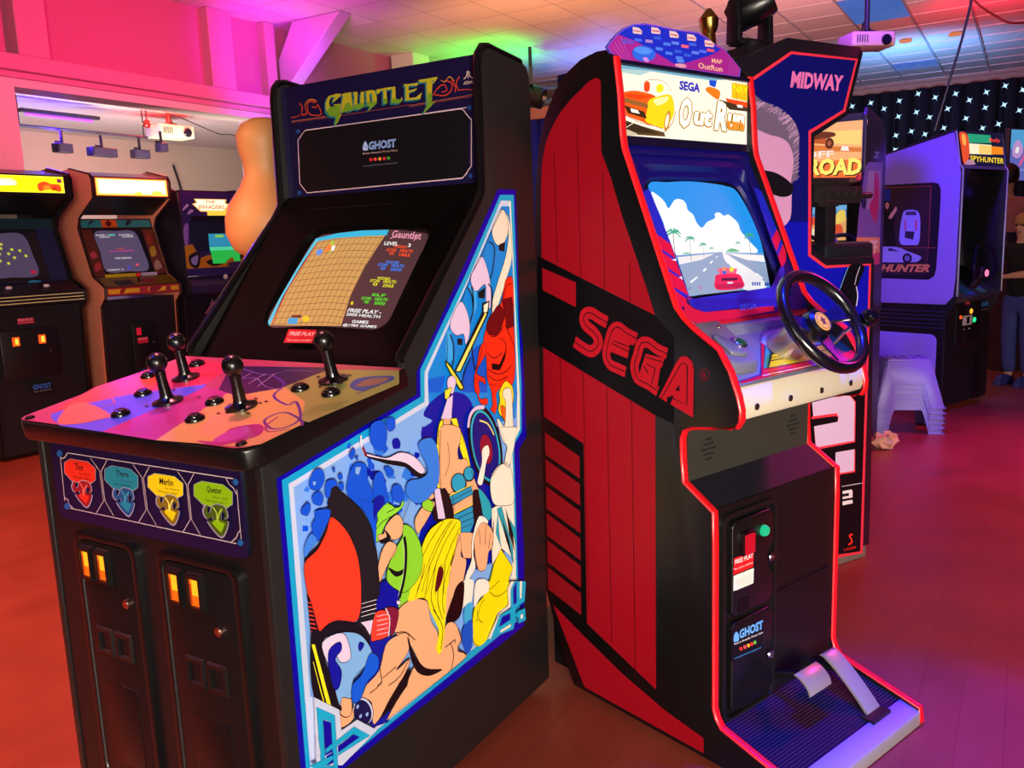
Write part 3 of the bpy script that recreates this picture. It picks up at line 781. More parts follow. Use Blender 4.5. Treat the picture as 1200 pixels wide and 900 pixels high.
["s","#b07820",21,[6006,17835,6139,17775,6281,17885,6435,17760]],
["s","#a83018",34,[6356,17791,6453,17610,6446,17484]],
["s","#a83018",34,[6601,17844,6485,17690,6555,17513]],
["s","#a83018",24,[575,17458,783,17460,924,17494]],
["s","#a83018",21,[6555,17513,6767,17509,6976,17471]],
["S","#c0a0a0",21,[6877,17959,6866,17769]],
["s","#c0a0a0",21,[6839,17947,6822,17837,6729,17765]],
["s","#c0a0a0",21,[6912,17938,6922,17824,7012,17750]],
["T","#c0a0a0","ATARI",[6716,17628,7015,17625,6720,17703],1],
["T","#6f86b8","GHOST",[3436,16287,4406,16279,3456,16515],2],
["C","#8f9fd0",[3230,16304,3249,16426,3334,16542,3407,16428,3408,16295]],
["P","#202050",[3308,16390,3299,16375,3282,16376,3275,16393,3285,16408,3302,16407]],
["P","#202050",[3375,16390,3365,16375,3349,16377,3342,16393,3351,16409,3368,16407]],
["T","#b09090","Retro Arcade Party Hire",[3218,16166,4448,16154,3224,16237],0],
["P","#b02020",[3558,16020,3537,15989,3493,15979,3450,15996,3435,16030,3456,16061,3501,16071,3543,16054]],
["P","#d04040",[3714,16020,3693,15989,3649,15979,3607,15996,3592,16030,3612,16061,3657,16071,3699,16054]],
["P","#d08020",[3880,16013,3860,15982,3816,15972,3774,15989,3759,16023,3779,16054,3823,16063,3865,16047]],
["P","#b02030",[4038,16009,4018,15979,3974,15969,3932,15985,3917,16019,3938,16050,3981,16060,4023,16043]],
["P","#408030",[4186,16009,4166,15979,4123,15969,4082,15986,4067,16019,4087,16050,4130,16060,4171,16043]],
["T","#606068","www.ghostretroarcade.co.uk",[3190,15835,4424,15833,3195,15897],0]],
'g_plate': [
["P","#0c0a3c",[817,9382,6830,9593,6775,7966,817,7903]],
["S","#c0a4a8",20,[1217,9338,6619,9362]],
["S","#c0a4a8",20,[1034,8030,6536,8054]],
["S","#c0a4a8",24,[913,9240,976,9181,1098,9220,1217,9338]],
["S","#c0a4a8",24,[926,9241,876,8183]],
["S","#c0a4a8",24,[893,8262,1011,8219,1023,8125,1164,8047]],
["S","#c0a4a8",20,[6412,9348,6488,9233,6595,9181,6670,9061]],
["S","#c0a4a8",20,[6692,9161,6681,8116]],
["S","#c0a4a8",20,[6689,8348,6613,8287,6553,8179,6400,8072]],
["P","#185090",[799,9300,897,9371,961,9377,1032,9323,1024,9285,926,9214,861,9208,790,9262]],
["P","#185090",[833,8069,932,8143,997,8152,1068,8100,1060,8060,962,7985,896,7976,824,8029]],
["P","#185090",[6598,9308,6665,9367,6711,9372,6763,9327,6759,9294,6693,9235,6647,9230,6594,9275]],
["P","#185090",[6574,8096,6641,8159,6688,8167,6741,8122,6737,8089,6670,8025,6623,8018,6569,8062]],
["S","#c0a4a8",19,[2081,9309,2355,9052,2371,8376,2056,8065]],
["S","#c0a4a8",19,[2668,9318,2412,9043,2425,8383,2675,8076]],
["S","#c0a4a8",18,[3560,9318,3815,9071,3834,8370,3548,8072]],
["S","#c0a4a8",18,[4099,9326,3867,9063,3884,8376,4118,8082]],
["S","#c0a4a8",18,[4991,9327,5229,9091,5231,8354,4971,8068]],
["S","#c0a4a8",18,[5487,9335,5277,9083,5276,8360,5495,8078]],
["P","#908898",[1322,9221,1971,9223,2232,9089,2179,8819,1920,8678,1268,8677,1003,8858,1056,9109]],
["P","#d82818",[1330,9210,1961,9213,2215,9087,2164,8829,1913,8695,1280,8693,1022,8864,1073,9103]],
["T","#14100c","Thor",[1432,8975,1766,8979,1465,9132],1],
["T","#14100c","the Warrior",[1588,8888,2043,8894,1596,8930],0],
["T","#14100c","THIS SLOT ONLY",[1333,8778,1989,8790,1344,8831],0],
["C","#9888a0",[1627,8756,1817,8764,1937,8742,2001,8657,1990,8541,1869,8497,1939,8596,1852,8631,1796,8570,1802,8474,2002,8445,1718,8119,1324,8371,1493,8411,1478,8496,1337,8431,1223,8503,1235,8622,1364,8717,1352,8568,1445,8581,1502,8673]],
["C","#901420",[1632,8741,1805,8748,1914,8728,1972,8649,1962,8542,1852,8501,1916,8593,1837,8625,1786,8569,1791,8480,1972,8453,1713,8152,1356,8385,1509,8422,1497,8501,1368,8440,1265,8508,1276,8617,1394,8705,1383,8568,1466,8579,1519,8664]],
["P","#d82818",[1540,8431,1664,8473,1742,8434,1868,8412,1716,8224,1470,8373]],
["s","#e86050",36,[1563,8684,1657,8581,1641,8418,1732,8584,1831,8678]],
["P","#908898",[2811,9220,3447,9222,3705,9093,3659,8831,3409,8695,2771,8694,2507,8868,2554,9111]],
["P","#187890",[2819,9209,3437,9213,3688,9090,3645,8841,3402,8712,2783,8709,2525,8874,2570,9106]],
["T","#14100c","Thyra",[2925,8982,3363,8987,2953,9134],1],
["T","#14100c","the Valkyrie",[3079,8898,3525,8904,3086,8938],0],
["T","#14100c","THIS SLOT ONLY",[2832,8792,3474,8803,2842,8843],0],
["C","#9888a0",[3121,8774,3307,8782,3425,8760,3488,8673,3479,8555,3361,8510,3428,8611,3343,8646,3289,8585,3296,8486,3492,8457,3219,8125,2830,8382,2994,8423,2979,8510,2841,8442,2729,8517,2739,8637,2864,8735,2855,8583,2945,8595,3000,8689]],
["C","#184878",[3126,8759,3295,8766,3403,8746,3460,8665,3452,8556,3344,8514,3406,8608,3328,8641,3279,8583,3285,8492,3463,8465,3214,8158,2861,8396,3010,8434,2997,8514,2872,8452,2770,8521,2780,8633,2894,8723,2884,8582,2966,8594,3016,8681]],
["P","#187890",[3040,8443,3161,8486,3238,8446,3362,8423,3216,8232,2973,8384]],
["s","#3a90a8",34,[3059,8701,3153,8595,3139,8430,3226,8599,3321,8695]],
["P","#908898",[4269,9217,4890,9219,5147,9098,5108,8851,4867,8723,4244,8722,3980,8886,4020,9115]],
["P","#e0c010",[4277,9208,4881,9211,5130,9096,5094,8861,4860,8738,4254,8736,3998,8891,4036,9110]],
["T","#14100c","Merlin",[4386,8993,4815,8998,4410,9137],1],
["T","#14100c","the Wizard",[4539,8914,4975,8920,4545,8952],0],
["T","#14100c","THIS SLOT ONLY",[4301,8814,4928,8825,4309,8862],0],
["C","#9888a0",[4584,8802,4766,8811,4881,8788,4945,8699,4938,8579,4823,8532,4887,8636,4804,8672,4752,8609,4760,8509,4952,8479,4689,8140,4305,8402,4465,8444,4449,8533,4316,8464,4205,8540,4213,8663,4334,8763,4327,8608,4415,8620,4467,8716]],
["C","#806010",[4590,8787,4755,8794,4860,8773,4917,8691,4911,8579,4807,8537,4865,8633,4789,8666,4742,8608,4749,8515,4923,8487,4684,8174,4336,8417,4481,8455,4467,8537,4345,8474,4245,8545,4253,8658,4363,8750,4356,8607,4436,8618,4483,8707]],
["P","#e0c010",[4510,8464,4627,8508,4703,8468,4825,8445,4685,8249,4445,8404]],
["s","#f0e060",32,[4525,8728,4618,8620,4607,8451,4690,8624,4782,8721]],
["P","#908898",[5710,9220,6332,9222,6590,9098,6557,8845,6318,8713,5693,8711,5426,8880,5461,9115]],
["P","#80a808",[5718,9210,6323,9214,6574,9096,6542,8855,6310,8729,5703,8726,5444,8885,5478,9110]],
["T","#14100c","Questor",[5831,8990,6260,8996,5853,9138],1],
["T","#14100c","the Elf",[5986,8909,6422,8916,5991,8948],0],
["T","#14100c","THIS SLOT ONLY",[5749,8806,6376,8818,5756,8856],0],
["C","#9888a0",[6033,8796,6215,8805,6331,8781,6395,8688,6390,8562,6276,8513,6339,8622,6255,8660,6204,8594,6213,8489,6405,8458,6148,8103,5759,8377,5919,8421,5902,8513,5769,8442,5657,8521,5663,8650,5783,8754,5778,8592,5866,8605,5917,8706]],
["C","#405010",[6039,8780,6204,8788,6310,8766,6368,8679,6363,8563,6259,8518,6317,8618,6240,8653,6194,8592,6202,8495,6377,8466,6142,8138,5790,8392,5935,8433,5919,8518,5798,8452,5697,8526,5703,8645,5812,8741,5807,8591,5887,8603,5933,8696]],
["P","#80a808",[5964,8442,6081,8488,6157,8446,6279,8421,6142,8217,5899,8379]],
["s","#a8c040",31,[5975,8718,6069,8605,6061,8428,6141,8609,6232,8711]]],
'g_cp': [
["P","#b04868",[100,100,7330,60,7330,4650,100,4700]],
["P","#e83858",[300,569,-251,2093,-62,3530,617,4324,1631,4352,2474,4001,2995,2629,1572,1560,768,718]],
["P","#f05a40",[409,649,-198,2058,75,3426,384,3839,1836,2016,1442,1336]],
["P","#5060e8",[926,184,583,395,840,1125,1409,1838,2960,2835,3516,2107,3223,-113,1720,-99]],
["P","#b83888",[3223,-113,3169,2658,4140,2514,5010,-156]],
["P","#e0b468",[5010,-156,4140,2514,5328,3014,6721,2310,7590,1211,7514,214,7235,36]],
["P","#2c1c50",[3711,2542,2358,4105,5409,4403,5644,3890,5407,3027,4578,2295,3255,2672]],
["P","#9aa858",[5328,3014,5534,4265,7454,4471,8081,3659,7648,1349,7400,1393,6649,2297]],
["P","#f0a878",[5496,385,7235,36,7514,214,7509,751,6447,1229,4973,1444]],
["s","#5a30a0",60,[4264,3686,5154,3188,5557,2468,6362,2065,6431,2256,7237,1554,7392,1107,7124,895,6551,1250,6653,1687,7368,1418,7653,1163]],
["s","#a02880",48,[7517,980,7187,756,6859,994,6723,1450]],
["s","#7c70c0",26,[2959,3951,4092,3660,4489,4051,5261,4051]],
["s","#7c70c0",25,[3453,3128,3945,3420,4846,2934,5497,2844]],
["S","#c8b0e0",18,[4165,3029,3992,3756]],
["S","#c8b0e0",17,[4601,2894,4253,3794]],
["S","#c8b0e0",18,[3597,3367,3552,3692]],
["C","#b02890",[5999,39,6464,146,6182,691,6656,1030,7119,590,6856,90,6533,-57]],
["C","#c040c0",[6400,57,6254,551,6522,843,6857,382]],
["C","#d87858",[1426,16,533,868,840,1125,2405,666,2337,347,2028,54]],
["s","#c85a50",37,[589,684,168,1101,573,1379,1005,1560,1642,1274,1473,855]],
["C","#3050b0",[7018,3293,6795,3752,7102,4003,7592,4077,7765,3803,7604,3389,7522,3092]],
["C","#907060",[7166,3317,7099,3799,7551,3970,7611,3583]],
["S","#604070",37,[7516,2906,7680,3498]],
["S","#6a7440",10,[7197,1595,7720,2115]],
["S","#6a7440",10,[7172,1672,7710,2181]],
["S","#6a7440",10,[7146,1751,7699,2247]],
["S","#6a7440",10,[7120,1829,7688,2314]],
["S","#6a7440",11,[7093,1909,7677,2381]],
["S","#6a7440",11,[7067,1989,7666,2449]],
["S","#6a7440",11,[7040,2070,7655,2517]],
["S","#8a3070",11,[3841,-58,4689,18]],
["S","#8a3070",11,[3775,73,4613,176]],
["S","#8a3070",11,[3707,207,4535,336]],
["S","#8a3070",11,[3639,343,4456,500]],
["S","#8a3070",12,[3569,481,4375,666]],
["S","#8a3070",12,[3498,622,4293,837]],
["P","#40202c",[5726,1556,5744,1523,5722,1503,5672,1509,5624,1536,5606,1569,5628,1589,5678,1584]],
["P","#40202c",[4997,1808,5016,1773,4993,1752,4941,1758,4889,1787,4869,1822,4892,1843,4945,1837]],
["P","#40202c",[5315,2236,5334,2200,5311,2180,5258,2186,5207,2217,5187,2253,5211,2274,5264,2267]],
["P","#40202c",[4704,2414,4726,2377,4702,2356,4647,2363,4592,2395,4570,2432,4594,2454,4650,2446]],
["P","#40202c",[4722,2224,4743,2188,4719,2167,4665,2174,4611,2205,4590,2242,4613,2263,4668,2256]],
["P","#40202c",[5379,1384,5398,1351,5375,1331,5325,1336,5276,1363,5257,1396,5280,1416,5330,1411]],
["P","#40202c",[5673,2025,5691,1990,5668,1970,5617,1976,5568,2006,5549,2041,5572,2061,5624,2055]],
["P","#40202c",[5743,2130,5762,2094,5739,2074,5687,2080,5638,2110,5620,2146,5643,2166,5694,2159]],
["P","#40202c",[5921,1457,5939,1424,5916,1405,5867,1410,5820,1437,5803,1470,5825,1489,5874,1484]],
["P","#40202c",[5189,1311,5208,1278,5186,1259,5135,1264,5085,1290,5066,1323,5088,1343,5140,1338]],
["P","#40202c",[6043,3574,6061,3534,6037,3512,5983,3522,5932,3557,5913,3598,5938,3620,5992,3610]],
["P","#40202c",[5756,3738,5776,3696,5751,3674,5696,3684,5644,3721,5624,3763,5649,3785,5704,3775]],
["P","#40202c",[6501,3810,6518,3769,6494,3747,6441,3757,6392,3793,6374,3834,6398,3856,6451,3846]],
["P","#40202c",[6491,3974,6509,3932,6484,3910,6431,3921,6381,3958,6363,3999,6388,4022,6441,4011]],
["P","#40202c",[6696,3436,6713,3397,6689,3376,6638,3385,6589,3419,6572,3458,6597,3480,6648,3470]],
["P","#40202c",[6318,3177,6335,3138,6311,3117,6260,3126,6210,3159,6193,3198,6217,3220,6269,3211]],
["P","#40202c",[2852,1309,2878,1274,2854,1253,2795,1258,2736,1287,2710,1322,2733,1344,2793,1338]],
["P","#40202c",[3713,2044,3736,2007,3712,1986,3655,1992,3597,2023,3573,2061,3597,2082,3655,2075]],
["P","#40202c",[2479,2334,2506,2294,2482,2272,2419,2279,2355,2313,2327,2352,2352,2375,2415,2367]]],
'o_side': [
["P","#980c1c",[6146,17575,6205,17658,6297,17701,6431,17691,6643,17634,6839,17526,7103,17404,7350,17264,7651,17065,7897,16851,8122,16607,8304,16335,8434,16021,8521,15707,8580,15096,8618,14464,8652,13132,6254,12292,4397,11653,4649,12277,5475,14165,5845,15137,6177,15835]],
["P","#980c1c",[8640,12839,7250,12440,7275,11754,8652,12201]],
["P","#980c1c",[8712,10535,4418,9068,4490,1408,7139,2423,7100,7881,8781,8445]],
["P","#8a101a",[8751,7962,7284,7471,7292,6817,8766,7283]],
["P","#8a101a",[8764,7130,7300,6657,7308,5996,8779,6443]],
["P","#8a101a",[8778,6289,7316,5834,7324,5164,8793,5593]],
["P","#8a101a",[8791,5437,7333,5000,7340,4323,8806,4733]],
["P","#8a101a",[8805,4576,7349,4156,7357,3471,8820,3864]],
["P","#8a101a",[8818,3704,7366,3302,7374,2608,8834,2983]],
["P","#980c1c",[8635,2549,7298,1982,5722,1374,4157,920,2876,704,2877,274,4163,286,7317,330]],
["S","#50060c",26,[7995,8600,7995,16000]],
["S","#50060c",26,[7058,3000,7058,16600]],
["S","#50060c",26,[6141,2200,6141,15300]],
["S","#50060c",26,[5240,1400,5240,13000]],
["P","#08070a",[8829,13183,8609,13095,4386,11638,3783,11134,3800,8925,4418,9068,8731,10533,8956,10611]],
["P","#980c1c",[8640,12839,7250,12440,7275,11754,8652,12201]],
["s","#b01424",335,[6079,11391,6362,11488,6648,11608,6885,11590,6980,11440,6896,11267,6577,11084,6425,10885,6489,10693,6710,10560,6977,10616,7368,10781]],
["s","#0a0608",29,[6079,11391,6362,11488,6648,11608,6885,11590,6980,11440,6896,11267,6577,11084,6425,10885,6489,10693,6710,10560,6977,10616,7368,10781]],
["P","#b01424",[5720,11255,5060,11073,5149,10828,5266,10860,5355,10472,6043,10622,5864,11044]],
["s","#b01424",297,[5024,11023,5368,11134,5664,11278,5888,11185,6037,10869,6132,10492,5996,10255,5717,10176,5433,10101]],
["s","#0a0608",29,[5024,11023,5368,11134,5664,11278,5888,11185,6037,10869,6132,10492,5996,10255,5717,10176,5433,10101]],
["S","#0a0608",28,[5867,10901,5510,10832,5188,10766]],
["S","#0a0608",28,[5925,10836,5313,10657]],
["S","#0a0608",24,[5820,10565,5356,10440]],
["P","#b01424",[4718,10642,4097,10575,4163,10376,4239,10291,4346,9771,4448,9720,4962,10065]],
["s","#b01424",288,[4011,10705,4333,10796,4636,10942,4885,10886,5006,10580,5117,10291,5016,9979,4652,9857,4321,9715]],
["s","#0a0608",28,[4011,10705,4333,10796,4636,10942,4885,10886,5006,10580,5117,10291,5016,9979,4652,9857,4321,9715]],
["S","#0a0608",27,[4719,10563,4127,10476]],
["S","#0a0608",27,[4706,10387,4400,10296,4522,9890]],
["S","#0a0608",36,[4774,10321,4647,10155]],
["P","#b01424",[4287,9561,3721,10491,3577,10655,3387,10689,3224,10571,3169,10389,3191,9177,3910,9422,3825,9604,3631,9550,3997,9615,4038,9461]],
["P","#0a0608",[3998,9466,3888,9659,3776,9633,3840,9594,3910,9430]],
["P","#0a0608",[3741,9799,3629,9957,3606,9795]],
["S","#0a0608",26,[4222,9517,3578,10458,3459,10521,3365,10446,3388,9464,3840,9587]],
["S","#0a0608",31,[4335,9812,4116,10167,4013,10505]],
["s","#801020",15,[2705,10295,2747,10187,2849,10133,2952,10166,2995,10267,2952,10376,2849,10429,2747,10395,2705,10295]],
["T","#801020","R",[2904,10191,2786,10173,2903,10358],1]],
'o_marq': [
["P","#f4ecd8",[192,17943,5767,17955,5750,16198,187,16218]],
["P","#70a8c0",[192,17943,4596,17954,3947,17879,2473,17881,1440,17896,189,17850]],
["P","#a8c8c8",[189,17850,1440,17889,996,17750,188,17774]],
["P","#5a4020",[180,16598,1931,16368,1988,16259,172,16245]],
["P","#3a2a18",[170,16632,973,16500,1699,16320,696,16307,177,16457]],
["S","#e8dcc0",21,[376,16379,810,16581]],
["C","#c8b898",[191,16405,429,16382,859,16279,749,16230,187,16225]],
["C","#f25a18",[184,17192,450,17300,880,17358,1543,17295,1653,17121,1621,16828,1532,16531,975,16608,384,16751,179,16983]],
["C","#f8d018",[1316,17134,1655,17267,2233,17347,2346,16874,1932,16479,1532,16531,1196,16621,1256,16877]],
["C","#fff3a0",[1541,17186,2116,17301,1998,17146,1652,17049]],
["P","#e04010",[475,17267,1207,17269,1543,17287,985,17146,420,17175]],
["P","#a86a30",[393,17155,1287,17060,1302,16945,401,17040]],
["S","#5a3a20",9,[393,17138,1292,17042]],
["S","#5a3a20",9,[392,17110,1292,17013]],
["S","#5a3a20",9,[392,17082,1291,16984]],
["S","#5a3a20",9,[391,17054,1291,16955]],
["P","#3a2410",[389,16962,1145,16852,1253,16679,518,16777]],
["P","#f8f0e0",[612,16907,898,16872,978,16788,653,16810]],
["s","#a02808",15,[331,16747,974,16572,1531,16513,1874,16457]],
["s","#903010",11,[1158,17622,1549,17698,2004,17658,2234,17457]],
["C","#e84818",[1157,17569,1269,17631,1368,17586,1348,17388,1165,17373]],
["C","#e8e020",[1631,17518,1774,17602,1916,17559,1886,17430,1685,17378]],
["P","#c88830",[2177,16665,2138,16559,2087,16470,2033,16412,1983,16393,1945,16417,1925,16479,1926,16571,1948,16677,1987,16783,2037,16871,2091,16930,2141,16949,2179,16926,2199,16863,2199,16772]],
["P","#f8e8c8",[2119,16667,2090,16587,2052,16523,2014,16489,1984,16491,1967,16528,1966,16594,1982,16674,2011,16754,2049,16817,2086,16852,2117,16850,2135,16813,2135,16747]],
["s","#a86818",22,[1931,16368,2285,16647,2406,16952]],
["C","#e87818",[3693,17609,3884,17701,4336,17622,4271,17384,3948,17476]],
["P","#1848c8",[3852,17871,4204,17901,4140,17703,3884,17739]],
["P","#f8b818",[4896,17901,5739,17900,5718,17428,4900,17469]],
["P","#e84818",[4600,17447,5718,17408,5693,17245,4768,17262]],
["S","#e84818",16,[4918,17726,5728,17723]],
["S","#e84818",16,[5133,17901,5137,17446]],
["P","#403020",[4337,17388,5693,17245,5680,17143,4802,17146]],
["P","#f8f0e0",[5139,17307,5413,17306,5428,17227,5174,17230]],
["T","#f8e818","NAVI",[4966,17651,5729,17650,4964,17868],1],
["T","#2828b0","SEGA",[2559,17519,3442,17506,2579,17762],2],
["T","#3a2008","O",[2456,16525,2951,16514,2617,17338],2],
["T","#3a2008","O",[2539,16530,3037,16518,2701,17345],2],
["T","#3a2008","O",[2497,16493,2994,16481,2659,17308],2],
["T","#3a2008","O",[2498,16554,2994,16543,2659,17368],2],
["T","#3a2008","O",[2527,16503,3024,16491,2688,17318],2],
["T","#3a2008","O",[2468,16500,2964,16488,2630,17313],2],
["T","#e8a828","O",[2474,16526,2969,16515,2635,17340],2],
["T","#e8a828","O",[2521,16529,3018,16517,2683,17343],2],
["T","#e8a828","O",[2497,16508,2994,16496,2659,17322],2],
["T","#e8a828","O",[2498,16543,2994,16531,2659,17356],2],
["T","#e8a828","O",[2514,16513,3011,16502,2676,17328],2],
["T","#e8a828","O",[2481,16512,2977,16500,2642,17325],2],
["T","#fdfaf0","O",[2497,16528,2994,16516,2659,17341],2],
["T","#3a2008","ut",[3099,16636,3879,16613,3199,17079],2],
["T","#3a2008","ut",[3185,16640,3969,16617,3286,17085],2],
["T","#3a2008","ut",[3142,16603,3924,16580,3242,17047],2],
["T","#3a2008","ut",[3142,16665,3924,16642,3242,17108],2],
["T","#3a2008","ut",[3172,16613,3956,16589,3273,17057],2],
["T","#3a2008","ut",[3112,16610,3892,16586,3212,17053],2],
["T","#e8a828","ut",[3117,16637,3898,16614,3218,17080],2],
["T","#e8a828","ut",[3167,16639,3950,16616,3267,17083],2],
["T","#e8a828","ut",[3142,16618,3924,16595,3242,17062],2],
["T","#e8a828","ut",[3142,16653,3924,16631,3242,17097],2],
["T","#e8a828","ut",[3159,16624,3942,16600,3260,17068],2],
["T","#e8a828","ut",[3125,16622,3906,16599,3225,17065],2],
["T","#fdfaf0","ut",[3142,16638,3924,16615,3242,17082],2],
["T","#3a2008","R",[4021,16542,4592,16524,4200,17340],2],
["T","#3a2008","R",[4112,16547,4686,16529,4291,17346],2],
["T","#3a2008","R",[4066,16509,4639,16490,4246,17308],2],
["T","#3a2008","R",[4066,16572,4639,16554,4245,17370],2],
["T","#3a2008","R",[4098,16519,4672,16500,4278,17318],2],
["T","#3a2008","R",[4035,16516,4607,16497,4214,17314],2],
["T","#e8a828","R",[4040,16543,4612,16525,4220,17341],2],
["T","#e8a828","R",[4092,16546,4666,16528,4272,17345],2],
["T","#e8a828","R",[4066,16524,4639,16506,4246,17323],2],
["T","#e8a828","R",[4066,16560,4639,16542,4245,17359],2],
["T","#e8a828","R",[4084,16530,4658,16511,4264,17329],2],
["T","#e8a828","R",[4048,16528,4621,16510,4227,17326],2],
["T","#fdfaf0","R",[4066,16545,4639,16526,4246,17343],2],
["T","#3a2008","un",[4592,16599,5387,16580,4676,17039],2],
["T","#3a2008","un",[4685,16604,5485,16585,4769,17045],2],
["T","#3a2008","un",[4639,16566,5436,16546,4723,17006],2],
["T","#3a2008","un",[4638,16629,5436,16611,4722,17070],2],
["T","#3a2008","un",[4672,16576,5470,16556,4755,17016],2],
["T","#3a2008","un",[4606,16572,5402,16553,4690,17012],2],
["T","#e8a828","un",[4612,16600,5408,16581,4696,17040],2],
["T","#e8a828","un",[4665,16603,5464,16584,4749,17044],2],
["T","#e8a828","un",[4639,16581,5436,16562,4723,17021],2],
["T","#e8a828","un",[4639,16618,5436,16599,4722,17058],2],
["T","#e8a828","un",[4657,16587,5456,16567,4741,17027],2],
["T","#e8a828","un",[4620,16585,5417,16565,4704,17025],2],
["T","#fdfaf0","un",[4639,16602,5436,16583,4722,17042],2],
["T","#f08828","un",[4639,16602,5436,16583,4677,16830],2]],
'o_map': [
["P","#6a50e0",[-159,18347,6,18518,242,18714,480,18865,816,18999,1256,19076,1755,19084,2426,19069,3452,19109,3789,19030,4074,18910,4599,18795,5080,18513,5376,18329,5330,18075,4663,18087,2954,18085,1388,18068,227,18095,-48,18221]],
["P","#9a2090",[-124,18346,39,18510,272,18698,507,18844,838,18973,1271,19048,1764,19057,2425,19044,3436,19085,3767,19012,4047,18897,4564,18790,5037,18521,5327,18347,5281,18105,4626,18114,2945,18107,1402,18085,258,18107,-14,18226]],
["P","#1828c8",[241,18683,503,18837,816,18965,1255,19038,1755,19049,2425,19039,3425,19072,3760,18997,4045,18873,4452,18762,3960,18556,2765,18217,2418,18184,1594,18409,905,18588]],
["S","#c070d8",9,[3,18410,368,18109]],
["S","#c070d8",11,[4869,18527,4782,18133]],
["S","#c070d8",9,[107,18489,473,18120]],
["S","#c070d8",11,[4990,18476,4902,18143]],
["S","#c070d8",9,[211,18569,578,18131]],
["S","#c070d8",11,[5112,18424,5023,18154]],
["S","#c070d8",9,[315,18648,683,18141]],
["S","#c070d8",11,[5234,18372,5145,18165]],
["P","#e8c0c8",[781,18927,1023,18931,1134,18866,1118,18785,793,18772]],
["P","#a04868",[814,18859,1095,18861,1094,18830,813,18828]],
["P","#e8c0c8",[1488,19013,1739,19018,1855,18952,1839,18870,1500,18856]],
["P","#a04868",[1522,18944,1814,18947,1814,18915,1521,18912]],
["P","#e8c0c8",[2216,19005,2478,19010,2599,18942,2582,18859,2230,18844]],
["P","#a04868",[2252,18934,2556,18937,2556,18905,2251,18902]],
["P","#e8c0c8",[2942,19009,3215,19014,3341,18945,3324,18860,2958,18845]],
["P","#a04868",[2980,18937,3297,18940,3297,18907,2980,18904]],
["P","#e8c0c8",[3704,18940,3988,18944,4120,18874,4103,18787,3721,18772]],
["P","#a04868",[3744,18866,4074,18869,4074,18835,3744,18832]],
["P","#4068f0",[843,18663,1116,18669,1115,18599,842,18587]],
["P","#a080d0",[1259,18679,1538,18685,1537,18614,1257,18602]],
["P","#3058e0",[1585,18795,1868,18803,1867,18732,1583,18719]],
["P","#4878f0",[1964,18688,2254,18694,2254,18622,1963,18610]],
["P","#5a80f0",[2302,18748,2597,18755,2597,18683,2301,18670]],
["P","#f06080",[2698,18711,3001,18717,3000,18644,2698,18631]],
["P","#4060e0",[3023,18796,3330,18804,3330,18730,3022,18716]],
["P","#4878f0",[1656,18532,1942,18537,1941,18465,1655,18454]],
["P","#4878f0",[2039,18459,2331,18464,2330,18392,2038,18381]],
["P","#3058e0",[2405,18547,2703,18553,2702,18480,2404,18468]],
["P","#3058e0",[2804,18490,3109,18495,3108,18422,2804,18411]],
["P","#5a78f0",[3131,18591,3440,18597,3440,18523,3131,18511]],
["P","#4868f0",[3463,18660,3778,18666,3778,18592,3463,18579]],
["P","#e05070",[3800,18723,4120,18730,4121,18655,3800,18642]],
["P","#4878f0",[2457,18388,2755,18393,2755,18319,2456,18309]],
["P","#5080f0",[2509,18311,2809,18315,2808,18242,2508,18232]],
["T","#3060f0","SEGA",[354,18480,816,18500,356,18582],1],
["P","#2a60e8",[1639,18318,1602,18255,1523,18198,1412,18153,1279,18123,1137,18112,1001,18121,884,18148,796,18191,747,18245,739,18306,775,18367,850,18424,958,18469,1088,18500,1229,18512,1367,18505,1487,18479,1578,18436,1630,18380]],
["P","#4a88f8",[1500,18393,1476,18365,1419,18339,1336,18317,1234,18303,1124,18297,1017,18300,923,18312,851,18331,808,18355,798,18382,821,18410,876,18436,957,18457,1057,18471,1166,18478,1274,18475,1369,18464,1444,18445,1489,18421]],
["C","#c080e0",[1142,18203,1291,18225,1389,18148,1239,18117]],
["T","#f0b8a0","MAP",[4006,18362,4483,18367,4006,18485],1],
["T","#f0b8a0","OutRun",[3406,18161,4496,18159,3406,18314],1],
["P","#d090b0",[2913,18159,2897,18143,2857,18127,2797,18115,2724,18107,2645,18103,2567,18106,2498,18113,2445,18124,2412,18139,2404,18155,2420,18172,2459,18187,2518,18199,2590,18208,2669,18211,2748,18209,2817,18202,2871,18191,2905,18176]]],
'o_scr': [
["C","#2090e8",[1124,3934,1972,4038,2958,4078,3942,4021,4535,3946,4863,3826,5033,3430,5123,2836,5110,2198,4951,1574,4696,778,4617,698,3163,735,1852,750,1105,727,1127,1018,1158,1883,1117,2852]],
["C","#f4faf8",[1126,3700,1383,3611,1535,3430,1595,3249,1974,3499,2267,3513,2390,3384,2356,3199,2507,3060,2531,2806,2675,2651,3001,2821,3400,2932,3479,3074,3703,3105,3850,2998,4081,3034,4357,2775,4345,2510,4574,2167,4734,1824,3524,1827,1218,1880,1176,2851]],
["P","#7098d0",[1170,1882,2756,1905,4972,1791,4972,1670,1162,1773]],
["P","#e8e4e8",[1221,1827,2736,1869,3004,1872,2125,1707,1168,1612]],
["P","#f0ecec",[3269,1861,4965,1718,4922,1504,4100,1614]],
["P","#8fa4c4",[1161,1599,2125,1707,2957,1906,3187,1897,4100,1614,4930,1479,4682,755,3163,735,1105,727,1127,1018]],
["C","#e8ecf0",[3136,1866,3269,1861,3662,1588,4271,1181,4512,743,3445,747,3289,1422,3127,1614]],
["P","#ffffff",[1330,1112,1374,1079,1718,1219,1681,1243]],
["P","#ffffff",[2001,1388,2051,1363,2211,1443,2175,1472]],
["P","#ffffff",[2418,1594,2461,1578,2599,1648,2555,1664]],
["P","#ffffff",[2766,1745,2793,1735,2873,1781,2845,1792]],
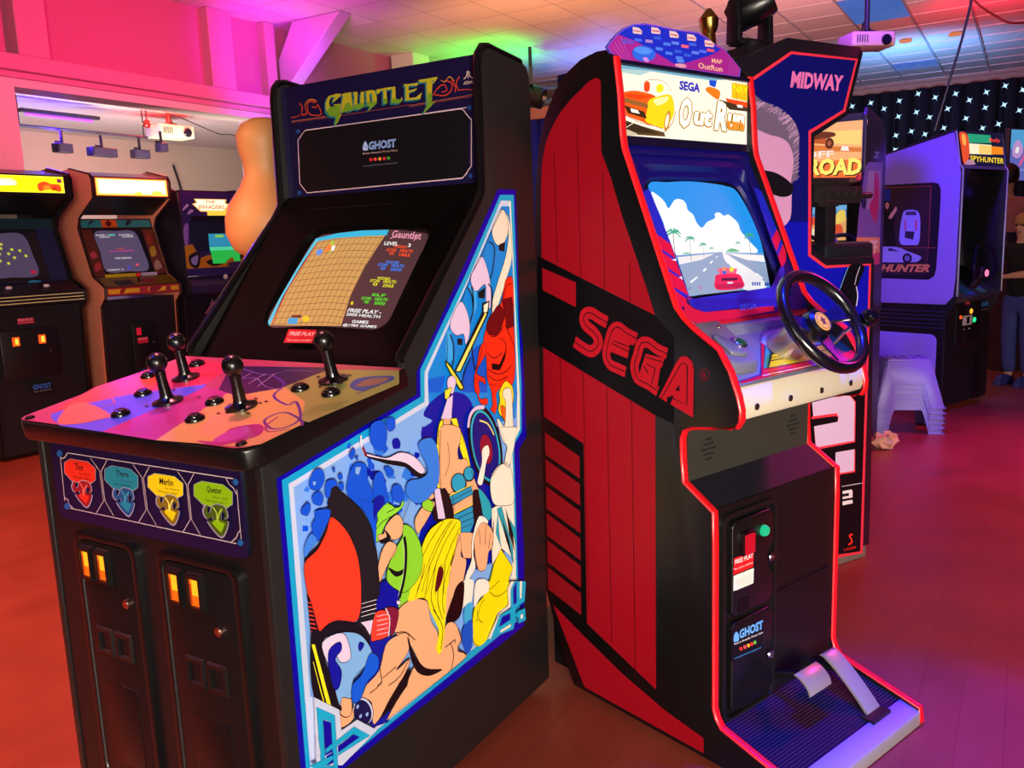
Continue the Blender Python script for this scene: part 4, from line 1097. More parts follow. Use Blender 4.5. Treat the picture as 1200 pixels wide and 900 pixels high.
["P","#ffffff",[4242,1193,4317,1198,4533,1015,4457,1010]],
["s","#8a7a78",29,[1408,2535,1262,2208,1153,1883]],
["s","#3ca888",44,[1408,2535,1280,2594,1144,2533]],
["s","#3ca888",45,[1408,2535,1367,2632,1283,2588]],
["s","#3ca888",45,[1408,2535,1497,2643,1497,2602]],
["s","#3ca888",45,[1408,2535,1585,2602,1649,2543]],
["s","#3ca888",45,[1408,2535,1600,2559,1678,2480]],
["s","#3ca888",45,[1408,2535,1560,2493,1620,2385]],
["s","#3ca888",44,[1408,2535,1219,2502,1054,2402]],
["s","#8a7a78",19,[1991,2340,1829,2010,1694,1683]],
["s","#3ca888",29,[1991,2340,1905,2379,1813,2340]],
["s","#3ca888",29,[1991,2340,1963,2404,1907,2375]],
["s","#3ca888",30,[1991,2340,2050,2411,2050,2384]],
["s","#3ca888",30,[1991,2340,2109,2384,2151,2345]],
["s","#3ca888",30,[1991,2340,2119,2355,2171,2303]],
["s","#3ca888",30,[1991,2340,2092,2312,2131,2241]],
["s","#3ca888",29,[1991,2340,1864,2319,1752,2253]],
["s","#8a7a78",15,[2430,2145,2345,1967,2280,1789]],
["s","#3ca888",23,[2430,2145,2363,2176,2290,2145]],
["s","#3ca888",23,[2430,2145,2409,2195,2364,2173]],
["s","#3ca888",23,[2430,2145,2477,2199,2477,2179]],
["s","#3ca888",23,[2430,2145,2523,2178,2556,2148]],
["s","#3ca888",23,[2430,2145,2531,2156,2571,2116]],
["s","#3ca888",23,[2430,2145,2510,2123,2541,2068]],
["s","#3ca888",23,[2430,2145,2330,2129,2242,2079]],
["s","#8a7a78",9,[2722,2021,2692,1953,2674,1886]],
["s","#3ca888",14,[2722,2021,2680,2039,2636,2021]],
["s","#3ca888",14,[2722,2021,2709,2051,2681,2037]],
["s","#3ca888",14,[2722,2021,2750,2053,2750,2041]],
["s","#3ca888",14,[2722,2021,2778,2040,2798,2022]],
["s","#3ca888",14,[2722,2021,2783,2027,2807,2003]],
["s","#3ca888",14,[2722,2021,2770,2007,2789,1974]],
["s","#3ca888",14,[2722,2021,2660,2011,2606,1981]],
["s","#8a7a78",11,[3984,2139,3913,1999,3856,1860]],
["s","#3ca888",17,[3984,2139,3933,2161,3878,2139]],
["s","#3ca888",17,[3984,2139,3969,2175,3934,2159]],
["s","#3ca888",17,[3984,2139,4020,2178,4020,2163]],
["s","#3ca888",17,[3984,2139,4055,2163,4080,2141]],
["s","#3ca888",17,[3984,2139,4061,2147,4091,2117]],
["s","#3ca888",17,[3984,2139,4045,2122,4067,2082]],
["s","#3ca888",17,[3984,2139,3908,2127,3840,2090]],
["s","#8a7a78",23,[4652,2358,4488,2050,4356,1745]],
["s","#3ca888",35,[4652,2358,4547,2403,4432,2357]],
["s","#3ca888",35,[4652,2358,4620,2432,4549,2398]],
["s","#3ca888",35,[4652,2358,4727,2439,4727,2408]],
["s","#3ca888",35,[4652,2358,4800,2408,4852,2363]],
["s","#3ca888",35,[4652,2358,4811,2375,4875,2315]],
["s","#3ca888",35,[4652,2358,4777,2325,4824,2243]],
["s","#3ca888",35,[4652,2358,4494,2333,4354,2257]],
["C","#60b890",[1416,1907,1620,1942,1781,1891]],
["C","#60b890",[3295,1906,3616,1987,3904,1882,3550,1873]],
["C","#e82858",[2376,1134,2513,1238,2924,1259,3438,1206,3534,1040,3404,796,2275,816]],
["P","#501840",[2650,1131,3345,1106,3299,1027,2606,1053]],
["P","#d8e0f0",[2830,1002,3076,995,3025,908,2793,915]],
["P","#c02050",[2331,972,3469,929,3391,797,2283,829]],
["P","#f06080",[2599,1390,2895,1443,3496,1365,3346,1226,2653,1252]],
["P","#d0a060",[3000,1391,2985,1372,2964,1356,2939,1343,2912,1336,2886,1334,2864,1338,2847,1348,2838,1363,2836,1381,2843,1400,2858,1419,2879,1435,2904,1448,2931,1456,2957,1458,2979,1453,2996,1443,3006,1429,3007,1411]],
["P","#e8e040",[3316,1351,3299,1330,3274,1310,3245,1296,3213,1287,3183,1285,3156,1290,3136,1302,3125,1319,3123,1339,3131,1361,3148,1383,3173,1402,3202,1417,3234,1426,3265,1428,3292,1423,3312,1411,3323,1394,3325,1374]],
["P","#3060d0",[2799,1334,2975,1324,2909,1233,2766,1241]],
["P","#3a58b0",[3906,933,3982,928,3929,829,3856,825]],
["P","#3a58b0",[4009,926,4085,921,4032,822,3958,818]],
["P","#3a58b0",[4112,919,4189,915,4135,815,4061,811]],
["P","#3a58b0",[4216,913,4293,908,4239,808,4165,804]],
["P","#3a58b0",[4464,878,4710,871,4662,770,4424,777]],
["S","#c060a0",24,[1568,944,1647,974,1701,935,1606,876,1568,944]],
["T","#5868b0","LOW",[1078,871,1220,873,1129,966],0]],
'g_scr': [
["C","#4a3034",[1728,4092,2459,4248,3363,4305,4321,4295,5180,4180,5846,3988,5806,3353,5773,2293,5742,1273,5616,1010,4573,1032,3189,1065,1541,1028,1514,1938,1584,2978]],
["P","#c89a58",[1845,3989,3001,4108,4301,4103,4221,3698,4106,3033,4083,2097,4251,1088,1678,1052,1661,2208,1736,3142]],
["P","#2cb4dc",[1728,4092,2459,4248,3363,4305,4329,4278,4352,4090,3582,4093,2551,4072,1833,3978]],
["P","#50c4dc",[1728,4092,1861,4017,1704,3199,1605,1992,1684,1041,1541,1028,1514,1938,1584,2978]],
["s","#c02830",36,[1862,3902,1752,3114,1663,2100,1758,1069]],
["s","#704028",15,[1846,3931,3025,4062,4265,4006]],
["s","#704028",15,[1832,3701,3060,3828,4262,3774]],
["s","#704028",15,[1818,3473,3095,3597,4259,3544]],
["s","#704028",15,[1804,3246,3129,3367,4256,3316]],
["s","#704028",15,[1790,3021,3164,3140,4253,3089]],
["s","#704028",14,[1776,2798,3197,2915,4250,2865]],
["s","#704028",14,[1762,2576,3231,2692,4247,2642]],
["s","#704028",14,[1749,2356,3264,2472,4245,2421]],
["s","#704028",14,[1735,2137,3297,2253,4242,2202]],
["s","#704028",14,[1722,1920,3330,2037,4239,1984]],
["s","#704028",14,[1708,1704,3362,1822,4236,1769]],
["s","#704028",14,[1695,1490,3394,1610,4233,1555]],
["s","#704028",14,[1682,1278,3426,1399,4231,1342]],
["s","#704028",14,[1669,1067,3457,1191,4228,1132]],
["s","#704028",15,[1927,3993,1786,2592,1805,1065]],
["s","#704028",15,[2125,4000,1986,2598,2009,1069]],
["s","#704028",15,[2322,4007,2186,2604,2212,1074]],
["s","#704028",15,[2518,4014,2383,2610,2413,1078]],
["s","#704028",15,[2711,4021,2579,2616,2612,1082]],
["s","#704028",15,[2904,4027,2773,2622,2809,1086]],
["s","#704028",14,[3094,4034,2966,2628,3005,1091]],
["s","#704028",14,[3284,4041,3157,2634,3198,1095]],
["s","#704028",14,[3471,4047,3346,2639,3391,1099]],
["s","#704028",14,[3658,4054,3534,2645,3581,1103]],
["s","#704028",14,[3842,4060,3720,2651,3770,1107]],
["s","#704028",14,[4026,4066,3905,2656,3958,1111]],
["s","#704028",14,[4207,4073,4089,2662,4143,1115]],
["C","#e88040",[2311,3630,2400,3909,2597,3760,2463,3569]],
["C","#a0d040",[2400,3909,2485,3973,2552,3790,2559,3499,2613,3619]],
["C","#f0f0f0",[2537,3762,2643,3786,2673,3617,2583,3621]],
["C","#6090f0",[2036,3640,2235,3661,2246,3475,2093,3480]],
["P","#30a0d8",[2276,1302,2607,1307,2682,1104,2319,1107]],
["P","#f0c020",[3034,1284,3045,1252,3043,1224,3028,1201,3001,1187,2966,1181,2924,1185,2882,1199,2842,1220,2808,1248,2784,1279,2773,1311,2775,1339,2790,1362,2817,1377,2853,1383,2894,1378,2937,1364,2977,1343,3010,1315]],
["P","#6a2c20",[2314,1390,2681,1411,2710,1309,2346,1313]],
["T","#e090a8","Gauntlet",[4560,3993,5604,3872,4507,4247],1],
["S","#e090a8",33,[4534,3956,4738,4039]],
["S","#e090a8",32,[5380,3850,5443,3943]],
["T","#f0f0f0","LEVEL",[4419,3739,4912,3699,4406,3859],1],
["T","#f0f0f0","3",[5275,3643,5375,3628,5253,3760],1],
["T","#ff5020","WARRIOR",[4790,3639,5262,3590,4782,3725],1],
["T","#ff5020","SCORE",[4603,3524,4949,3491,4601,3620],1],
["T","#ff5020","HEALTH",[5078,3476,5516,3430,5072,3581],1],
["T","#ff5020","50",[4762,3391,4929,3375,4746,3492],1],
["T","#ff5020","1865",[5115,3338,5499,3295,5109,3443],1],
["T","#3080f0","VALKYRIE",[4771,3112,5238,3070,4763,3196],1],
["T","#3080f0","SCORE",[4546,3023,4890,2995,4543,3118],1],
["T","#3080f0","HEALTH",[5017,2982,5453,2941,5011,3085],1],
["T","#3080f0","0",[4704,2895,4870,2881,4688,2994],1],
["T","#3080f0","3070",[5054,2847,5436,2809,5048,2950],1],
["T","#e0e020","WIZARD",[4733,2580,5197,2543,4725,2662],1],
["T","#e0e020","SCORE",[4534,2495,4875,2471,4531,2587],1],
["T","#e0e020","HEALTH",[5001,2459,5433,2425,4995,2561],1],
["T","#e0e020","0",[4690,2370,4855,2359,4675,2468],1],
["T","#e0e020","2565",[5038,2327,5416,2295,5032,2429],1],
["T","#50e020","ELF",[4837,2036,5294,2007,4830,2117],1],
["T","#50e020","SCORE",[4523,1920,4861,1902,4521,2011],1],
["T","#50e020","HEALTH",[4986,1892,5413,1864,4980,1992],1],
["T","#50e020","1485",[4678,1801,4841,1792,4663,1896],1],
["T","#50e020","2000",[5022,1764,5396,1737,5016,1862],1],
["T","#e8f0f0","FREE PLAY -",[4244,1518,5401,1460,4266,1633],1],
["T","#e8f0f0","2000 HEALTH",[4265,1404,5435,1335,4257,1493],1],
["T","#e8f0f0","GAMES",[4578,1178,5138,1156,4565,1276],1],
["T","#e8f0f0","@1985 GAMES",[4319,1060,5459,1020,4322,1158],1],
["P","#f0d020",[4223,1844,4304,1854,4328,1744,4259,1753]]],
'g_stk': [
["P","#b01820",[3068,921,4061,912,4116,520,3133,500]],
["T","#f0c0c0","FREE PLAY",[3179,729,4054,731,3187,841],1],
["T","#e8b8b8","No coins needed",[3215,551,4038,564,3198,628],0]],
'o_front': [
],
'o_door': [
["P","#e0181c",[671,5543,1522,5533,1493,5085,652,5110]],
["T","#f0e0e0","FREE PLAY",[718,5369,1489,5348,717,5486],1],
["T","#f0d0d0","No coins needed",[697,5214,1467,5190,696,5273],0],
["P","#d8dcd4",[664,5077,1529,5052,1512,4636,656,4668]],
["S","#b0b4ac",15,[746,4914,1448,4888]],
["S","#b0b4ac",15,[746,4840,1449,4812]],
["S","#b0b4ac",15,[747,4766,1451,4737]],
["P","#08080a",[596,3662,2009,3502,2001,2644,604,2756]],
["T","#60a8e8","GHOST",[925,3280,1965,3220,922,3538],2],
["C","#60a8e8",[692,3292,702,3477,806,3532,888,3429,902,3257]],
["T","#e8e8e8","Retro Arcade Party Hire",[705,3174,1967,3079,704,3250],0],
["P","#e03020",[1070,2971,1050,2940,999,2942,949,2975,928,3020,948,3051,998,3049,1049,3016]],
["P","#f05050",[1237,2958,1216,2927,1166,2929,1115,2963,1093,3008,1114,3039,1164,3037,1215,3004]],
["P","#f0a020",[1393,2950,1373,2919,1321,2921,1270,2955,1248,3000,1269,3031,1320,3029,1371,2996]],
["P","#e03020",[1539,2938,1518,2907,1466,2909,1415,2943,1393,2989,1413,3020,1465,3018,1517,2984]],
["P","#60b040",[1673,2938,1652,2907,1600,2909,1548,2943,1526,2989,1547,3020,1599,3018,1651,2984]],
["T","#4090d0","www.ghostretroarcade.co.uk",[708,2779,1900,2679,708,2855],0]],
't_side': [
["P","#e03048",[228,202,277,12234,2915,12288,3754,12739,3886,17123,2053,17950,1415,19884,4999,19889,6947,18849,9288,18357,9308,2499,2142,375]],
["P","#0a0d68",[396,315,403,12173,2982,12179,3914,12682,4024,17194,2176,18022,1557,19813,4954,19792,6824,18786,9288,18249,9308,2628,2147,523]],
["P","#0c10b0",[6719,13994,3951,13937,3914,12682,2982,12179,403,12173,425,7768,6645,8463]],
["P","#0c0a10",[9300,8881,398,7765,396,315,2147,523,9308,2822]],
["T","#e070b8","MIDWAY",[5019,18655,2290,18667,4917,19226],2],
["C","#6a5878",[7181,18039,6320,18112,5627,17874,4915,17595,4544,17124,4521,16285,4576,15580,4860,15296,4848,14801,5116,13879,7135,13924]],
["C","#c890c0",[7168,16911,5908,16980,5099,16761,4777,16141,4911,15296,4848,14801,5115,13865,7134,13785]],
["S","#b088b8",27,[6079,17843,5660,17972]],
["S","#b088b8",28,[5184,17448,4891,17567]],
["S","#b088b8",27,[6976,17874,6527,18093]],
["S","#b088b8",28,[5376,17445,4890,17566]],
["S","#b088b8",28,[4850,16715,4504,16919]],
["S","#b088b8",28,[4963,17152,4691,17352]],
["S","#c8a0c8",27,[6943,17854,6634,18090]],
["S","#b088b8",27,[5615,17551,5200,17781]],
["S","#9078a0",27,[6330,17881,5946,18041]],
["S","#b088b8",28,[4993,16292,4516,16473]],
["S","#9078a0",28,[4782,16400,4518,16565]],
["S","#b088b8",27,[5580,17535,5111,17729]],
["S","#c8a0c8",28,[5067,17167,4722,17392]],
["S","#9078a0",27,[5405,17633,5260,17813]],
["S","#9078a0",27,[6409,17937,6231,18080]],
["S","#9078a0",27,[5709,17738,5433,17892]],
["S","#c8a0c8",27,[6623,17923,6350,18088]],
["S","#b088b8",28,[4879,15673,4498,15777]],
["S","#b088b8",28,[4810,16820,4518,16989]],
["S","#c8a0c8",28,[5403,17374,4930,17600]],
["S","#c8a0c8",28,[5031,17038,4605,17216]],
["S","#b088b8",27,[5608,17610,5406,17881]],
["S","#b088b8",27,[5413,17694,5275,17821]],
["S","#b088b8",27,[6825,17959,6486,18092]],
["S","#b088b8",27,[6090,17851,5916,18035]],
["S","#c8a0c8",28,[4771,15923,4505,16072]],
["S","#c8a0c8",28,[4789,16770,4520,16995]],
["S","#b088b8",28,[4895,15776,4502,15924]],
["S","#c8a0c8",27,[5837,17729,5513,17923]],
["S","#b088b8",28,[5199,17202,4775,17454]],
["S","#9078a0",28,[5005,16935,4605,17216]],
["S","#c8a0c8",28,[5033,16904,4550,17092]],
["S","#b088b8",28,[4672,15421,4493,15604]],
["S","#c8a0c8",27,[6037,17763,5611,17957]],
["S","#c8a0c8",28,[4925,17247,4743,17417]],
["S","#9078a0",28,[5067,17116,4644,17283]],
["S","#9078a0",28,[4949,16942,4540,17065]],
["S","#c8a0c8",27,[6704,17835,6266,18083]],
["S","#c8a0c8",27,[6764,17946,6315,18086]],
["S","#c8a0c8",27,[5342,17435,4974,17635]],
["S","#b088b8",28,[4662,16101,4510,16239]],
["S","#c8a0c8",27,[5385,17592,5099,17721]],
["S","#c8a0c8",28,[4805,16126,4514,16390]],
["S","#b088b8",27,[5541,17475,5097,17721]],
["S","#b088b8",28,[5139,17282,4833,17514]],
["S","#c8a0c8",27,[5261,17378,4954,17619]],
["S","#b088b8",28,[4847,16588,4524,16791]],
["S","#c8a0c8",28,[5069,16950,4581,17167]],
["S","#9078a0",27,[6420,17918,6113,18067]],
["S","#c8a0c8",27,[5492,17534,5039,17682]],
["S","#9078a0",27,[5418,17667,5254,17810]],
["S","#b088b8",27,[7040,17872,6594,18092]],
["S","#9078a0",27,[5725,17658,5515,17923]],
["S","#b088b8",27,[5602,17705,5409,17882]],
["S","#9078a0",27,[5230,17530,5059,17696]],
["S","#9078a0",27,[5860,17745,5610,17956]],
["S","#b088b8",27,[5549,17570,5068,17702]],
["S","#9078a0",27,[6260,17776,5868,18025]],
["S","#9078a0",28,[4700,16679,4508,16942]],
["S","#b088b8",28,[5342,17448,4919,17591]],
["C","#120f18",[7155,15715,6282,15777,5501,15631,4838,15261,4892,14943,5363,14847,5971,14983,6665,15158,7149,15185]],
["C","#a878a8",[7159,16107,6579,15979,6277,15433,6563,14882,7146,14885]],
["C","#0a0a14",[1655,12195,713,12151,1085,11388,1141,10618,1591,10649,2143,11216]],
["S","#70a8f0",35,[1655,12195,1903,11787,2187,11219]],
["S","#c8c0e8",36,[985,12163,1191,11749,1268,11458]],
["s","#c8c0e8",60,[1175,11393,1069,11031,1141,10618]],
["P","#f03848",[3605,7356,1383,7125,999,6766,966,5095,3290,5143]],
["P","#d8b8dc",[3605,7356,1449,7133,1065,6756,1035,5169,3293,5231]],
["P","#f03848",[3580,6510,2134,6453,1998,6276,2056,6107,3569,6145]],
["P","#0c0a10",[3577,6406,2194,6347,2037,6281,2056,6089,3567,6102]],
["P","#f03848",[2137,4827,952,4792,910,3833,2102,3893]],
["P","#d8b8dc",[2138,4854,1006,4801,980,3900,2104,3966]],
["S","#d0c8d0",28,[1689,3365,411,3283]],
["P","#e8d8e0",[1646,3160,1125,3136,1045,3074,1033,2781,1633,2822,1637,2919,1254,2895,1259,3017,1641,3040]],
["P","#e8d8e0",[1629,2725,1021,2682,1015,2526,1622,2556]],
["s","#f03020",80,[935,1176,1147,1172,1034,1000,992,843,1201,790]],
["T","#e02820","LAZER",[1459,577,693,530,1463,676],1]],
'r_marq': [
["P","#f0b070",[2638,19101,4244,19518,6022,19500,5786,16419,2685,16618]],
["P","#f8d070",[3936,19069,5730,18987,5710,18170,4225,18394]],
["P","#f0a0a0",[5761,19436,6022,19482,5900,17697,5752,17617]],
["P","#f07030",[3045,17465,5757,17434,5760,16421,2874,16605]],
["P","#d87830",[2933,18416,5740,18030,5747,17801,2939,18086]],
["C","#6a3018",[3112,18775,3384,19076,4211,18997,4352,18799,3945,18698,3487,18600]],
["P","#5a2818",[4277,18348,4253,18262,4207,18190,4145,18140,4073,18116,3998,18122,3928,18155,3868,18214,3826,18292,3804,18381,3807,18474,3832,18560,3878,18631,3940,18681,4012,18704,4087,18699,4157,18665,4216,18606,4258,18529,4279,18440]],
["P","#a85838",[4151,18381,4139,18338,4117,18302,4089,18277,4055,18264,4021,18266,3988,18282,3961,18311,3942,18349,3932,18394,3934,18440,3946,18483,3968,18519,3997,18544,4030,18557,4065,18555,4097,18539,4124,18510,4143,18472,4153,18427]],
["P","#b85820",[3114,18681,3853,18706,3860,18380,3118,18494]],
["T","#f8e4d0","OFF",[2664,17703,4289,17627,2657,18082],1],
["P","#f8e8d8",[4644,17969,4728,18211,5044,18155,5095,17912]],
["T","#5a2c10","ROAD",[2967,16665,5820,16491,3043,17578],2],
["T","#f8e868","ROAD",[2890,16737,5756,16560,2966,17660],2]],
'r_side': [
["P","#7a5ab8",[-354,16936,745,17273,6217,17593,6110,14097,6237,11370,-2442,11728,-2393,12997,-1873,14619]],
["P","#a888c8",[837,16813,5428,17044,5464,14761,-214,14686]],
["C","#c02040",[3021,16729,4679,16707,5084,14909,3958,13891,1530,14853,2969,15463]],
["C","#1a1830",[-1057,15268,558,15213,74,14690,-1085,14812]],
["P","#e8a040",[-2424,13178,5852,13059,6068,12114,-2543,12322]],
["P","#c83858",[-2543,12322,6068,12114,6237,11370,-2442,11728]],
["T","#f0e0e8","OFF",[-707,12126,5037,12041,-635,12966],1],
["T","#a898d8","Z",[2514,17615,4447,17736,2756,17966],0]],
's_side': [
["P","#15102c",[6621,16822,1395,16696,1056,16577,879,16223,851,15621,853,14230,944,10561,1048,10083,1377,9812,1572,9771,6385,9874]],
["P","#2a1830",[5536,16654,1560,16504,1624,10942,1635,10078,5299,10147]],
["S","#8a3848",48,[5534,16605,1577,16459,1576,12087,5372,12153]],
["S","#8a3848",47,[1576,12087,994,12077]],
["S","#703050",38,[1576,12087,1673,10942]],
["P","#1828a0",[5424,16499,4632,16443,4632,15084,5076,15695,5391,15616]],
["C","#0c0a18",[5213,15116,5020,15594,4649,15523,4420,14976,4196,14576,4266,13703,4109,12328,4841,12243,5109,13734]],
["C","#b87890",[5012,15398,4837,15505,4692,15283,4818,14997,4969,15103]],
["C","#c88898",[4712,14405,4315,14970,4167,15156,4104,14862,4498,14298]],
["C","#8c84e8",[3629,14549,3386,14845,2580,14784,2314,14343,2245,13437,2329,12388,2877,12303,3718,12418,3788,13394]],
["P","#3c2868",[3382,14729,2627,14710,2566,14450,3372,14488]],
["P","#c0305a",[3440,14155,3358,14151,3327,13378,3429,13382]],
["P","#c0305a",[2652,14121,2532,14115,2519,13351,2619,13355]],
["P","#2c1c48",[3376,13331,2666,13260,2742,12686,3407,12848]],
["C","#8c84d8",[5910,12062,4734,12221,3789,12126,3059,11822,2141,11473,2228,11185,2824,11043,5879,11155]],
["P","#2c2060",[4701,11894,4574,12159,3778,11851]],
["P","#181030",[2776,11334,2789,11220,2836,11117,2914,11036,3014,10984,3126,10966,3241,10984,3346,11037,3431,11120,3487,11224,3510,11339,3497,11454,3448,11557,3370,11638,3269,11690,3156,11707,3043,11687,2938,11633,2854,11551,2798,11448]],
["P","#6860a8",[2938,11335,2945,11269,2971,11209,3014,11162,3070,11132,3133,11122,3196,11133,3254,11163,3302,11211,3333,11271,3346,11338,3339,11404,3312,11464,3268,11511,3213,11541,3150,11551,3087,11540,3029,11509,2982,11461,2951,11401]],
["T","#c87858","HUNTER",[5252,10329,1449,10320,5004,10901],2]],
's_marq': [
["P","#181838",[219,2365,6836,2498,7273,26,568,83]],
["P","#28a078",[1476,2223,4841,2245,4899,1670,1513,1585]],
["P","#fff0c8",[1423,1542,4874,1545,4906,844,1488,800]],
["P","#f88820",[4682,1456,6621,1440,6599,894,4561,859]],
["P","#ffd070",[2981,1478,4860,1479,4739,881,2853,841]],
["C","#e85030",[355,2253,1452,2102,1419,702,560,43,344,1383]],
["C","#f8b050",[646,2107,1117,2048,1072,1409,682,1475]],
["T","#ff4030","Bally",[4523,1697,6230,1719,4660,2032],1],
["T","#ffd830","SPYHUNTER",[1418,286,6514,211,1531,690],1],
["C","#b080a0",[644,61,1446,423,2201,80]]],
'o_bez': [
["P","#1420c0",[210,1964,307,3482,696,3660,735,3528,767,1923,737,1583,703,623,240,526,210,1043]],
["P","#1420c0",[5328,3761,5640,3620,5640,1670,5158,1179,5152,1948]],
["P","#1420c0",[627,537,4253,624,5313,1363,5128,895,4451,9,662,327]],
["P","#c01040",[240,2451,750,2061,730,1660,244,2006]],
["P","#c01040",[219,1935,715,1563,694,1141,217,1482]],
["P","#c01040",[210,1395,696,1056,692,624,210,934]],
["P","#c01040",[210,840,553,564,492,341,210,365]],
["P","#c01040",[5640,2386,5640,2070,5174,1682,5198,2082]],
["P","#c01040",[5640,1915,5640,1660,5446,1357,5122,1181,5144,1515]],
["P","#d0d0f0",[557,1634,735,1668,726,1583]],
["P","#d0d0f0",[568,1148,704,1161,691,1069]],
["P","#b8123c",[210,114,464,487,678,290,1054,145,4017,80,4003,-65,1985,-122,269,-116,210,5]],
["P","#1618a8",[818,549,740,285,1054,145,4135,145,4223,286]],
["T","#3050e0","SEGA",[2483,66,3246,63,2580,233],1]],
'o_dash': [
["P","#c8102c",[210,-409,1178,-337,2730,974,3027,946,3215,857,5640,781,5640,-472,3864,-404,210,-471]],
["P","#0c2c38",[2773,858,3177,826,5640,738,5640,-143,5336,-176,4080,-248,1651,-173,1485,-140]],
["P","#3a9088",[2515,618,2347,334,1656,-141,1496,-142]],
["P","#e8d020",[2365,262,3404,176,4939,252,4880,91,4877,-202,4135,-208,1712,-152]],
["S","#30180c",34,[2005,57,4838,62]],
["S","#30180c",27,[2149,145,4831,174]],
["S","#30180c",33,[4890,276,4713,-317]],
["P","#2a6a78",[4800,629,5162,531,4998,294,4283,308]],
["S","#e8e0e0",25,[1174,-368,3902,-376]],
["S","#e83040",64,[1345,-255,4033,-282]]],
'stars': [
[-3871,33726],
[-6500,32986],
[-10613,33144],
[-13375,32933],
[-8655,32033],
[-1486,32913],
[1273,33120],
[3135,31986],
[5322,32868],
[7709,33480],
[5280,30670],
[7699,30822],
[9677,29803],
[291,31054],
[-4023,31020],
[-2154,30081],
[-6548,30644],
[2800,29398],
[7107,28140],
[5063,27756],
[-118,28300],
[-2687,27607],
[-4623,28233],
[-6810,27826],
[-6866,25658],
[9954,32635]]}
YG = radians(-31.43); YO = radians(39.06)
# room axes: rx runs along the far wall, ry away from the doorway, both turned by YG
RO = Vector((-.471, 1.527, 0))
def RM(x, y, z=0): return Vector((RO.x+cos(YG)*x-sin(YG)*y, RO.y+sin(YG)*x+cos(YG)*y, z))
BLK = mat('#0b0a0c', .42, bump=.15, bscale=300)
BLKG = mat('#08070a', .22)
VINYL = mat('#1a191a', .38, bump=.35, bscale=420)
DNAVY = mat('#0c0828', .35)
CHROME = mat('#c8c4c0', .22, 1)
STEEL = mat('#cfc9bd', .38, .85)
# =================================================================== ROOM
ZC = 3.6
def struct(name, b, m=None, bevel=0, par=None, smooth=False):
    o = b.build(name, m, par, bevel, smooth)
    if par is None: o['kind'] = 'structure'
    return o
def rot_room(b): # build in room coordinates, place by matrix
    return Matrix.Translation(RO) @ Matrix.Rotation(YG, 4, 'Z')
MR = Matrix.Translation(RO) @ Matrix.Rotation(YG, 4, 'Z')
def rstruct(name, b, m=None, bevel=0):
    o = b.build(name, m, None, bevel, False); o.matrix_world = MR; o['kind'] = 'structure'; return o
# floor: glossy reddish boards
fm, nt, pb = nodes_mat('varnished_floor')
tc = nt.nodes.new('ShaderNodeTexCoord'); mp = nt.nodes.new('ShaderNodeMapping'); mp.inputs['Rotation'].default_value = (0, 0, radians(90))
br = nt.nodes.new('ShaderNodeTexBrick'); br.inputs['Scale'].default_value = 1; br.inputs['Brick Width'].default_value = 1.6; br.inputs['Row Height'].default_value = .11
br.inputs['Mortar Size'].default_value = .0012; br.inputs['Color1'].default_value = lin('#9c4636'); br.inputs['Color2'].default_value = lin('#964232'); br.inputs['Mortar'].default_value = lin('#843628')
ns = nt.nodes.new('ShaderNodeTexNoise'); ns.inputs['Scale'].default_value = 3.2; ns.inputs['Detail'].default_value = 6
mx = nt.nodes.new('ShaderNodeMix'); mx.data_type = 'RGBA'; mx.blend_type = 'MULTIPLY'; mx.inputs[0].default_value = .55
rp = nt.nodes.new('ShaderNodeValToRGB'); rp.color_ramp.elements[0].position = .3; rp.color_ramp.elements[0].color = (.55, .5, .5, 1); rp.color_ramp.elements[1].position = .7; rp.color_ramp.elements[1].color = (1, 1, 1, 1)
for a, c in ((tc.outputs['Object'], mp.inputs[0]), (mp.outputs[0], br.inputs['Vector']), (tc.outputs['Object'], ns.inputs['Vector']), (ns.outputs['Fac'], rp.inputs[0]), (br.outputs['Color'], mx.inputs[6]), (rp.outputs[0], mx.inputs[7]), (mx.outputs[2], pb.inputs['Base Color'])): nt.links.new(a, c)
rr = nt.nodes.new('ShaderNodeMapRange'); rr.inputs[3].default_value = .28; rr.inputs[4].default_value = .5
nt.links.new(ns.outputs['Fac'], rr.inputs[0]); nt.links.new(rr.outputs[0], pb.inputs['Roughness'])
rstruct('floor', MB().box(-9.5, 7, -4.5, 15.2, -.1, 0), fm)
# ceiling: suspended tiles
cm, nt, pb = nodes_mat('ceiling_tiles')
tc = nt.nodes.new('ShaderNodeTexCoord'); mp = nt.nodes.new('ShaderNodeMapping'); mp.inputs['Location'].default_value = (.0148, .2, 0)
br = nt.nodes.new('ShaderNodeTexBrick'); br.offset = 0; br.inputs['Scale'].default_value = 1; br.inputs['Brick Width'].default_value = .5655; br.inputs['Row Height'].default_value = .5655
br.inputs['Mortar Size'].default_value = .007; br.inputs['Color1'].default_value = lin('#c9c4bc'); br.inputs['Color2'].default_value = lin('#bdb8b0'); br.inputs['Mortar'].default_value = lin('#98928c')
pb.inputs['Roughness'].default_value = .5
for a, c in ((tc.outputs['Object'], mp.inputs[0]), (mp.outputs[0], br.inputs['Vector']), (br.outputs['Color'], pb.inputs['Base Color'])): nt.links.new(a, c)
rstruct('ceiling', MB().box(-9.5, 7, -4.5, 14.4, ZC, ZC+.1), cm)
# bright metal runners of the ceiling grid near the far wall
b = MB()
for x in (-1.711, -1.146, -.58, -.015, .551, 1.116, 1.68): b.box(x-.012, x+.012, 5.0, 14, ZC-.012, ZC)
for y in [8.283+.5655*i for i in range(11)]: b.box(-5, 6, y-.006, y+.006, ZC-.006, ZC)
rstruct('trim_1', b, mat('#d8dce0', .25, .6))
WALL = mat('#b8b0a8', .7, bump=.1, bscale=40, vary=.05)
WALL2 = mat('#c4bcb0', .65, vary=.04)
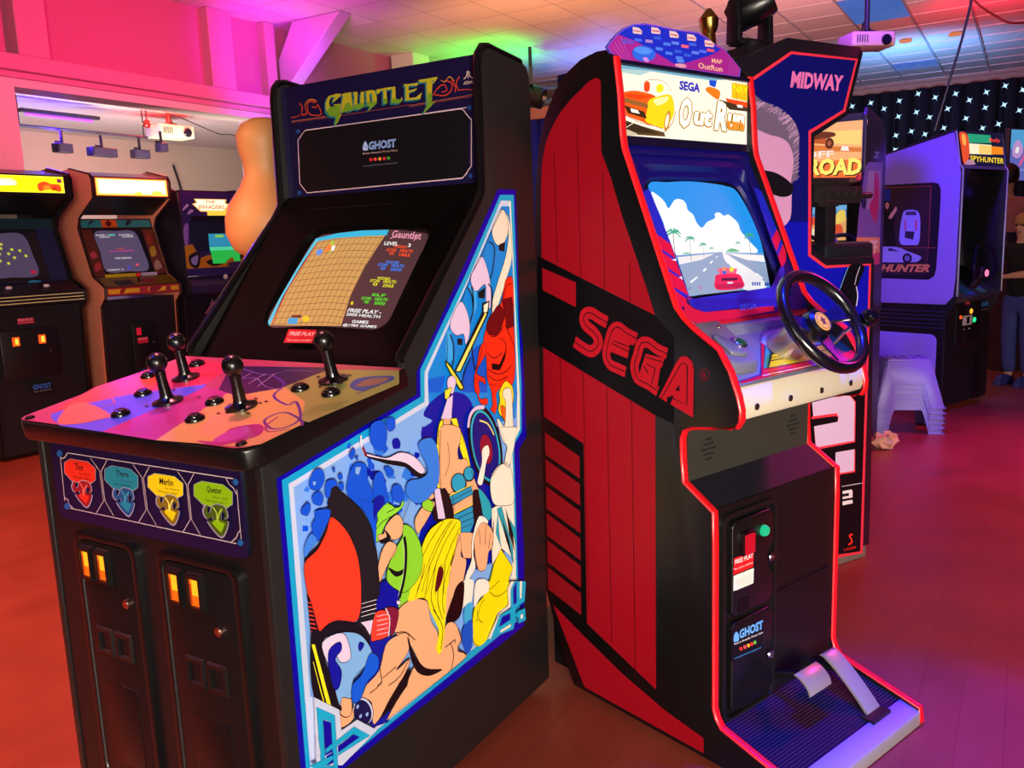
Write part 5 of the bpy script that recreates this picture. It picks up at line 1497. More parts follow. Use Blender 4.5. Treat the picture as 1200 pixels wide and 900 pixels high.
# left wall: ledge, opening onto the stage bay, pilasters
XW = -5.42
b = MB()
b.box(XW-.25, XW, -4.5, 2.74, 0, 2.78)           # pier before the opening
b.box(XW-.25, XW, 5.11, 8.0, 0, 2.78)            # pier after
b.box(XW-.25, XW, 2.74, 5.11, 0, 1.05)           # dado under the opening
b.box(XW-.25, XW, 2.74, 5.11, 2.66, 2.78)        # lintel
rstruct('wall_left', b, WALL2)
rstruct('wall_left_upper', MB().box(XW-.28, XW-.06, -4.5, 8.0, 2.78, ZC), mat('#a85c7c', .7, vary=.04))  # stage-light pink put into the base colour, trims below likewise
b = MB(); b.box(XW-.06, XW+.07, -4.5, 8.0, 2.77, 2.89); b.box(XW-.01, XW+.03, -4.5, 8.0, 2.72, 2.77)
rstruct('trim_2', b, mat('#b47890', .55), .012)
b = MB()
for y0, y1 in ((2.78, 3.03), (4.58, 4.86), (5.27, 5.40)): b.box(XW-.07, XW+.05, y0, y1, 2.89, ZC)
rstruct('trim_3', b, mat('#b0748c', .6), .01)
b = MB()
b.prism([(XW+.02, 2.90), (XW+.02, 3.26), (-5.17, ZC), (-4.54, ZC)], lambda u, v, d: (u, d, v), 5.45, 5.62)
rstruct('trim_4', b, mat('#b890b0', .6), .01)  # violet of the stage light put into the brace colour
# far part of the left wall and its return
b = MB(); b.box(-5.67, -5.42, 8.0, 15.2, 0, ZC); b.box(-5.42, -5.1, 7.3, 7.62, 0, ZC)
rstruct('wall_left_far', b, WALL2)
# far wall behind the star cloth
rstruct('wall_back', MB().box(-5.7, 7, 14.2, 14.4, 0, ZC), mat('#b89880', .6))
b = MB(); b.box(-5.42, 7, 14.02, 14.2, 3.45, ZC); b.box(-5.42, 7, 13.97, 14.02, ZC-.04, ZC)
rstruct('trim_5', b, mat('#a08878', .6), .01)
rstruct('wall_right', MB().box(6.8, 7, -4.5, 14.4, 0, ZC), WALL)
# wall behind the camera with its tall window openings
b = MB(); b.box(-9.5, .2, -4.6, -4.4, 0, ZC); b.box(5.4, 7, -4.6, -4.4, 0, ZC); b.box(.2, 5.4, -4.6, -4.4, 0, .8); b.box(.2, 5.4, -4.6, -4.4, 3.1, ZC)
rstruct('wall_front', b, WALL)
# stage bay seen through the opening
BAYM = mat('#a89888', .7, vary=.04)
b = MB(); b.box(-9.4, -9.2, -1, 9.3, 0, 3.0); rstruct('wall_bay_left', b, BAYM)
b = MB(); b.box(-9.2, -5.7, 9.0, 9.15, 0, 3.0); rstruct('wall_bay_end', b, BAYM)
b = MB(); b.box(-9.2, -5.7, -1, -.85, 0, 3.0); rstruct('wall_bay_start', b, BAYM)
b = MB(); b.box(-9.4, -5.67, -1, 9.15, 2.9, 3.0); rstruct('ceiling_bay', b, mat('#b4a8a8', .6))
# =================================================================== GAUNTLET-STYLE FOUR PLAYER CABINET
g = thing('arcade_cabinet', 'black four-joystick arcade cabinet with comic-style fantasy side art, nearest on the left', 'arcade machine', RO, YG)
prof = [(0, .03), (0, .975), (.02, .985), (.42, 1.058), (.432, 1.075), (.436, 1.10), (.44, 1.115), (.775, 1.452), (.80, 1.482), (.808, 1.50), (.812, 1.80), (.818, 1.83), (.835, 1.848), (.86, 1.852), (1.02, 1.838), (1.045, 1.826), (1.057, 1.80), (1.06, 1.3), (1.06, .03)]
side = MB().profx(prof, -.02, 0).build('side_panel', VINYL, g, .003)
art('side_art', ART['g_side'], Plane((0, 0, 0), (0, 1, 0), (0, 0, 1)), side, rough=.3, base=.0006, step=.00003)
MB().profx(prof, -.738, -.718).build('side_panel', VINYL, g, .003)
# rounded black edging on both sides
epath = [(p[0]-.001, p[1]) for p in prof[5:15]]
for x in (-.01, -.728):
    MB().tube([(x, y, z) for y, z in epath], .0115, 8).build('edge_trim', BLKG, g)
MB().box(-.718, -.02, .004, .02, .03, .965).build('front_panel', BLK, g)
MB().box(-.718, -.02, 1.03, 1.045, .03, 1.80).build('back_panel', BLK, g)
MB().box(-.718, -.02, .835, 1.045, 1.822, 1.834).build('top_panel', BLK, g)
b = MB()
for x in (-.66, -.08):
    for y in (.08, .95): b.cyl((x, y, 0), (x, y, .03), .025, n=14)
    b.box(x-.03, x+.03, .05, .11, .028, .034); b.box(x-.03, x+.03, .92, .98, .028, .034)
b.box(-.718, -.02, .02, 1.04, .032, .05)
b.build('base', BLK, g)
# marquee head
mq = MB().box(-.718, -.02, .832, .85, 1.492, 1.832).build('marquee', mat('#110c30', .3), g)
art('marquee_art', ART['g_marq'], Plane((-.738, .832, 0), (1, 0, 0), (0, 0, 1)), mq, rough=.45, base=.0005, spec=.3)
MB().profx([(.832, 1.492), (.80, 1.476), (.86, 1.47), (.87, 1.492)], -.718, -.02).build('marquee_retainer', BLK, g)
# monitor bezel
sp = Plane((-.738, .51, 1.08), (1, 0, 0), (0, .35, .41))
def ring(n, fn): return [fn(2*pi*k/n) for k in range(n)]
def sq(t, cx, cy, a, c, e): # superellipse
    ct, st_ = cos(t), sin(t); return (cx+a*abs(ct)**(2/e)*(1 if ct > 0 else -1), cy+c*abs(st_)**(2/e)*(1 if st_ > 0 else -1))
def bezel(pl, U0, U1, V0, V1, cx, cy, a, c, dpt, mt, name, par, lip=.03, e=7, inner_mt=None, mid=None):
    N = 72; b = MB(); b.m(mt)
    mid = mid or (U0+.035, U1-.035, V0+.03, V1-.03)
    def rect(t, x0, x1, y0, y1, ee=24): return sq(t, (x0+x1)/2, (y0+y1)/2, (x1-x0)/2, (y1-y0)/2, ee)
    L1 = [pl.p(*rect(2*pi*(k+.5)/N, U0, U1, V0, V1, 60), dpt) for k in range(N)]
    L2 = [pl.p(*rect(2*pi*(k+.5)/N, *mid), dpt) for k in range(N)]
    L3 = [pl.p(*sq(2*pi*(k+.5)/N, cx, cy, a+lip, c+lip, e), dpt*.35) for k in range(N)]
    L4 = [pl.p(*sq(2*pi*(k+.5)/N, cx, cy, a+.006, c+.006, e), dpt*.28) for k in range(N)]
    L5 = [pl.p(*sq(2*pi*(k+.5)/N, cx, cy, a, c, e), -.004) for k in range(N)]
    b.loops([L1, L2, L3, L4, L5])
    return b.build(name, None, par)
bz = bezel(sp, .02, .718, -.03, .535, .366, .265, .222, .172, .045, mat('#070505', .6, spec=.03), 'monitor_bezel', g)
def bulge(cx, cy, a, c, h): return lambda u, v: h*(1-((u-cx)/a)**2*.5-((v-cy)/c)**2*.5)
b = MB(); n = 16
vv = [[b.v(sp.p(.366+.23*(2*i/n-1), .265+.18*(2*j/n-1), .001+-.002)) for j in range(n+1)] for i in range(n+1)]
for i in range(n):
    for j in range(n): b.face([vv[i][j], vv[i+1][j], vv[i+1][j+1], vv[i][j+1]])
scr = b.build('monitor_screen', mat('#08060a', .15), g)
art('maze_game_picture', ART['g_scr'], sp, scr, emis=.95, base=.0015, step=.00003)
stp = Plane((-.738, .455, 1.088), (1, 0, 0), (0, .35, .41))
art('free_play_sticker', ART['g_stk'], stp, bz, emis=0, rough=.4, base=.004, spec=.3)
# control panel
cpl = Plane((-.738, -.03, 1.008), (1, 0, 0), (0, .48, .085))
out = [(-.012, .47), (-.012, .03), (-.008, .012), (.008, -.006), (.03, -.012), (.708, -.012), (.733, -.006), (.746, .012), (.75, .03), (.75, .47)]
tray = MB().prism(out, cpl.f(), -.045, -.001).build('control_panel', mat('#0d0c0d', .3), g, .006, seg=3)
art('control_panel_art', [['P', '#b04868', [-60, 4650, -60, 300, -30, 120, 80, -20, 300, -60, 7080, -60, 7300, 0, 7400, 120, 7430, 300, 7430, 4650]]]+ART['g_cp'][1:], cpl, tray, rough=.28, base=.0012, step=.00003)
def joystick(u, v):
    q = cpl.p; b = MB(); n_ = cpl.n
    b.lathe([(0, 0), (.034, 0), (.034, .004), (.022, .007), (.015, .012), (.013, .02), (.0, .02)], q(u, v, .002), n_, 20)
    j = b.build('joystick', BLKG, g)
    lean = n_+Vector((random.uniform(-.08, .05), random.uniform(-.05, .05), 0)); lean.normalize(); o = q(u, v, .01)
    MB().lathe([(.0145, 0), (.013, .02), (.0115, .045), (.0125, .064), (.006, .07)], o, lean, 16).build('shaft', BLKG, j)
    MB().lathe([(0, -.0225)]+[(.0225*cos(a), .0225*sin(a)) for a in [(-pi/2+pi*i/14) for i in range(1, 14)]]+[(0, .0225)], o+lean*.084, lean, 24).build('ball_top', mat('#08080b', .28), j)
for u, v in ((.311, .162), (.536, .173), (.193, .3075), (.629, .358)): joystick(u, v)
for u, v in ((.266, .0735), (.186, .19), (.49, .0895), (.4435, .181), (.061, .300), (.589, .294), (.692, .28), (.12, .402)):
    bt = MB().lathe([(0, 0), (.0205, 0), (.0205, .004), (.018, .0075), (.0145, .008), (.0145, .004), (0, .004)], cpl.p(u, v, .002), cpl.n, 22).build('push_button', BLKG, g)
    MB().lathe([(0, 0), (.0135, 0), (.0135, .008), (.012, .010), (0, .0085)], cpl.p(u, v, .004), cpl.n, 20).build('plunger', mat('#0c0b0f', .2), bt)
for u, v in ((.712, .012), (.03, .006)): MB().lathe([(0, 0), (.011, 0), (.009, .004), (0, .005)], cpl.p(u, v, .002), cpl.n, 16).build('carriage_bolt', BLKG, g)
# character slots plate
pp = MB().prism(rrect(.055, .682, .775, .965, .02), lambda u, v, d: (u-.738, d, v), -.0015, .006).build('slot_plate', mat('#0a0830', .4), g)
art('slot_plate_art', ART['g_plate'][1:], Plane((-.738, -.002, 0), (1, 0, 0), (0, 0, 1)), pp, rough=.5, base=.0006, spec=.3)
# coin doors
def coin_door(x0, x1, z0, z1, lock, rej):
    f = MB()
    N = rrect(x0, x1, z0, z1, .03); N2 = rrect(x0+.016, x1-.016, z0+.016, z1-.016, .022); N3 = rrect(x0+.02, x1-.02, z0+.02, z1-.02, .02)
    f.loops([[(u, .004, v) for u, v in N], [(u, -.007, v) for u, v in N], [(u, -.007, v) for u, v in N2], [(u, .002, v) for u, v in N3]])
    d = f.build('coin_door', mat('#0c0b0c', .32), g, .0015)
    MB().prism(rrect(x0+.02, x1-.02, z0+.02, z1-.02, .018), lambda u, v, q: (u, q, v), -.0045, .003).build('door_leaf', mat('#0a090a', .4, bump=.2, bscale=300), d, .002)
    for rx in rej:
        h = MB(); h.loops([[(rx+a*.024, -.004, .683+c*.041) for a, c in ((-1, -1), (1, -1), (1, 1), (-1, 1))], [(rx+a*.021, -.016, .683+c*.037) for a, c in ((-1, -1), (1, -1), (1, 1), (-1, 1))], [(rx+a*.0165, -.016, .683+c*.03) for a, c in ((-1, -1), (1, -1), (1, 1), (-1, 1))], [(rx+a*.0165, -.009, .683+c*.03) for a, c in ((-1, -1), (1, -1), (1, 1), (-1, 1))]])
        r_ = h.build('coin_reject', mat('#0b0a0a', .3), d)
        w = MB(); w.m(mat('#ff6a10', .3, 0, 1.0)).box(rx-.0165, rx+.0165, -.010, -.007, .653, .713)
        w.m(mat('#ffb020', .3, 0, 1.25)).box(rx-.009, rx+.0145, -.0108, -.0098, .676, .71); w.m(mat('#c83808', .3, 0, .9)).box(rx-.0165, rx-.011, -.0106, -.0098, .655, .70)
        w.build('lit_button', None, r_, smooth=False)
    MB().lathe([(0, 0), (.0105, 0), (.0105, .008), (.008, .010), (.003, .010), (.003, .006), (0, .006)], (lock, -.004, .611), (0, -1, 0), 18).build('lock', mat('#c89888', .25, 1), d)
    c = (x0+x1)/2
    for k in (-1, 1):
        cxx = c+k*.034
        h = MB(); h.loops([[(cxx+a*.03, -.0045, .50+e_*.034) for a, e_ in ((-1, -1), (1, -1), (1, 1), (-1, 1))], [(cxx+a*.027, -.011, .50+e_*.031) for a, e_ in ((-1, -1), (1, -1), (1, 1), (-1, 1))], [(cxx+a*.02, -.011, .50+e_*.023) for a, e_ in ((-1, -1), (1, -1), (1, 1), (-1, 1))], [(cxx+a*.018, -.0048, .50+e_*.02) for a, e_ in ((-1, -1), (1, -1), (1, 1), (-1, 1))]])
        h.build('coin_return', mat('#0c0b0c', .3), d)
    MB().box(c-.06, c+.06, -.0062, -.004, .20, .40).build('lower_flap', mat('#0b0a0b', .35), d, .004)
coin_door(-.63, -.405, .14, .755, -.452, (-.583, -.524))
coin_door(-.335, -.085, .14, .755, -.154, (-.278, -.214))
# ventilation box on the back edge is hidden; machine faces the room
# =================================================================== OUTRUN-STYLE DRIVING CABINET
OO = (.645, 1.794, 0); W = .585
o = thing('arcade_cabinet', 'red and black upright driving arcade cabinet with black steering wheel and two pedals', 'arcade machine', OO, YO)
SP = [(.568, 1.812), (.556, 1.72), (.55, 1.62), (.544, 1.585), (.378, 1.187), (.352, 1.158), (.32, 1.134), (.249, 1.091), (.215, 1.04), (.193, .985), (.184, .95), (.185, .925), (.195, .91), (.215, .905), (.261, .899), (.325, .890), (.352, .88), (.361, .856), (.359, .80), (.354, .745), (.262, .686), (.260, .60), (.260, .165), (.252, .14), (.235, .118), (-.004, .052), (-.008, .012)]
SB = [(.10, .012), (.78, .02), (.84, .14), (.895, .29), (.90, .60), (.90, .9), (.892, 1.40), (.882, 1.52), (.866, 1.62), (.835, 1.70), (.79, 1.765), (.74, 1.803), (.688, 1.826), (.63, 1.835), (.59, 1.832)]
so = SP+SB
RED = mat('#d4121c', .3)
lside = MB().profx(so, 0, .02).build('side_panel', mat('#09080b', .33), o, .002)
art('side_art', ART['o_side'], Plane((0, 0, 0), (0, 1, 0), (0, 0, 1), -1), lside, rough=.4, base=.0005, step=.00003, spec=.12)
MB().profx(so, W-.02, W).build('side_panel', mat('#09080b', .33), o, .002)
TR = SP
for xa in (.01, W-.01):
    b = MB(); n = 8
    P = [(xa, y, z) for y, z in TR]
    # flat-backed half-round strip: an ellipse swept along the front edge
    rings = []
    for i, p in enumerate(P):
        a = P[max(i-1, 0)]; c = P[min(i+1, len(P)-1)]; t = Vector((0, c[1]-a[1], c[2]-a[2])).normalized(); nn = Vector((0, t.z, -t.y))
        if nn.dot(Vector((0, -1, .2))) < 0 and i < 14: nn = -nn
        rings.append([b.v(Vector(p)+Vector((1, 0, 0))*.0125*cos(2*pi*k/12)+nn*.006*sin(2*pi*k/12)) for k in range(12)])
    for A, B in zip(rings, rings[1:]):
        m_ = min(range(12), key=lambda s_: sum((A[k].co-B[(k+s_) % 12].co).length for k in range(12)))
        for k in range(12): b.face([A[k], A[(k+1) % 12], B[(k+1+m_) % 12], B[(k+m_) % 12]])
    b.face(rings[0]); b.face(rings[-1])
    b.build('edge_trim', RED, o)
x0, x1 = .02, W-.02
# marquee light box
mqb = MB().box(x0, x1, .574, .80, 1.60, 1.806).build('marquee_box', mat('#0a0828', .4), o)
fr = MB(); fr.box(x0, x1, .562, .58, 1.796, 1.806); fr.box(x0, x1, .562, .58, 1.598, 1.6185)
fr.build('marquee_retainer', mat('#100a28', .3), mqb)
art('marquee_art', ART['o_marq'], Plane((0, .572, 0), (1, 0, 0), (0, 0, 1)), mqb, emis=1.05, base=.0005)
MB().box(x0, x1, .80, .885, .05, 1.60).build('back_panel', BLK, o)
MB().profx([(.60, 1.824), (.70, 1.818), (.78, 1.765), (.84, 1.68), (.86, 1.60), (.80, 1.6), (.70, 1.80), (.60, 1.812)], x0, x1).build('top_panel', BLK, o)
# map topper board
out = ART['o_map'][0][2]; P = [(out[i]/1e4, out[i+1]/1e4) for i in range(0, len(out), 2)]
tp = MB().prism(P, lambda u, v, d: (u, d, v), .5755, .583).build('route_map_topper', mat('#5a46c8', .4), o)
art('route_map_art', ART['o_map'], Plane((0, .575, 0), (1, 0, 0), (0, 0, 1)), tp, rough=.4, base=.0003)
# speaker panel and monitor bezel
BZ = mat('#0c0a60', .3)
MB().profx([(.572, 1.600), (.556, 1.575), (.60, 1.55), (.62, 1.60)], x0, x1).build('speaker_panel', BZ, o)
os_ = Plane((0, .39, 1.14), (1, 0, 0), (0, .21, .44))
obz = bezel(os_, x0, x1, -.012, .50, .3, .235, .215, .175, .03, BZ, 'monitor_bezel', o, lip=.022, e=7, mid=(x0+.04, x1-.04, .03, .44))
b = MB()
vv = [[b.v(os_.p(.30+.22*(2*i/n-1), .235+.18*(2*j/n-1), -.003)) for j in range(n+1)] for i in range(n+1)] if 0 else None
b.prism(rrect(.075, .525, .05, .42, .03), os_.f(), -.02, -.001)
oscr = b.build('monitor_screen', mat('#060812', .12), o)
art('road_game_picture', ART['o_scr'], os_, oscr, emis=.95, base=.0015, step=.00003)
art('bezel_stripes', ART['o_bez'], Plane((0, .39, 1.14), (1, 0, 0), (0, .21, .44)), obz, rough=.35, base=.0315)
# dashboard
DSH = mat('#6c6c80', .45, .15)
MB().profx([(.42, 1.115), (.37, 1.118), (.33, 1.098), (.235, 1.036), (.20, 1.004), (.20, .96), (.42, 1.0)], x0, x1).build('dashboard', DSH, o, .003)
MB().profx([(.40, 1.165), (.365, 1.15), (.355, 1.125), (.40, 1.12)], x0, x1).build('dashboard_ledge', mat('#a8102c', .35), o, .003)
MB().profx([(.372, 1.136), (.345, 1.128), (.335, 1.10), (.372, 1.11)], x0+.12, x1-.12).build('dashboard_rail', DSH, o, .003)
con = MB().prism([(x0+.002, .40), (x0+.002, .235), (x0+.04, .222), (.125, .222), (.15, .30), (.155, .34), (.13, .40)], lambda u, v, d: (u, v, 1.036+(v-.235)*.64+d-.002), 0, .03).build('switch_console', DSH, o, .006)
MB().prism([(x0+.03, .30), (x0+.03, .245), (.085, .235), (.105, .235), (.108, .25), (.075, .30)], lambda u, v, d: (u, v, 1.065+(v-.235)*.64+d), 0, .012).build('console_ramp', DSH, con, .004)
sb = MB().lathe([(0, 0), (.018, 0), (.018, .005), (.0145, .007), (.0145, .005), (0, .005)], (.108, .262, 1.093), (0, -.54, .84), 22).build('start_button_ring', CHROME, con)
MB().lathe([(0, 0), (.0135, 0), (.0125, .003), (0, .0045)], (.108, .2585, 1.0975), (0, -.54, .84), 22).build('start_button', mat('#0c7a4a', .3, 0, .25), sb)
for x, y in ((.12, .335), (.235, .35), (.05, .36)): MB().lathe([(0, 0), (.006, 0), (.004, .003), (0, .003)], (x, y, 1.036+(y-.235)*.64+(.03 if x < .15 else .012)), (0, -.54, .84), 12).build('screw', CHROME, o)
dp = Plane((0, .235, 1.0368), (1, 0, 0), (0, .095, .062))
art('dashboard_art', ART['o_dash'], dp, o, rough=.3, base=.002)
# brushed front lip
LIPC = mat('#d0c8b0', .45, .2)
MB().profx([(.215, 1.005), (.203, 1.006), (.194, .995), (.187, .97), (.186, .94), (.192, .925), (.215, .918)], x0, x1).build('front_lip', LIPC, o, .003)
for x in (.07, .212, .354, .498): MB().lathe([(0, 0), (.0085, 0), (.008, .003), (.003, .0045), (.003, .003), (0, .003)], (x, .1865, .951), (0, -1, 0), 14).build('screw', mat('#807870', .3, 1), o)
# vent panel under the lip
vp = MB().profx([(.205, .918), (.33, .899), (.352, .875), (.352, .72), (.37, .70), (.37, .93), (.24, .945)], x0, x1).build('vent_panel', mat('#2c2c26', .5, bump=.5, bscale=350), o)
for cx in (.07+.03, .485):
    for k, w_ in enumerate((.012, .02, .03, .02, .012)): MB().box(cx-w_, cx+w_, .3495, .3535, .838-k*.013, .843-k*.013).build('vent_slot', mat('#020202', .8), vp)
MB().profx([(.358, .748), (.262, .684), (.275, .66), (.38, .72)], x0, x1).build('sloped_deck', mat('#0a0918', .6), o)
lf = MB().box(x0, x1, .262, .275, .09, .69).build('lower_front_panel', mat('#0c0a0c', .38), o)
# coin doors of the driving cabinet: one tall frame, two leaves
def leaf(z0, z1, locky, name):
    X0, X1 = .062, .242
    # outline with the bite around the lock
    P = [(X0+.012, z0), (X1-.018, z0), (X1, z0+.018), (X1, locky-.045), (X1-.022, locky-.028), (X1-.026, locky), (X1-.022, locky+.028), (X1, locky+.045), (X1, z1-.018), (X1-.018, z1), (X0+.012, z1), (X0, z1-.012), (X0, z0+.012)]
    d = MB().prism(P, lambda u, v, q: (u, q, v), .247, .262).build(name, mat('#0e0d0e', .3), o, .004, seg=3)
    MB().lathe([(0, 0), (.013, 0), (.013, .008), (.010, .011), (.004, .011), (.004, .007), (0, .007)], (X1-.006, .262-.006, locky), (0, -1, 0), 20).build('lock', mat('#b0a8b8', .2, 1), d)
    return d
cf = MB(); A = rrect(.034, .266, .105, .672, .03); B = rrect(.046, .254, .117, .66, .024)
cf.loops([[(u, .262, v) for u, v in A], [(u, .252, v) for u, v in A], [(u, .252, v) for u, v in B], [(u, .262, v) for u, v in B]])
cfo = cf.build('coin_door_frame', mat('#121112', .28), o, .003)
up = leaf(.395, .648, .512, 'coin_door'); lo = leaf(.130, .377, .235, 'coin_door')
dpn = Plane((0, .247, 0), (1, 0, 0), (0, 0, 1))
art('free_play_sticker', ART['o_door'][:3], dpn, up, rough=.4, base=.0004)
art('instruction_label', ART['o_door'][3:7], dpn, up, rough=.4, base=.0004)
art('hire_sticker', ART['o_door'][7:], dpn, lo, rough=.4, base=.0004)
rj = MB().box(.092, .142, .236, .247, .553, .615).build('coin_reject', mat('#180408', .3), up, .003)
w = MB(); w.m(mat('#f01830', .25, 0, .55)).box(.097, .135, .229, .236, .558, .61); w.build('red_button', None, rj, .003)
gl = MB().lathe([(0, 0), (.015, 0), (.015, .006), (.012, .012), (0, .014)], (.193, .247, .597), (0, -1, 0), 20).build('green_lamp', mat('#20d090', .25, 0, .75), up)
MB().box(.085, .13, .2455, .2475, .402, .436).build('coin_return', mat('#020202', .4), up)
for x, z in ((.27, .34), (.29, .31), (.275, .23), (.29, .23), (.275, .14), (.29, .165), (.40, .335), (.50, .32), (.52, .38), (.52, .25), (.50, .255), (.46, .30)): MB().lathe([(0, 0), (.0035, 0), (.002, .002), (0, .002)], (x, .262, z), (0, -1, 0), 8).build('screw', mat('#b0a8a0', .3, .8), o)
# foot board
rub, nt, pb = nodes_mat('ribbed_rubber')
tc = nt.nodes.new('ShaderNodeTexCoord'); wv = nt.nodes.new('ShaderNodeTexWave'); wv.bands_direction = 'Y'; wv.inputs['Scale'].default_value = 38
bp = nt.nodes.new('ShaderNodeBump'); bp.inputs['Strength'].default_value = .9; bp.inputs['Distance'].default_value = .004
nt.links.new(tc.outputs['Object'], wv.inputs['Vector']); nt.links.new(wv.outputs['Fac'], bp.inputs['Height']); nt.links.new(bp.outputs['Normal'], pb.inputs['Normal'])
pb.inputs['Base Color'].default_value = lin('#141230'); pb.inputs['Roughness'].default_value = .5
MB().profx([(.262, .112), (.045, .052), (.03, .03), (.28, .03)], x0, x1).build('foot_board', rub, o)
MB().profx([(.05, .058), (-.002, .046), (-.008, .042), (-.009, .004), (0, .004), (.0, .03), (.05, .04)], x0, x1).build('kick_strip', mat('#908890', .6, .1), o, .002)
MB().box(.395, .485, .035, .075, .055, .064).build('pedal_stop', BLK, o)
AL = mat('#b0a8a0', .32, .5)
def pedal(pts, xa, xb, arm):
    P = catmull(pts, 5, False); b = MB(); T = .005
    U = [(y, z) for y, z in P]; L = [(y+.006, z-.006) for y, z in P][::-1]
    p = b.profx(U+L, xa, xb).build('pedal', AL, o, .0015)
    xm = (xa+xb)/2; MB().tube([(xm, arm[0][0], arm[0][1]), (xm, arm[1][0], arm[1][1])], .012, 10).build('pedal_arm', BLK, p)
pedal([(.062, .066), (.10, .108), (.15, .155), (.19, .185), (.205, .188)], .415, .478, ((.16, .15), (.262, .13)))
pedal([(.117, .170), (.125, .190), (.145, .208), (.165, .216)], .222, .322, ((.155, .20), (.262, .16)))
MB().box(.12, .54, .257, .262, .10, .40).build('pedal_housing_plate', mat('#0a090a', .4), o)
# steering wheel
wc = Vector((.293, .16, 1.132)); wn = Vector((-.03, -.829, .559)).normalized()
wu = Vector((1, 0, 0)); wu = (wu-wn*wu.dot(wn)).normalized(); wv_ = wn.cross(wu)
def wp(r, a, h=0): return wc+wu*r*cos(a)+wv_*r*sin(a)+wn*h
sw = MB().tube([wp(.132, 2*pi*k/48, .012) for k in range(48)], .0155, 14, close=True).build('steering_wheel', mat('#0a0a0c', .22, coat=.6), o)
for a0 in (12, 168, 270):
    a = radians(a0); t = Vector((-sin(a), cos(a), 0)); b = MB(); L = []
    for r, hw, h in ((.022, .022, -.012), (.06, .017, -.008), (.10, .015, .002), (.128, .02, .008)):
        c = wp(r, a, h); tt = -wu*sin(a)+wv_*cos(a); L.append([c+tt*hw+wn*.003, c-tt*hw+wn*.003, c-tt*hw-wn*.003, c+tt*hw-wn*.003])
    V = b.loops(L); b.face(V[0]); b.face(V[-1]); b.build('spoke', mat('#14144a', .25, .4), sw)
hub = MB().lathe([(0, -.03), (.038, -.03), (.042, -.012), (.038, .006), (.030, .012), (.027, .010), (0, .010)], wc, wn, 28).build('wheel_hub', mat('#0a0a0d', .25), sw)
em = MB(); em.m(mat('#d8a038', .35)).lathe([(0, 0), (.0262, 0), (.0258, .0015), (0, .0022)], wc+wn*.0105, wn, 28)
em.m(mat('#3a2018', .4)).tube([wp(.0215, 2*pi*k/32, .0128) for k in range(32)], .0007, 5, close=True)
E_ = [(0, .013), (.004, .006), (.012, .005), (.006, -.002), (.009, -.012), (.001, -.007), (-.008, -.012), (-.005, -.002), (-.012, .004), (-.004, .005)]
em.m(mat('#4a3028', .4)).prism(E_, lambda u, v, d: wc+wu*u+wv_*v+wn*(.0125+d), 0, .001); em.build('hub_emblem', None, hub)
MB().lathe([(.030, -.03), (.040, -.06), (.046, -.10), (.050, -.135), (.058, -.142), (.058, -.15)], wc, wn, 28).build('column_boot', mat('#b8b0a8', .3, .7), sw)
# gear lever
gk = MB().tube([(.50, .25, 1.04), (.485, .20, 1.09), (.462, .135, 1.128)], .006, 10).build('gear_lever', CHROME, o)
MB().lathe([(0, -.024), (.014, -.022), (.021, -.012), (.023, 0), (.021, .012), (.014, .021), (0, .024)], (.455, .118, 1.134), (-.2, -.8, .5), 22).build('gear_knob', mat('#08080b', .15), gk)
MB().tube([wp(.02, 0, -.005), (.40, .14, 1.135)], .004, 8).build('indicator_stalk', CHROME, sw)
# =================================================================== TWIN-GUN CABINET BEHIND THE DRIVING MACHINE
t = thing('arcade_cabinet', 'blue twin-gun arcade cabinet with red outlined side, directly behind the driving cabinet', 'arcade machine', (1.463, 3.390, 0), radians(120))
to = [(-.018, .05), (-.018, .30), (.0, .9), (.008, 1.24), (.02, 1.252), (.285, 1.255), (.372, 1.295), (.368, 1.70), (.19, 1.782), (.112, 2.01), (.128, 2.032), (.515, 2.034), (.76, 1.94), (.97, 1.90), (.97, .05)]
TW = .78
TM = mat('#16121e', .3)
ts = MB().profx(to, 0, .022).build('side_panel', TM, t, .003)
art('side_art', ART['t_side'], Plane((0, 0, 0), (0, 1, 0), (0, 0, 1), -1), ts, rough=.35, base=.0006, step=.00004, spec=.25)
MB().profx(to, TW-.022, TW).build('side_panel', TM, t, .003)
MB().profx([(.03, .05), (.03, 1.17), (.32, 1.20), (.40, 1.27), (.95, 1.25), (.95, .05)], .022, TW-.022).build('lower_cabinet', TM, t)
MB().profx([(.42, 1.27), (.55, 1.70), (.24, 1.78), (.15, 2.0), (.55, 2.01), (.95, 1.89), (.95, 1.27)], .022, TW-.022).build('hood', TM, t)
MB().box(.0, TW, .0, .93, .0, .05).build('plinth', mat('#7a7468', .5, .3), t, .006)
for gx in (.2, .55):
    b = MB(); b.box(gx-.03, gx+.03, -.13, .16, 1.47, 1.535); b.box(gx-.02, gx+.02, -.06, .22, 1.535, 1.57); b.box(gx-.035, gx+.035, .02, .14, 1.455, 1.48)
    b.cyl((gx, -.13, 1.50), (gx, -.22, 1.50), .014, n=12); b.cyl((gx, .16, 1.50), (gx, .33, 1.50), .018, n=12)
    for k in range(5): b.box(gx-.034, gx+.034, -.10+k*.05, -.075+k*.05, 1.49, 1.52)
    gg = b.build('mounted_gun', mat('#1c1a1c', .4), t, .003)
    MB().box(gx-.03, gx+.03, .03, .09, 1.30, 1.47).build('gun_post', mat('#17151a', .35), gg, .004)
    MB().box(gx-.12, gx+.10, -.10, .20, 1.22, 1.31).build('gun_base', mat('#101420', .4), gg, .02)
    MB().ball((gx-.031, -.1, 1.57), .012).build('red_lamp', mat('#d02848', .3, 0, .6), gg)
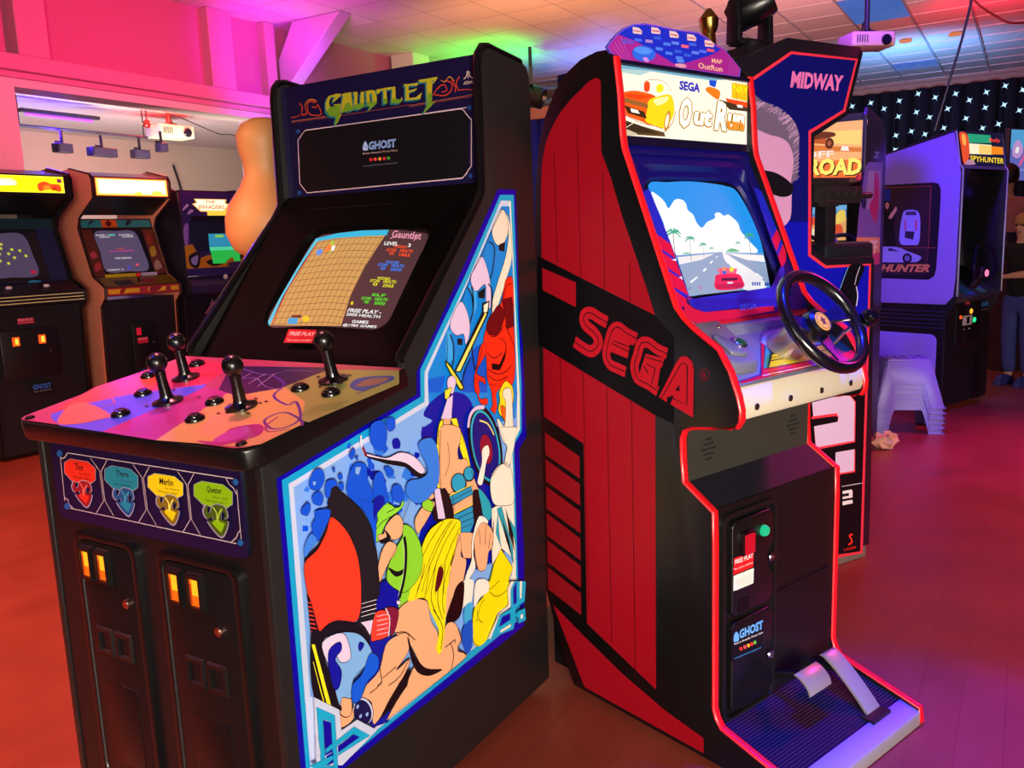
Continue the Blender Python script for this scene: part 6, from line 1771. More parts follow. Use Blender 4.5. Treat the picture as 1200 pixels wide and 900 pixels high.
# =================================================================== OFF ROAD CABINET
r = thing('arcade_cabinet', 'dark arcade cabinet with orange glowing ROAD marquee, seen through the gap of the blue machine', 'arcade machine', (2.0, 4.8, 0), radians(-31.4))
rp = [(-.20, .03), (-.25, .85), (-.27, 1.10), (-.24, 1.15), (-.06, 1.22), (-.03, 1.62), (-.02, 1.98), (.02, 2.02), (.62, 2.0), (.74, 1.9), (.76, .03)]
RWD = .72
RS = mat('#2a2430', .4)
rs = MB().profx(rp, -.02, 0).build('side_panel', RS, r, .003)
art('side_art', ART['r_side'], Plane((.0, 0, 0), (0, 1, 0), (0, 0, 1)), rs, rough=.35, base=.001)
MB().profx(rp, -RWD, -RWD+.02).build('side_panel', RS, r, .003)
rm = MB().box(-RWD+.02, -.02, -.0, .3, 1.64, 1.99).build('marquee_box', RS, r)
art('marquee_art', ART['r_marq'], Plane((-.6, -.0, 0), (1, 0, 0), (0, 0, 1)), rm, emis=1.0, base=.001)
MB().profx([(.0, 1.645), (.0, 1.62), (.2, 1.58), (.3, 1.64)], -RWD+.02, -.02).build('hood', mat('#5a3818', .5), r)
MB().profx([(.12, 1.56), (.10, 1.20), (.2, 1.15), (.3, 1.55)], -RWD+.02, -.02).build('monitor_bezel', mat('#14121a', .3), r)
sc_ = MB().box(-.52, -.11, .092, .105, 1.305, 1.50).build('monitor_screen', mat('#10131c', .2), r, .004)
pic = [['P', '#4878c8', [-5200, 13000, -1100, 13000, -1100, 15000, -5200, 15000]], ['P', '#e8a868', [-3600, 13000, -1100, 13000, -1100, 14300, -2200, 14600, -3600, 14200]], ['C', '#e84830', [-3200, 13900, -2500, 14100, -2500, 14400, -3200, 14300]], ['C', '#f0e0c0', [-3300, 13300, -2600, 13350, -2700, 13700, -3300, 13650]], ['C', '#e05030', [-1900, 13300, -1300, 13400, -1400, 13900, -1800, 13800]], ['C', '#f0d060', [-1700, 14000, -1200, 14100, -1200, 14700, -1600, 14600]], ['P', '#70b0e0', [-3600, 14500, -1100, 14750, -1100, 15000, -3600, 15000]]]
art('race_picture', pic, Plane((0, .09, 0), (1, 0, 0), (0, 0, 1)), sc_, emis=.9, base=.001)
MB().profx([(-.24, 1.13), (-.05, 1.20), (.12, 1.21), (.2, 1.1), (-.2, 1.05)], -RWD+.02, -.02).build('control_panel', mat('#1c1a28', .35), r)
MB().profx([(-.22, 1.1), (-.19, .03), (.7, .03), (.7, 1.1)], -RWD+.02, -.02).build('lower_cabinet', BLK, r)
for x in (-.55, -.3, -.1):
    c = Vector((x, -.13, 1.26)); nn = Vector((0, -.8, .6)); u = Vector((1, 0, 0)); v = nn.cross(u)
    w = MB().tube([c+u*.09*cos(2*pi*k/24)+v*.09*sin(2*pi*k/24) for k in range(24)], .012, 8, close=True)
    w.cyl(c, c-nn*.08, .02, n=12)
    for a in (0, 2*pi/3, 4*pi/3): w.cyl(c, c+u*.09*cos(a)+v*.09*sin(a), .007, n=8)
    w.build('steering_wheel', mat('#101014', .3), r)
# =================================================================== SPY CABINET
s = thing('arcade_cabinet', 'purple-sided arcade cabinet with sports car panel art and a U-shaped control yoke', 'arcade machine', (3.154, 6.077, 0), radians(36))
SW = .68
VIOLET_LIT = mat('#8468dc', .38)  # violet light put into the base colour of the pale sides
spf = [(.06, .02), (.015, .06), (.015, .66), (.0, .72), (-.045, .80), (-.055, .86), (-.055, 1.74), (-.03, 1.78), (.005, 2.0), (.02, 2.02), (.52, 1.91), (.80, 1.84), (.80, .02)]
BS = mat('#100e1a', .35)
ss = MB().profx(spf, 0, .02).build('side_panel', BS, s, .003)
MB().profx(spf, SW-.02, SW).build('side_panel', BS, s, .003)
upn = [(-.035, .86), (-.045, 1.0), (-.048, 1.72), (.012, 2.0), (.52, 1.895), (.79, 1.83), (.79, .80), (.02, .80)]
up_ = MB().profx(upn, -.006, .0).build('upper_side_board', VIOLET_LIT, s, .002)
lowb = MB().prism(rrect(.07, .79, .13, .58, .05), lambda u, v, d: (d, u, v), -.006, 0).build('lower_side_board', VIOLET_LIT, s, .002)
MB().box(-.008, -.006, .075, .79, .27, .33).build('colour_stripe', mat('#d0402c', .4), lowb); MB().box(-.0085, -.006, .075, .79, .318, .333).build('colour_stripe', mat('#e88838', .4), lowb)
for z in (.62, .65, .68, .71, .74): MB().box(-.012, .0, .02, .79, z, z+.014).build('rib', mat('#1c1838', .35), ss, .003)
for z in (.045, .065, .085, .105): MB().box(-.008, .0, .03, .79, z, z+.008).build('rib', mat('#1c1838', .35), ss, .002)
art('side_art', ART['s_side'], Plane((-.006, 0, 0), (0, 1, 0), (0, 0, 1), -1), up_, rough=.35, base=.001, spec=.3)
for x in (.006, SW-.006): MB().tube([(x, -.058, .86), (x, -.058, 1.745), (x, -.033, 1.785), (x, .002, 2.01)], .007, 8).build('edge_trim', mat('#a8a4b4', .3, .5), s)
sm = MB().profx([(-.035, 1.775), (-.002, 2.0), (.1, 2.0), (.2, 1.78)], .02, SW-.02).build('marquee_box', BS, s)
art('marquee_art', ART['s_marq'], Plane((0, -.035, 1.775), (1, 0, 0), (0, .033, .225), 1), sm, emis=1.0, base=.003)
MB().box(.02, SW-.02, -.045, -.02, 1.752, 1.775).build('marquee_retainer', mat('#6858a8', .4), sm)
MB().profx([(.30, 1.76), (.22, 1.05), (.10, .95), (.12, .9), (.5, .9), (.5, 1.76)], .02, SW-.02).build('monitor_bezel', mat('#050408', .15), s)
MB().profx([(-.06, .845), (.16, .99), (.2, .95), (.0, .80)], .02, SW-.02).build('control_panel', mat('#3a3848', .4), s, .003)
cpq = [['P', '#2c5cae', [1700, 300, 3100, 300, 3100, 1400, 1700, 1400]], ['P', '#5898c8', [3900, 300, 5000, 300, 5000, 1300, 3900, 1300]], ['P', '#60a890', [500, 500, 1300, 500, 1300, 1500, 500, 1500]], ['S', '#203050', 60, [3900, 550, 5000, 550]], ['S', '#203050', 60, [3900, 850, 5000, 850]]]
art('control_panel_art', cpq, Plane((0, -.06, .845), (1, 0, 0), (0, .22, .145)), s, rough=.4, base=.002)
yk = MB().cyl((.33, .0, .92), (.33, -.06, 1.01), .04, .035).build('control_yoke', mat('#15131c', .3), s)
for sg in (-1, 1): MB().tube(catmull([(.33+sg*.03, -.06, .98), (.33+sg*.13, -.08, .985), (.33+sg*.17, -.09, 1.05), (.33+sg*.13, -.08, 1.17), (.33+sg*.06, -.06, 1.21)], 5, False), .012, 8).build('grip', mat('#1c1830', .15, .3), yk)
MB().box(.28, .385, -.10, -.05, .97, 1.055).build('yoke_hub', mat('#281028', .3), yk, .012)
MB().lathe([(0, 0), (.026, 0), (.024, .006), (0, .008)], (.335, -.10, 1.01), (0, -1, 0)).build('lit_button', mat('#ff80a8', .3, 0, 1.2), yk)
lw = MB().box(.02, SW-.02, .012, .03, .05, .80).build('front_panel', mat('#141219', .45), s)
dr = MB().box(.13, .50, .0, .012, .46, .775).build('coin_door', mat('#15131a', .35), s, .006)
for x, z, c_, rr_ in ((.19, .695, '#ff5010', .014), (.345, .728, '#ffa030', .02), (.40, .66, '#20f080', .02)): MB().lathe([(0, 0), (rr_, 0), (rr_*.8, .006), (0, .008)], (x, .0, z), (0, -1, 0), 14).build('lamp', mat(c_, .3, 0, 1.6), dr)
MB().box(.225, .36, -.004, .0, .63, .70).build('coin_plate', mat('#c8bcc8', .4), dr); MB().box(.275, .315, -.006, -.003, .64, .69).build('coin_slot', BLKG, dr)
for x in (.2, .31): MB().box(x-.025, x+.025, -.003, .001, .51, .56).build('coin_return', mat('#030304', .5), dr)
for x in (.25, .33): MB().lathe([(0, 0), (.008, 0), (.006, .004), (0, .004)], (x, 0, .60), (0, -1, 0), 10).build('lock', CHROME, dr)
stq = [['P', '#8c1428', [2700, 7760, 3500, 7760, 3500, 8000, 2700, 8000]], ['T', '#ff9090', 'FREE', [2800, 7850, 3400, 7850, 2800, 7960], 1], ['P', '#101020', [5200, 7100, 6400, 7100, 6400, 7900, 5200, 7900]], ['T', '#3a8ae0', 'GHOST', [5250, 7450, 6350, 7450, 5250, 7800], 1], ['T', '#c8a0c0', 'Arcade Party', [5300, 7200, 6300, 7200, 5300, 7300], 0]]
for nm_, it_ in (('free_play_sticker', stq[:2]), ('hire_sticker', stq[2:])): art(nm_, it_, Plane((0, .012, 0), (1, 0, 0), (0, 0, 1)), lw, rough=.4, base=.001)
MB().box(.42, .56, .006, .013, .06, .40).build('kick_recess', mat('#040306', .5), s)
# poster screen behind, far right
ps = thing('display_screen', 'large pale blue lit display with pink lettering, high at the right edge', 'screen', (5.40, 9.3, 1.80), radians(25)); ps.scale = (1, 1, .78)
MB().box(0, 1.1, 0, .06, 0, .72).build('frame', mat('#2a2438', .4), ps, .004)
q = [['P', '#6a70c8', [200, 200, 10800, 200, 10800, 7000, 200, 7000]], ['P', '#5ab0e8', [200, 4400, 10800, 5200, 10800, 7000, 200, 7000]], ['C', '#d0a0e0', [600, 3600, 1600, 3200, 2300, 4300, 1500, 5600, 700, 5000]], ['C', '#ffffff', [1000, 4000, 1500, 3900, 1600, 4600, 1200, 4700]], ['S', '#e060a8', 450, [1800, 2200, 2600, 3600, 3400, 2600, 4400, 4200, 5200, 3000, 7000, 4000]], ['S', '#8890e0', 300, [200, 1500, 10800, 2200]]]
art('display_picture', q, Plane((0, 0, 0), (1, 0, 0), (0, 0, 1)), ps, emis=.75, base=.002)
cbx = thing('counter', 'dark red and brown counter running behind the child at the right edge', 'counter', (4.56, 7.78, 0), radians(10))
MB().box(0, 2.6, 0, .6, 0, 1.0).build('body', mat('#3a1c20', .5), cbx); MB().box(-.03, 2.63, -.05, .65, 1.0, 1.05).build('worktop', mat('#8a4440', .4), cbx, .01); MB().box(0, 2.6, .0, .2, 1.05, 1.28).build('upstand', mat('#1c1218', .5), cbx)
# =================================================================== CABINETS ALONG THE LEFT WALL
def wall_cab(loc, yaw, W, label, H_, sidem, trimm, D=.80):
    c = thing('arcade_cabinet', label, 'arcade machine', loc, yaw)
    P = [(.12, .03), (.06, 1.0), (-.015, 1.065), (-.02, 1.14), (.03, 1.17), (.13, 1.22), (.27, 1.58), (.23, 1.66), (.0, 1.79), (-.005, H_-.03), (.015, H_), (.30, H_+.06), (D, H_+.02), (D, .03)]
    for a, b_ in ((0, .02), (W-.02, W)):
        sdp = MB().profx(P, a, b_).build('side_panel', sidem, c, .003)
        MB().tube([((a+b_)/2, y-.001, z) for y, z in P[:12]], .0105, 6).build('edge_trim', trimm, c)
    MB().box(.02, W-.02, .0, .3, 1.795, H_-.01).build('marquee_box', BLK, c)
    MB().profx([(.0, H_-.01), (.30, H_+.045), (D-.02, H_+.01), (D-.02, H_-.03), (.3, H_-.03)], .02, W-.02).build('top_panel', mat('#3a2a30', .35), c)
    MB().profx([(.02, 1.795), (.26, 1.68), (.30, 1.72), (.3, 1.80)], .02, W-.02).build('hood', BLK, c)
    MB().profx([(.075, 1.05), (.13, .03), (D-.02, .03), (D-.02, 1.05)], .02, W-.02).build('lower_front', mat('#17131a', .45), c)
    return c
def place(rx, ry, z=0): p = RM(rx, ry); return (p.x, p.y, z)
def quad(pl_items, *a, **k): return art(*a, **k)
def R4(col, x0, x1, y0, y1): return ['P', col, [int(v*1e4) for v in (x0, y0, x1, y0, x1, y1, x0, y1)]]
C2W = .63
c2 = wall_cab(place(-4.6, 2.73), radians(53), C2W, 'orange-sided arcade cabinet with blown-out cream marquee by the left wall', 1.955, mat('#e08468', .45), mat('#2a1410', .3))
mp_ = Plane((0, 0, 0), (1, 0, 0), (0, 0, 1))
it = [R4('#ff7a20', .035, .60, 1.808, 1.935), R4('#ffd060', .042, .593, 1.815, 1.928), R4('#fffbe8', .06, .58, 1.826, 1.922), ['C', '#ffd838', [3300, 18300, 3700, 18400, 3900, 18200, 3400, 18150]], ['C', '#ffc848', [4700, 18400, 5200, 18500, 5600, 18250, 4800, 18200]]]
art('marquee_art', it, mp_, c2, emis=1.9, base=.002)
bpl = Plane((0, .135, 1.215), (1, 0, 0), (0, .16, .42))
BB = [R4('#2a1410', .02, .61, 0, .47), R4('#207880', .04, .60, .40, .46), R4('#c85820', .20, .32, .40, .46), ['C', '#0c2830', [4000, 4100, 4500, 4500, 4200, 4600, 3900, 4300]], ['C', '#103840', [900, 4150, 1500, 4500, 1200, 4560]], ['C', '#581810', [2500, 4050, 2800, 4300, 2600, 4580, 2300, 4300]], R4('#5a2420', .03, .11, .01, .38), R4('#6a2c28', .51, .60, .01, .38), ['C', '#b03850', [500, 1500, 900, 1700, 800, 2100, 400, 1900]], ['C', '#a83040', [400, 500, 900, 700, 900, 1200, 500, 1000]], ['C', '#b08030', [5200, 1500, 5700, 1700, 5700, 2400, 5300, 2200]], ['C', '#a87878', [5200, 400, 5800, 600, 5700, 1200, 5300, 1000]], ['C', '#903020', [5250, 2500, 5700, 2700, 5600, 3500, 5300, 3200]], R4('#17121c', .11, .51, .03, .385)]
art('bezel_art', BB, bpl, c2, rough=.35, base=.001)
def curved(x0, x1, y0, y1): return ['C', '#5f5070', [int(v*1e4) for v in (x0, y0, (x0+x1)/2, y0-.008, x1, y0, x1+.008, (y0+y1)/2, x1-.02, y1, (x0+x1)/2, y1+.008, x0, y1, x0-.004, (y0+y1)/2)]]
S2 = [curved(.125, .46, .045, .36), ['T', '#ffffff', 'PLAYER 1  HIGH', [1300, 3300, 2700, 3300, 1300, 3420], 1], ['T', '#40e0e0', 'VIDEO', [2000, 3300, 2700, 3300, 2000, 3400], 1] if 0 else R4('#40d8d0', .225, .28, .333, .342), ['T', '#f0f0f0', 'PLAYER 2', [3100, 3300, 4200, 3300, 3100, 3420], 1], ['T', '#f0f0f0', '00000', [1500, 3150, 2300, 3150, 1500, 3250], 1], ['T', '#f0f0f0', '00000', [3300, 3150, 4200, 3150, 3300, 3250], 1], ['T', '#ff5020', 'PUSH', [2600, 2200, 3200, 2200, 2600, 2300], 1], ['T', '#f040b0', '1 OR 2 PLAYERS BUTTON', [1900, 1980, 3900, 1980, 1900, 2100], 1], ['T', '#f0f0f0', '1984 DESIGN', [2200, 1400, 3500, 1400, 2200, 1530], 1], ['C', '#ff5060', [3700, 800, 3900, 800, 3900, 950, 3700, 950]], ['C', '#5050e0', [3000, 600, 3200, 600, 3200, 780, 3000, 780]], ['T', '#f0f0f0', 'CREDIT 0', [1300, 500, 2600, 500, 1300, 600], 1]]
art('video_picture', S2, bpl, c2, emis=.72, base=.004)
art('instruction_card', [R4('#b89818', .10, .36, -.045, .02), R4('#b8a0c8', .36, .52, -.02, .02), ['S', '#604808', 60, [1200, -300, 3400, -300]], ['S', '#604808', 50, [1200, -100, 3400, -100]], ['S', '#604880', 40, [3800, 0, 5000, 0]]], bpl, c2, rough=.5, base=.006)
cpp = MB().profx([(-.012, 1.075), (-.017, 1.145), (.135, 1.215), (.14, 1.13)], .02, C2W-.02).build('control_panel', mat('#2a1a18', .4), c2)
art('control_panel_art', [R4('#9c2030', .02, .61, 1.08, 1.14), R4('#d89820', .03, .60, 1.093, 1.127), ['C', '#902020', [1200, 10900, 1500, 11000, 1700, 11350, 1300, 11250]], ['C', '#802030', [3600, 10900, 4300, 11000, 4600, 11300, 3700, 11300]], ['C', '#902838', [4900, 10950, 5300, 10950, 5300, 11250, 5000, 11250]], R4('#a02838', .275, .345, 1.083, 1.137)], Plane((0, -.0165, 0), (1, 0, 0), (0, 0, 1)), cpp, rough=.4, base=.002)
art('control_top_art', [R4('#7a5a14', .03, .60, .005, .155), R4('#301818', .12, .26, .02, .10), ['C', '#8a2838', [3400, 300, 4600, 500, 4400, 1100, 3300, 1000]]], Plane((0, -.017, 1.145), (1, 0, 0), (0, .152, .07)), cpp, rough=.4, base=.001)
MB().tube([(.30, .03, 1.17), (.30, .02, 1.215)], .006, 8).build('joystick', BLKG, c2); MB().ball((.30, .02, 1.225), .017).build('ball_top', mat('#d81828', .25), c2)
c2d = MB().box(.22, .42, .055, .075, .40, .86).build('coin_door', mat('#0d0a0e', .4), c2, .008)
dpl = Plane((0, .0545, 0), (1, 0, 0), (0, 0, 1))
st2 = ([R4('#c81840', .255, .34, .70, .745), ['T', '#f8a0b0', 'FREE PLAY', [2600, 7260, 3350, 7260, 2600, 7400], 1], R4('#20181c', .25, .37, .42, .52), ['T', '#3a70e0', 'GHOST', [2600, 4650, 3700, 4650, 2600, 5000], 1], ['T', '#a08090', 'Retro Arcade', [2700, 4400, 3600, 4400, 2700, 4500], 0]])
for nm_, it_ in (('free_play_sticker', st2[:2]), ('hire_sticker', st2[2:])): art(nm_, it_, dpl, c2d, rough=.4, base=.001)
MB().box(.255, .29, .048, .055, .765, .82).build('lit_button', mat('#d81830', .3, 0, .7), c2d)
MB().lathe([(0, 0), (.010, 0), (.008, .005), (0, .005)], (.385, .055, .70), (0, -1, 0), 10).build('lock', mat('#a08088', .3, 1), c2d)
# dark one on the far left with the yellow marquee
C1W = .66
c1 = wall_cab(place(-4.62, 1.92), radians(55), C1W, 'dark arcade cabinet with yellow and orange marquee, leftmost by the left wall', 1.945, mat('#141014', .4), mat('#0a080a', .25))
it = [R4('#fff040', .0, .60, 1.815, 1.925), R4('#f8e010', .01, .59, 1.82, 1.918), ['C', '#fff8b0', [300, 18500, 1800, 18600, 2800, 18600, 2600, 19000, 1200, 19000, 300, 18900]], ['C', '#fffde0', [700, 18550, 2500, 18600, 2400, 18850, 900, 18850]], ['C', '#f04818', [4300, 18250, 4900, 18400, 5700, 18250, 5700, 18700, 5100, 18750, 4700, 18900, 4200, 18700]], ['C', '#ff8020', [4600, 18350, 5000, 18400, 5000, 18650, 4600, 18600]], ['C', '#c03010', [5200, 18300, 5500, 18400, 5400, 18600, 5200, 18500]], R4('#802050', .555, .585, 1.885, 1.91)]
art('marquee_art', it, mp_, c1, emis=1.35, base=.002)
art('bezel_art', [R4('#101018', .02, .64, 0, .47), R4('#17343c', .02, .64, .39, .47), ['C', '#504818', [1000, 4000, 1800, 4100, 2200, 4600, 900, 4600]], R4('#12204c', .50, .62, .01, .39), R4('#1b1824', .04, .50, .03, .37), R4('#131a50', .02, .62, -.05, .005), R4('#081028', .04, .60, -.04, -.003)], bpl, c1, rough=.35, base=.001)
dots = [curved(.06, .42, .045, .35)]
for u, v in ((.20, .33), (.22, .31), (.18, .30), (.24, .28), (.23, .25), (.30, .24), (.27, .21), (.35, .23), (.21, .21), (.38, .19), (.30, .18), (.2, .16), (.25, .14), (.15, .26), (.12, .2), (.1, .3)): dots.append(['C', '#f0f050', [int((u+a*.008)*1e4) if i % 2 == 0 else int((v+a*.008)*1e4) for a_ in ((-1, -1), (1, -1), (1, 1), (-1, 1)) for i, a in enumerate(a_)]])
art('video_picture', dots+[['C', '#e02050', [3800, 600, 4100, 600, 4100, 800, 3800, 800]]], bpl, c1, emis=.55, base=.004)
art('bezel_emblem', [['C', '#1a80b0', [3500, -460, 4100, -460, 4300, -200, 4100, 50, 3500, 50, 3300, -200]]], bpl, c1, rough=.4, base=.008)
cpp = MB().profx([(-.012, 1.06), (-.017, 1.145), (.135, 1.215), (.14, 1.13)], .02, C1W-.02).build('control_panel', mat('#17141c', .4), c1)
art('control_panel_art', [R4('#14101c', .02, .64, 1.065, 1.142)]+[['S', '#d8cc90', 60, [200, z, 6400, z]] for z in (10780, 11000, 11230)], Plane((0, -.0165, 0), (1, 0, 0), (0, 0, 1)), cpp, rough=.4, base=.002)
for x in (.17, .42): MB().ball((x, .05, 1.185), .022, (1, 1, .6)).build('trackball', mat('#d8c0d0', .2), c1)
c1d = MB().box(.07, .46, .055, .075, .56, .90).build('coin_door', mat('#120e12', .4), c1, .01)
for x in (.17, .345):
    b = MB(); b.m(mat('#ff5010', .3, 0, 1.4)).box(x-.022, x+.022, .047, .055, .79, .85); b.m(mat('#ffc040', .3, 0, 1.6)).box(x-.008, x+.014, .0465, .048, .80, .84); b.build('lit_coin_button', None, c1d, smooth=False)
MB().lathe([(0, 0), (.010, 0), (.008, .005), (0, .005)], (.40, .055, .73), (0, -1, 0), 10).build('lock', CHROME, c1d)
st1 = ([R4('#a81838', .20, .31, .935, .975), ['T', '#f0a0b0', 'FREE PLAY', [2050, 9550, 3050, 9550, 2050, 9700], 1], ['T', '#f0a0b0', 'No coins needed', [2050, 9400, 3050, 9400, 2050, 9480], 0], R4('#0c0c14', .23, .38, .43, .52), ['T', '#3a70d8', 'GHOST', [2450, 4750, 3700, 4750, 2450, 5080], 1], ['T', '#a8a0a8', 'Retro Arcade Party', [2500, 4550, 3700, 4550, 2500, 4650], 0]])
for nm_, it_ in (('free_play_sticker', st1[:3]), ('hire_sticker', st1[3:])): art(nm_, it_, Plane((0, .064, 0), (1, 0, 0), (0, 0, 1)), c1, rough=.4, base=.004)
# purple one under the opening
p3 = RM(-4.5, 3.38)
c3 = thing('arcade_cabinet', 'purple and black arcade cabinet with THE INVADERS marquee, behind the balloon', 'arcade machine', (p3.x, p3.y, 0), radians(53))
P = [(.08, .03), (.05, 1.0), (-.06, 1.06), (-.05, 1.12), (.10, 1.18), (.14, 1.2), (.02, 1.55), (.0, 1.84), (.1, 1.88), (.75, 1.88), (.75, .03)]
for a, b_ in ((0, .02), (.60, .62)): MB().profx([(.08, .03), (.05, 1.0), (-.06, 1.06), (-.05, 1.12), (-.0, 1.2), (-.01, 1.84), (.1, 1.88), (.75, 1.88), (.75, .03)], a, b_).build('side_panel', mat('#1a1420', .35), c3, .003)
MB().box(.02, .60, .0, .7, 1.19, 1.86).build('upper_cabinet', mat('#141019', .4), c3)
MB().profx([(.07, 1.1), (.1, .03), (.7, .03), (.7, 1.1)], .02, .60).build('lower_cabinet', mat('#120f18', .4), c3)
MB().profx([(-.055, 1.05), (-.045, 1.115), (.03, 1.185), (.1, 1.0)], .02, .60).build('control_panel', mat('#2a1c48', .4), c3)
a3 = Plane((0, 0, 0), (1, 0, 0), (0, 0, 1))
art('glass_art', [R4('#2c1c60', .02, .60, 1.19, 1.85), R4('#0a0a12', .10, .60, 1.55, 1.66), R4('#101838', .08, .56, 1.38, 1.62), ['C', '#8858b8', [300, 15800, 700, 16000, 600, 15000, 400, 14000, 200, 14800]], ['P', '#b87018', [200, 14300, 900, 14400, 1500, 13300, 2200, 13500, 4800, 13500, 6000, 13400, 6000, 12500, 200, 12500]], ['C', '#1c1020', [500, 13500, 1500, 13800, 1300, 12600, 600, 12700]], ['C', '#8878c0', [700, 13300, 1300, 13500, 1100, 12800, 700, 12900]], ['C', '#20121c', [2000, 13000, 3000, 13200, 3600, 12800, 2600, 12600]], ['C', '#3c2c60', [3900, 12700, 5000, 12900, 5900, 12600, 5000, 12300]], ['C', '#20121c', [4600, 13400, 5500, 13400, 5200, 13000]], ['C', '#b090d0', [300, 17000, 900, 17400, 700, 17500]], ['C', '#b090d0', [700, 16700, 1300, 17000, 1000, 17100]]], a3, c3, rough=.4, base=.001)
art('marquee_art', [['P', '#f8b060', [1400, 17950, 4400, 17950, 4300, 17650, 4700, 17500, 4200, 16950, 1900, 16950, 1200, 17550, 1600, 17650]], ['P', '#fff8d0', [1550, 17900, 4250, 17900, 4150, 17650, 4500, 17480, 4100, 17050, 1950, 17050, 1350, 17520, 1700, 17620]], ['P', '#f0a030', [4100, 17000, 5600, 17000, 5600, 17600, 4500, 17600]], ['C', '#a04818', [4700, 17100, 5300, 17100, 5300, 17500, 4800, 17400]], R4('#f8c040', .25, .53, 1.665, 1.70), ['T', '#e05818', 'THE', [2400, 17600, 3300, 17600, 2400, 17850], 1], ['T', '#e05818', 'INVADERS', [1800, 17150, 4200, 17150, 1750, 17480], 1]], a3, c3, emis=1.25, base=.003)
art('video_picture', [R4('#3090b8', .24, .52, 1.42, 1.52), R4('#2870a0', .24, .52, 1.385, 1.42), ['P', '#28b848', [2450, 13900, 5250, 13900, 5200, 12900, 4600, 12950, 4500, 13300, 3900, 13000, 3800, 12800, 2600, 12800]], ['P', '#50d8a0', [2400, 14150, 5200, 14150, 5200, 13850, 2450, 13850]], R4('#90d040', .3, .38, 1.49, 1.51)], a3, c3, emis=.85, base=.004)
art('front_art', [['S', '#b06088', 120, [1800, 8800, 2600, 9600, 3900, 10000]], ['S', '#8a4870', 200, [2000, 8800, 3000, 9400, 4200, 9800]], ['C', '#c080a0', [3000, 9300, 3800, 9500, 3500, 9900]], ['S', '#c070a0', 60, [2300, 9500, 2600, 9900]]], Plane((0, .06, 0), (1, 0, 0), (0, 0, 1)), c3, rough=.4, base=.01)
MB().ball((.36, -.01, 1.17), .02).build('joystick', mat('#d8c8d8', .3), c3)
# small tablet-like screen low behind the four player machine
lm = thing('small_monitor', 'small grey-framed monitor with a pink screen, low behind the four-joystick cabinet', 'monitor', place(-2.9, 3.0, .0), radians(20))
MB().cyl((0, 0, 0), (0, 0, .03), .16, .15, 24).build('base', BLKG, lm, .004); MB().cyl((0, .02, .03), (0, .02, .98), .02, n=12).build('stand', BLKG, lm); MB().prism(rrect(-.17, .17, .95, 1.22, .02), lambda u, v, d: (u, d, v), -.02, .01).build('frame', mat('#4a4450', .4), lm, .004)
art('monitor_picture', [R4('#301828', -.15, .15, .97, 1.20), R4('#f03080', -.06, .15, 1.08, 1.19), R4('#ff70a0', -.02, .10, 1.12, 1.18), R4('#602040', -.13, -.08, 1.0, 1.1)], Plane((0, -.02, 0), (1, 0, 0), (0, 0, 1)), lm, emis=.9, base=.002)
# =================================================================== STOOLS
STM = mat('#7a64cc', .42)  # violet light put into the base colour of white plastic
def stool_mesh():
    b = MB(); h = .30; tw, td, bw, bd = .135, .10, .215, .165; th = .006
    def shell(z0, z1, w0, d0, w1, d1): pass
    # top slab
    b.box(-tw, tw, -td, td, h-.014, h)
    for k in range(4):
        for j in range(3): b.box(-tw+.03+k*.055, -tw+.06+k*.055, -td+.03+j*.055, -td+.055+j*.055, h, h+.004)
    # four flared faces, each with an arch cut out
    def wall(f, w0, w1, cw):
        # outline: trapezoid with arch
        P = [(-w1, 0), (-w0, h-.01), (w0, h-.01), (w1, 0), (cw+.025, 0), (cw, .10), (cw*.82, .145), (-cw*.82, .145), (-cw, .10), (-cw-.025, 0)]
        b.prism(P, f, 0, th)
    s_ = (bd-td)/h; s2 = (bw-tw)/h
    wall(lambda u, v, d: (u, -bd+v*s_-d, v), tw, bw, .105); wall(lambda u, v, d: (u, bd-v*s_+d, v), tw, bw, .105)
    wall(lambda u, v, d: (-bw+v*s2-d, u, v), td, bd, .07); wall(lambda u, v, d: (bw-v*s2+d, u, v), td, bd, .07)
    # rim lip at the feet
    for sx in (-1, 1):
        for sy in (-1, 1):
            b.box(min(sx*(bw+.014), sx*.125), max(sx*(bw+.014), sx*.125), min(sy*(bd+.012), sy*bd), max(sy*(bd+.012), sy*bd), 0, .012)
            b.box(min(sx*(bw+.014), sx*bw), max(sx*(bw+.014), sx*bw), min(sy*.09, sy*(bd+.012)), max(sy*.09, sy*(bd+.012)), 0, .012)
    return b
st0 = stool_mesh().build('step_stool', STM, None, .003)
STN = ['lowest stool of the purple plastic step stool stack, touching the floor', 'second stool from the floor in the purple step stool stack', 'third stool from the floor in the purple step stool stack', 'fourth stool from the floor in the purple step stool stack', 'fifth stool from the floor in the purple step stool stack', 'topmost purple plastic step stool of the stack beside the purple cabinet']
for k in range(6):
    q_ = st0 if k == 0 else st0.copy()
    if k: COL.objects.link(q_)
    q_.location = (2.66, 5.66, .034*k); q_.rotation_euler = (0, 0, radians(-12+(k % 3)*1.2)); q_.scale = (.98, .98, 1.08)
    tag(q_, STN[k], 'stool', 'stacked purple step stools')
# crumpled paper bag on the floor
b = MB(); random.seed(5); b.ball((0, 0, .05), .06, (1.3, .8, .8), 7)
for v in b.bm.verts: v.co += Vector((random.uniform(-.02, .02), random.uniform(-.02, .02), random.uniform(-.015, .02))); v.co.z = max(v.co.z, .001)
bag = b.build('paper_bag', mat('#d8a088', .7), None, smooth=False); bag.location = (2.31, 5.14, 0); tag(bag, 'crumpled pinkish paper bag on the floor left of the stool stack', 'bag')
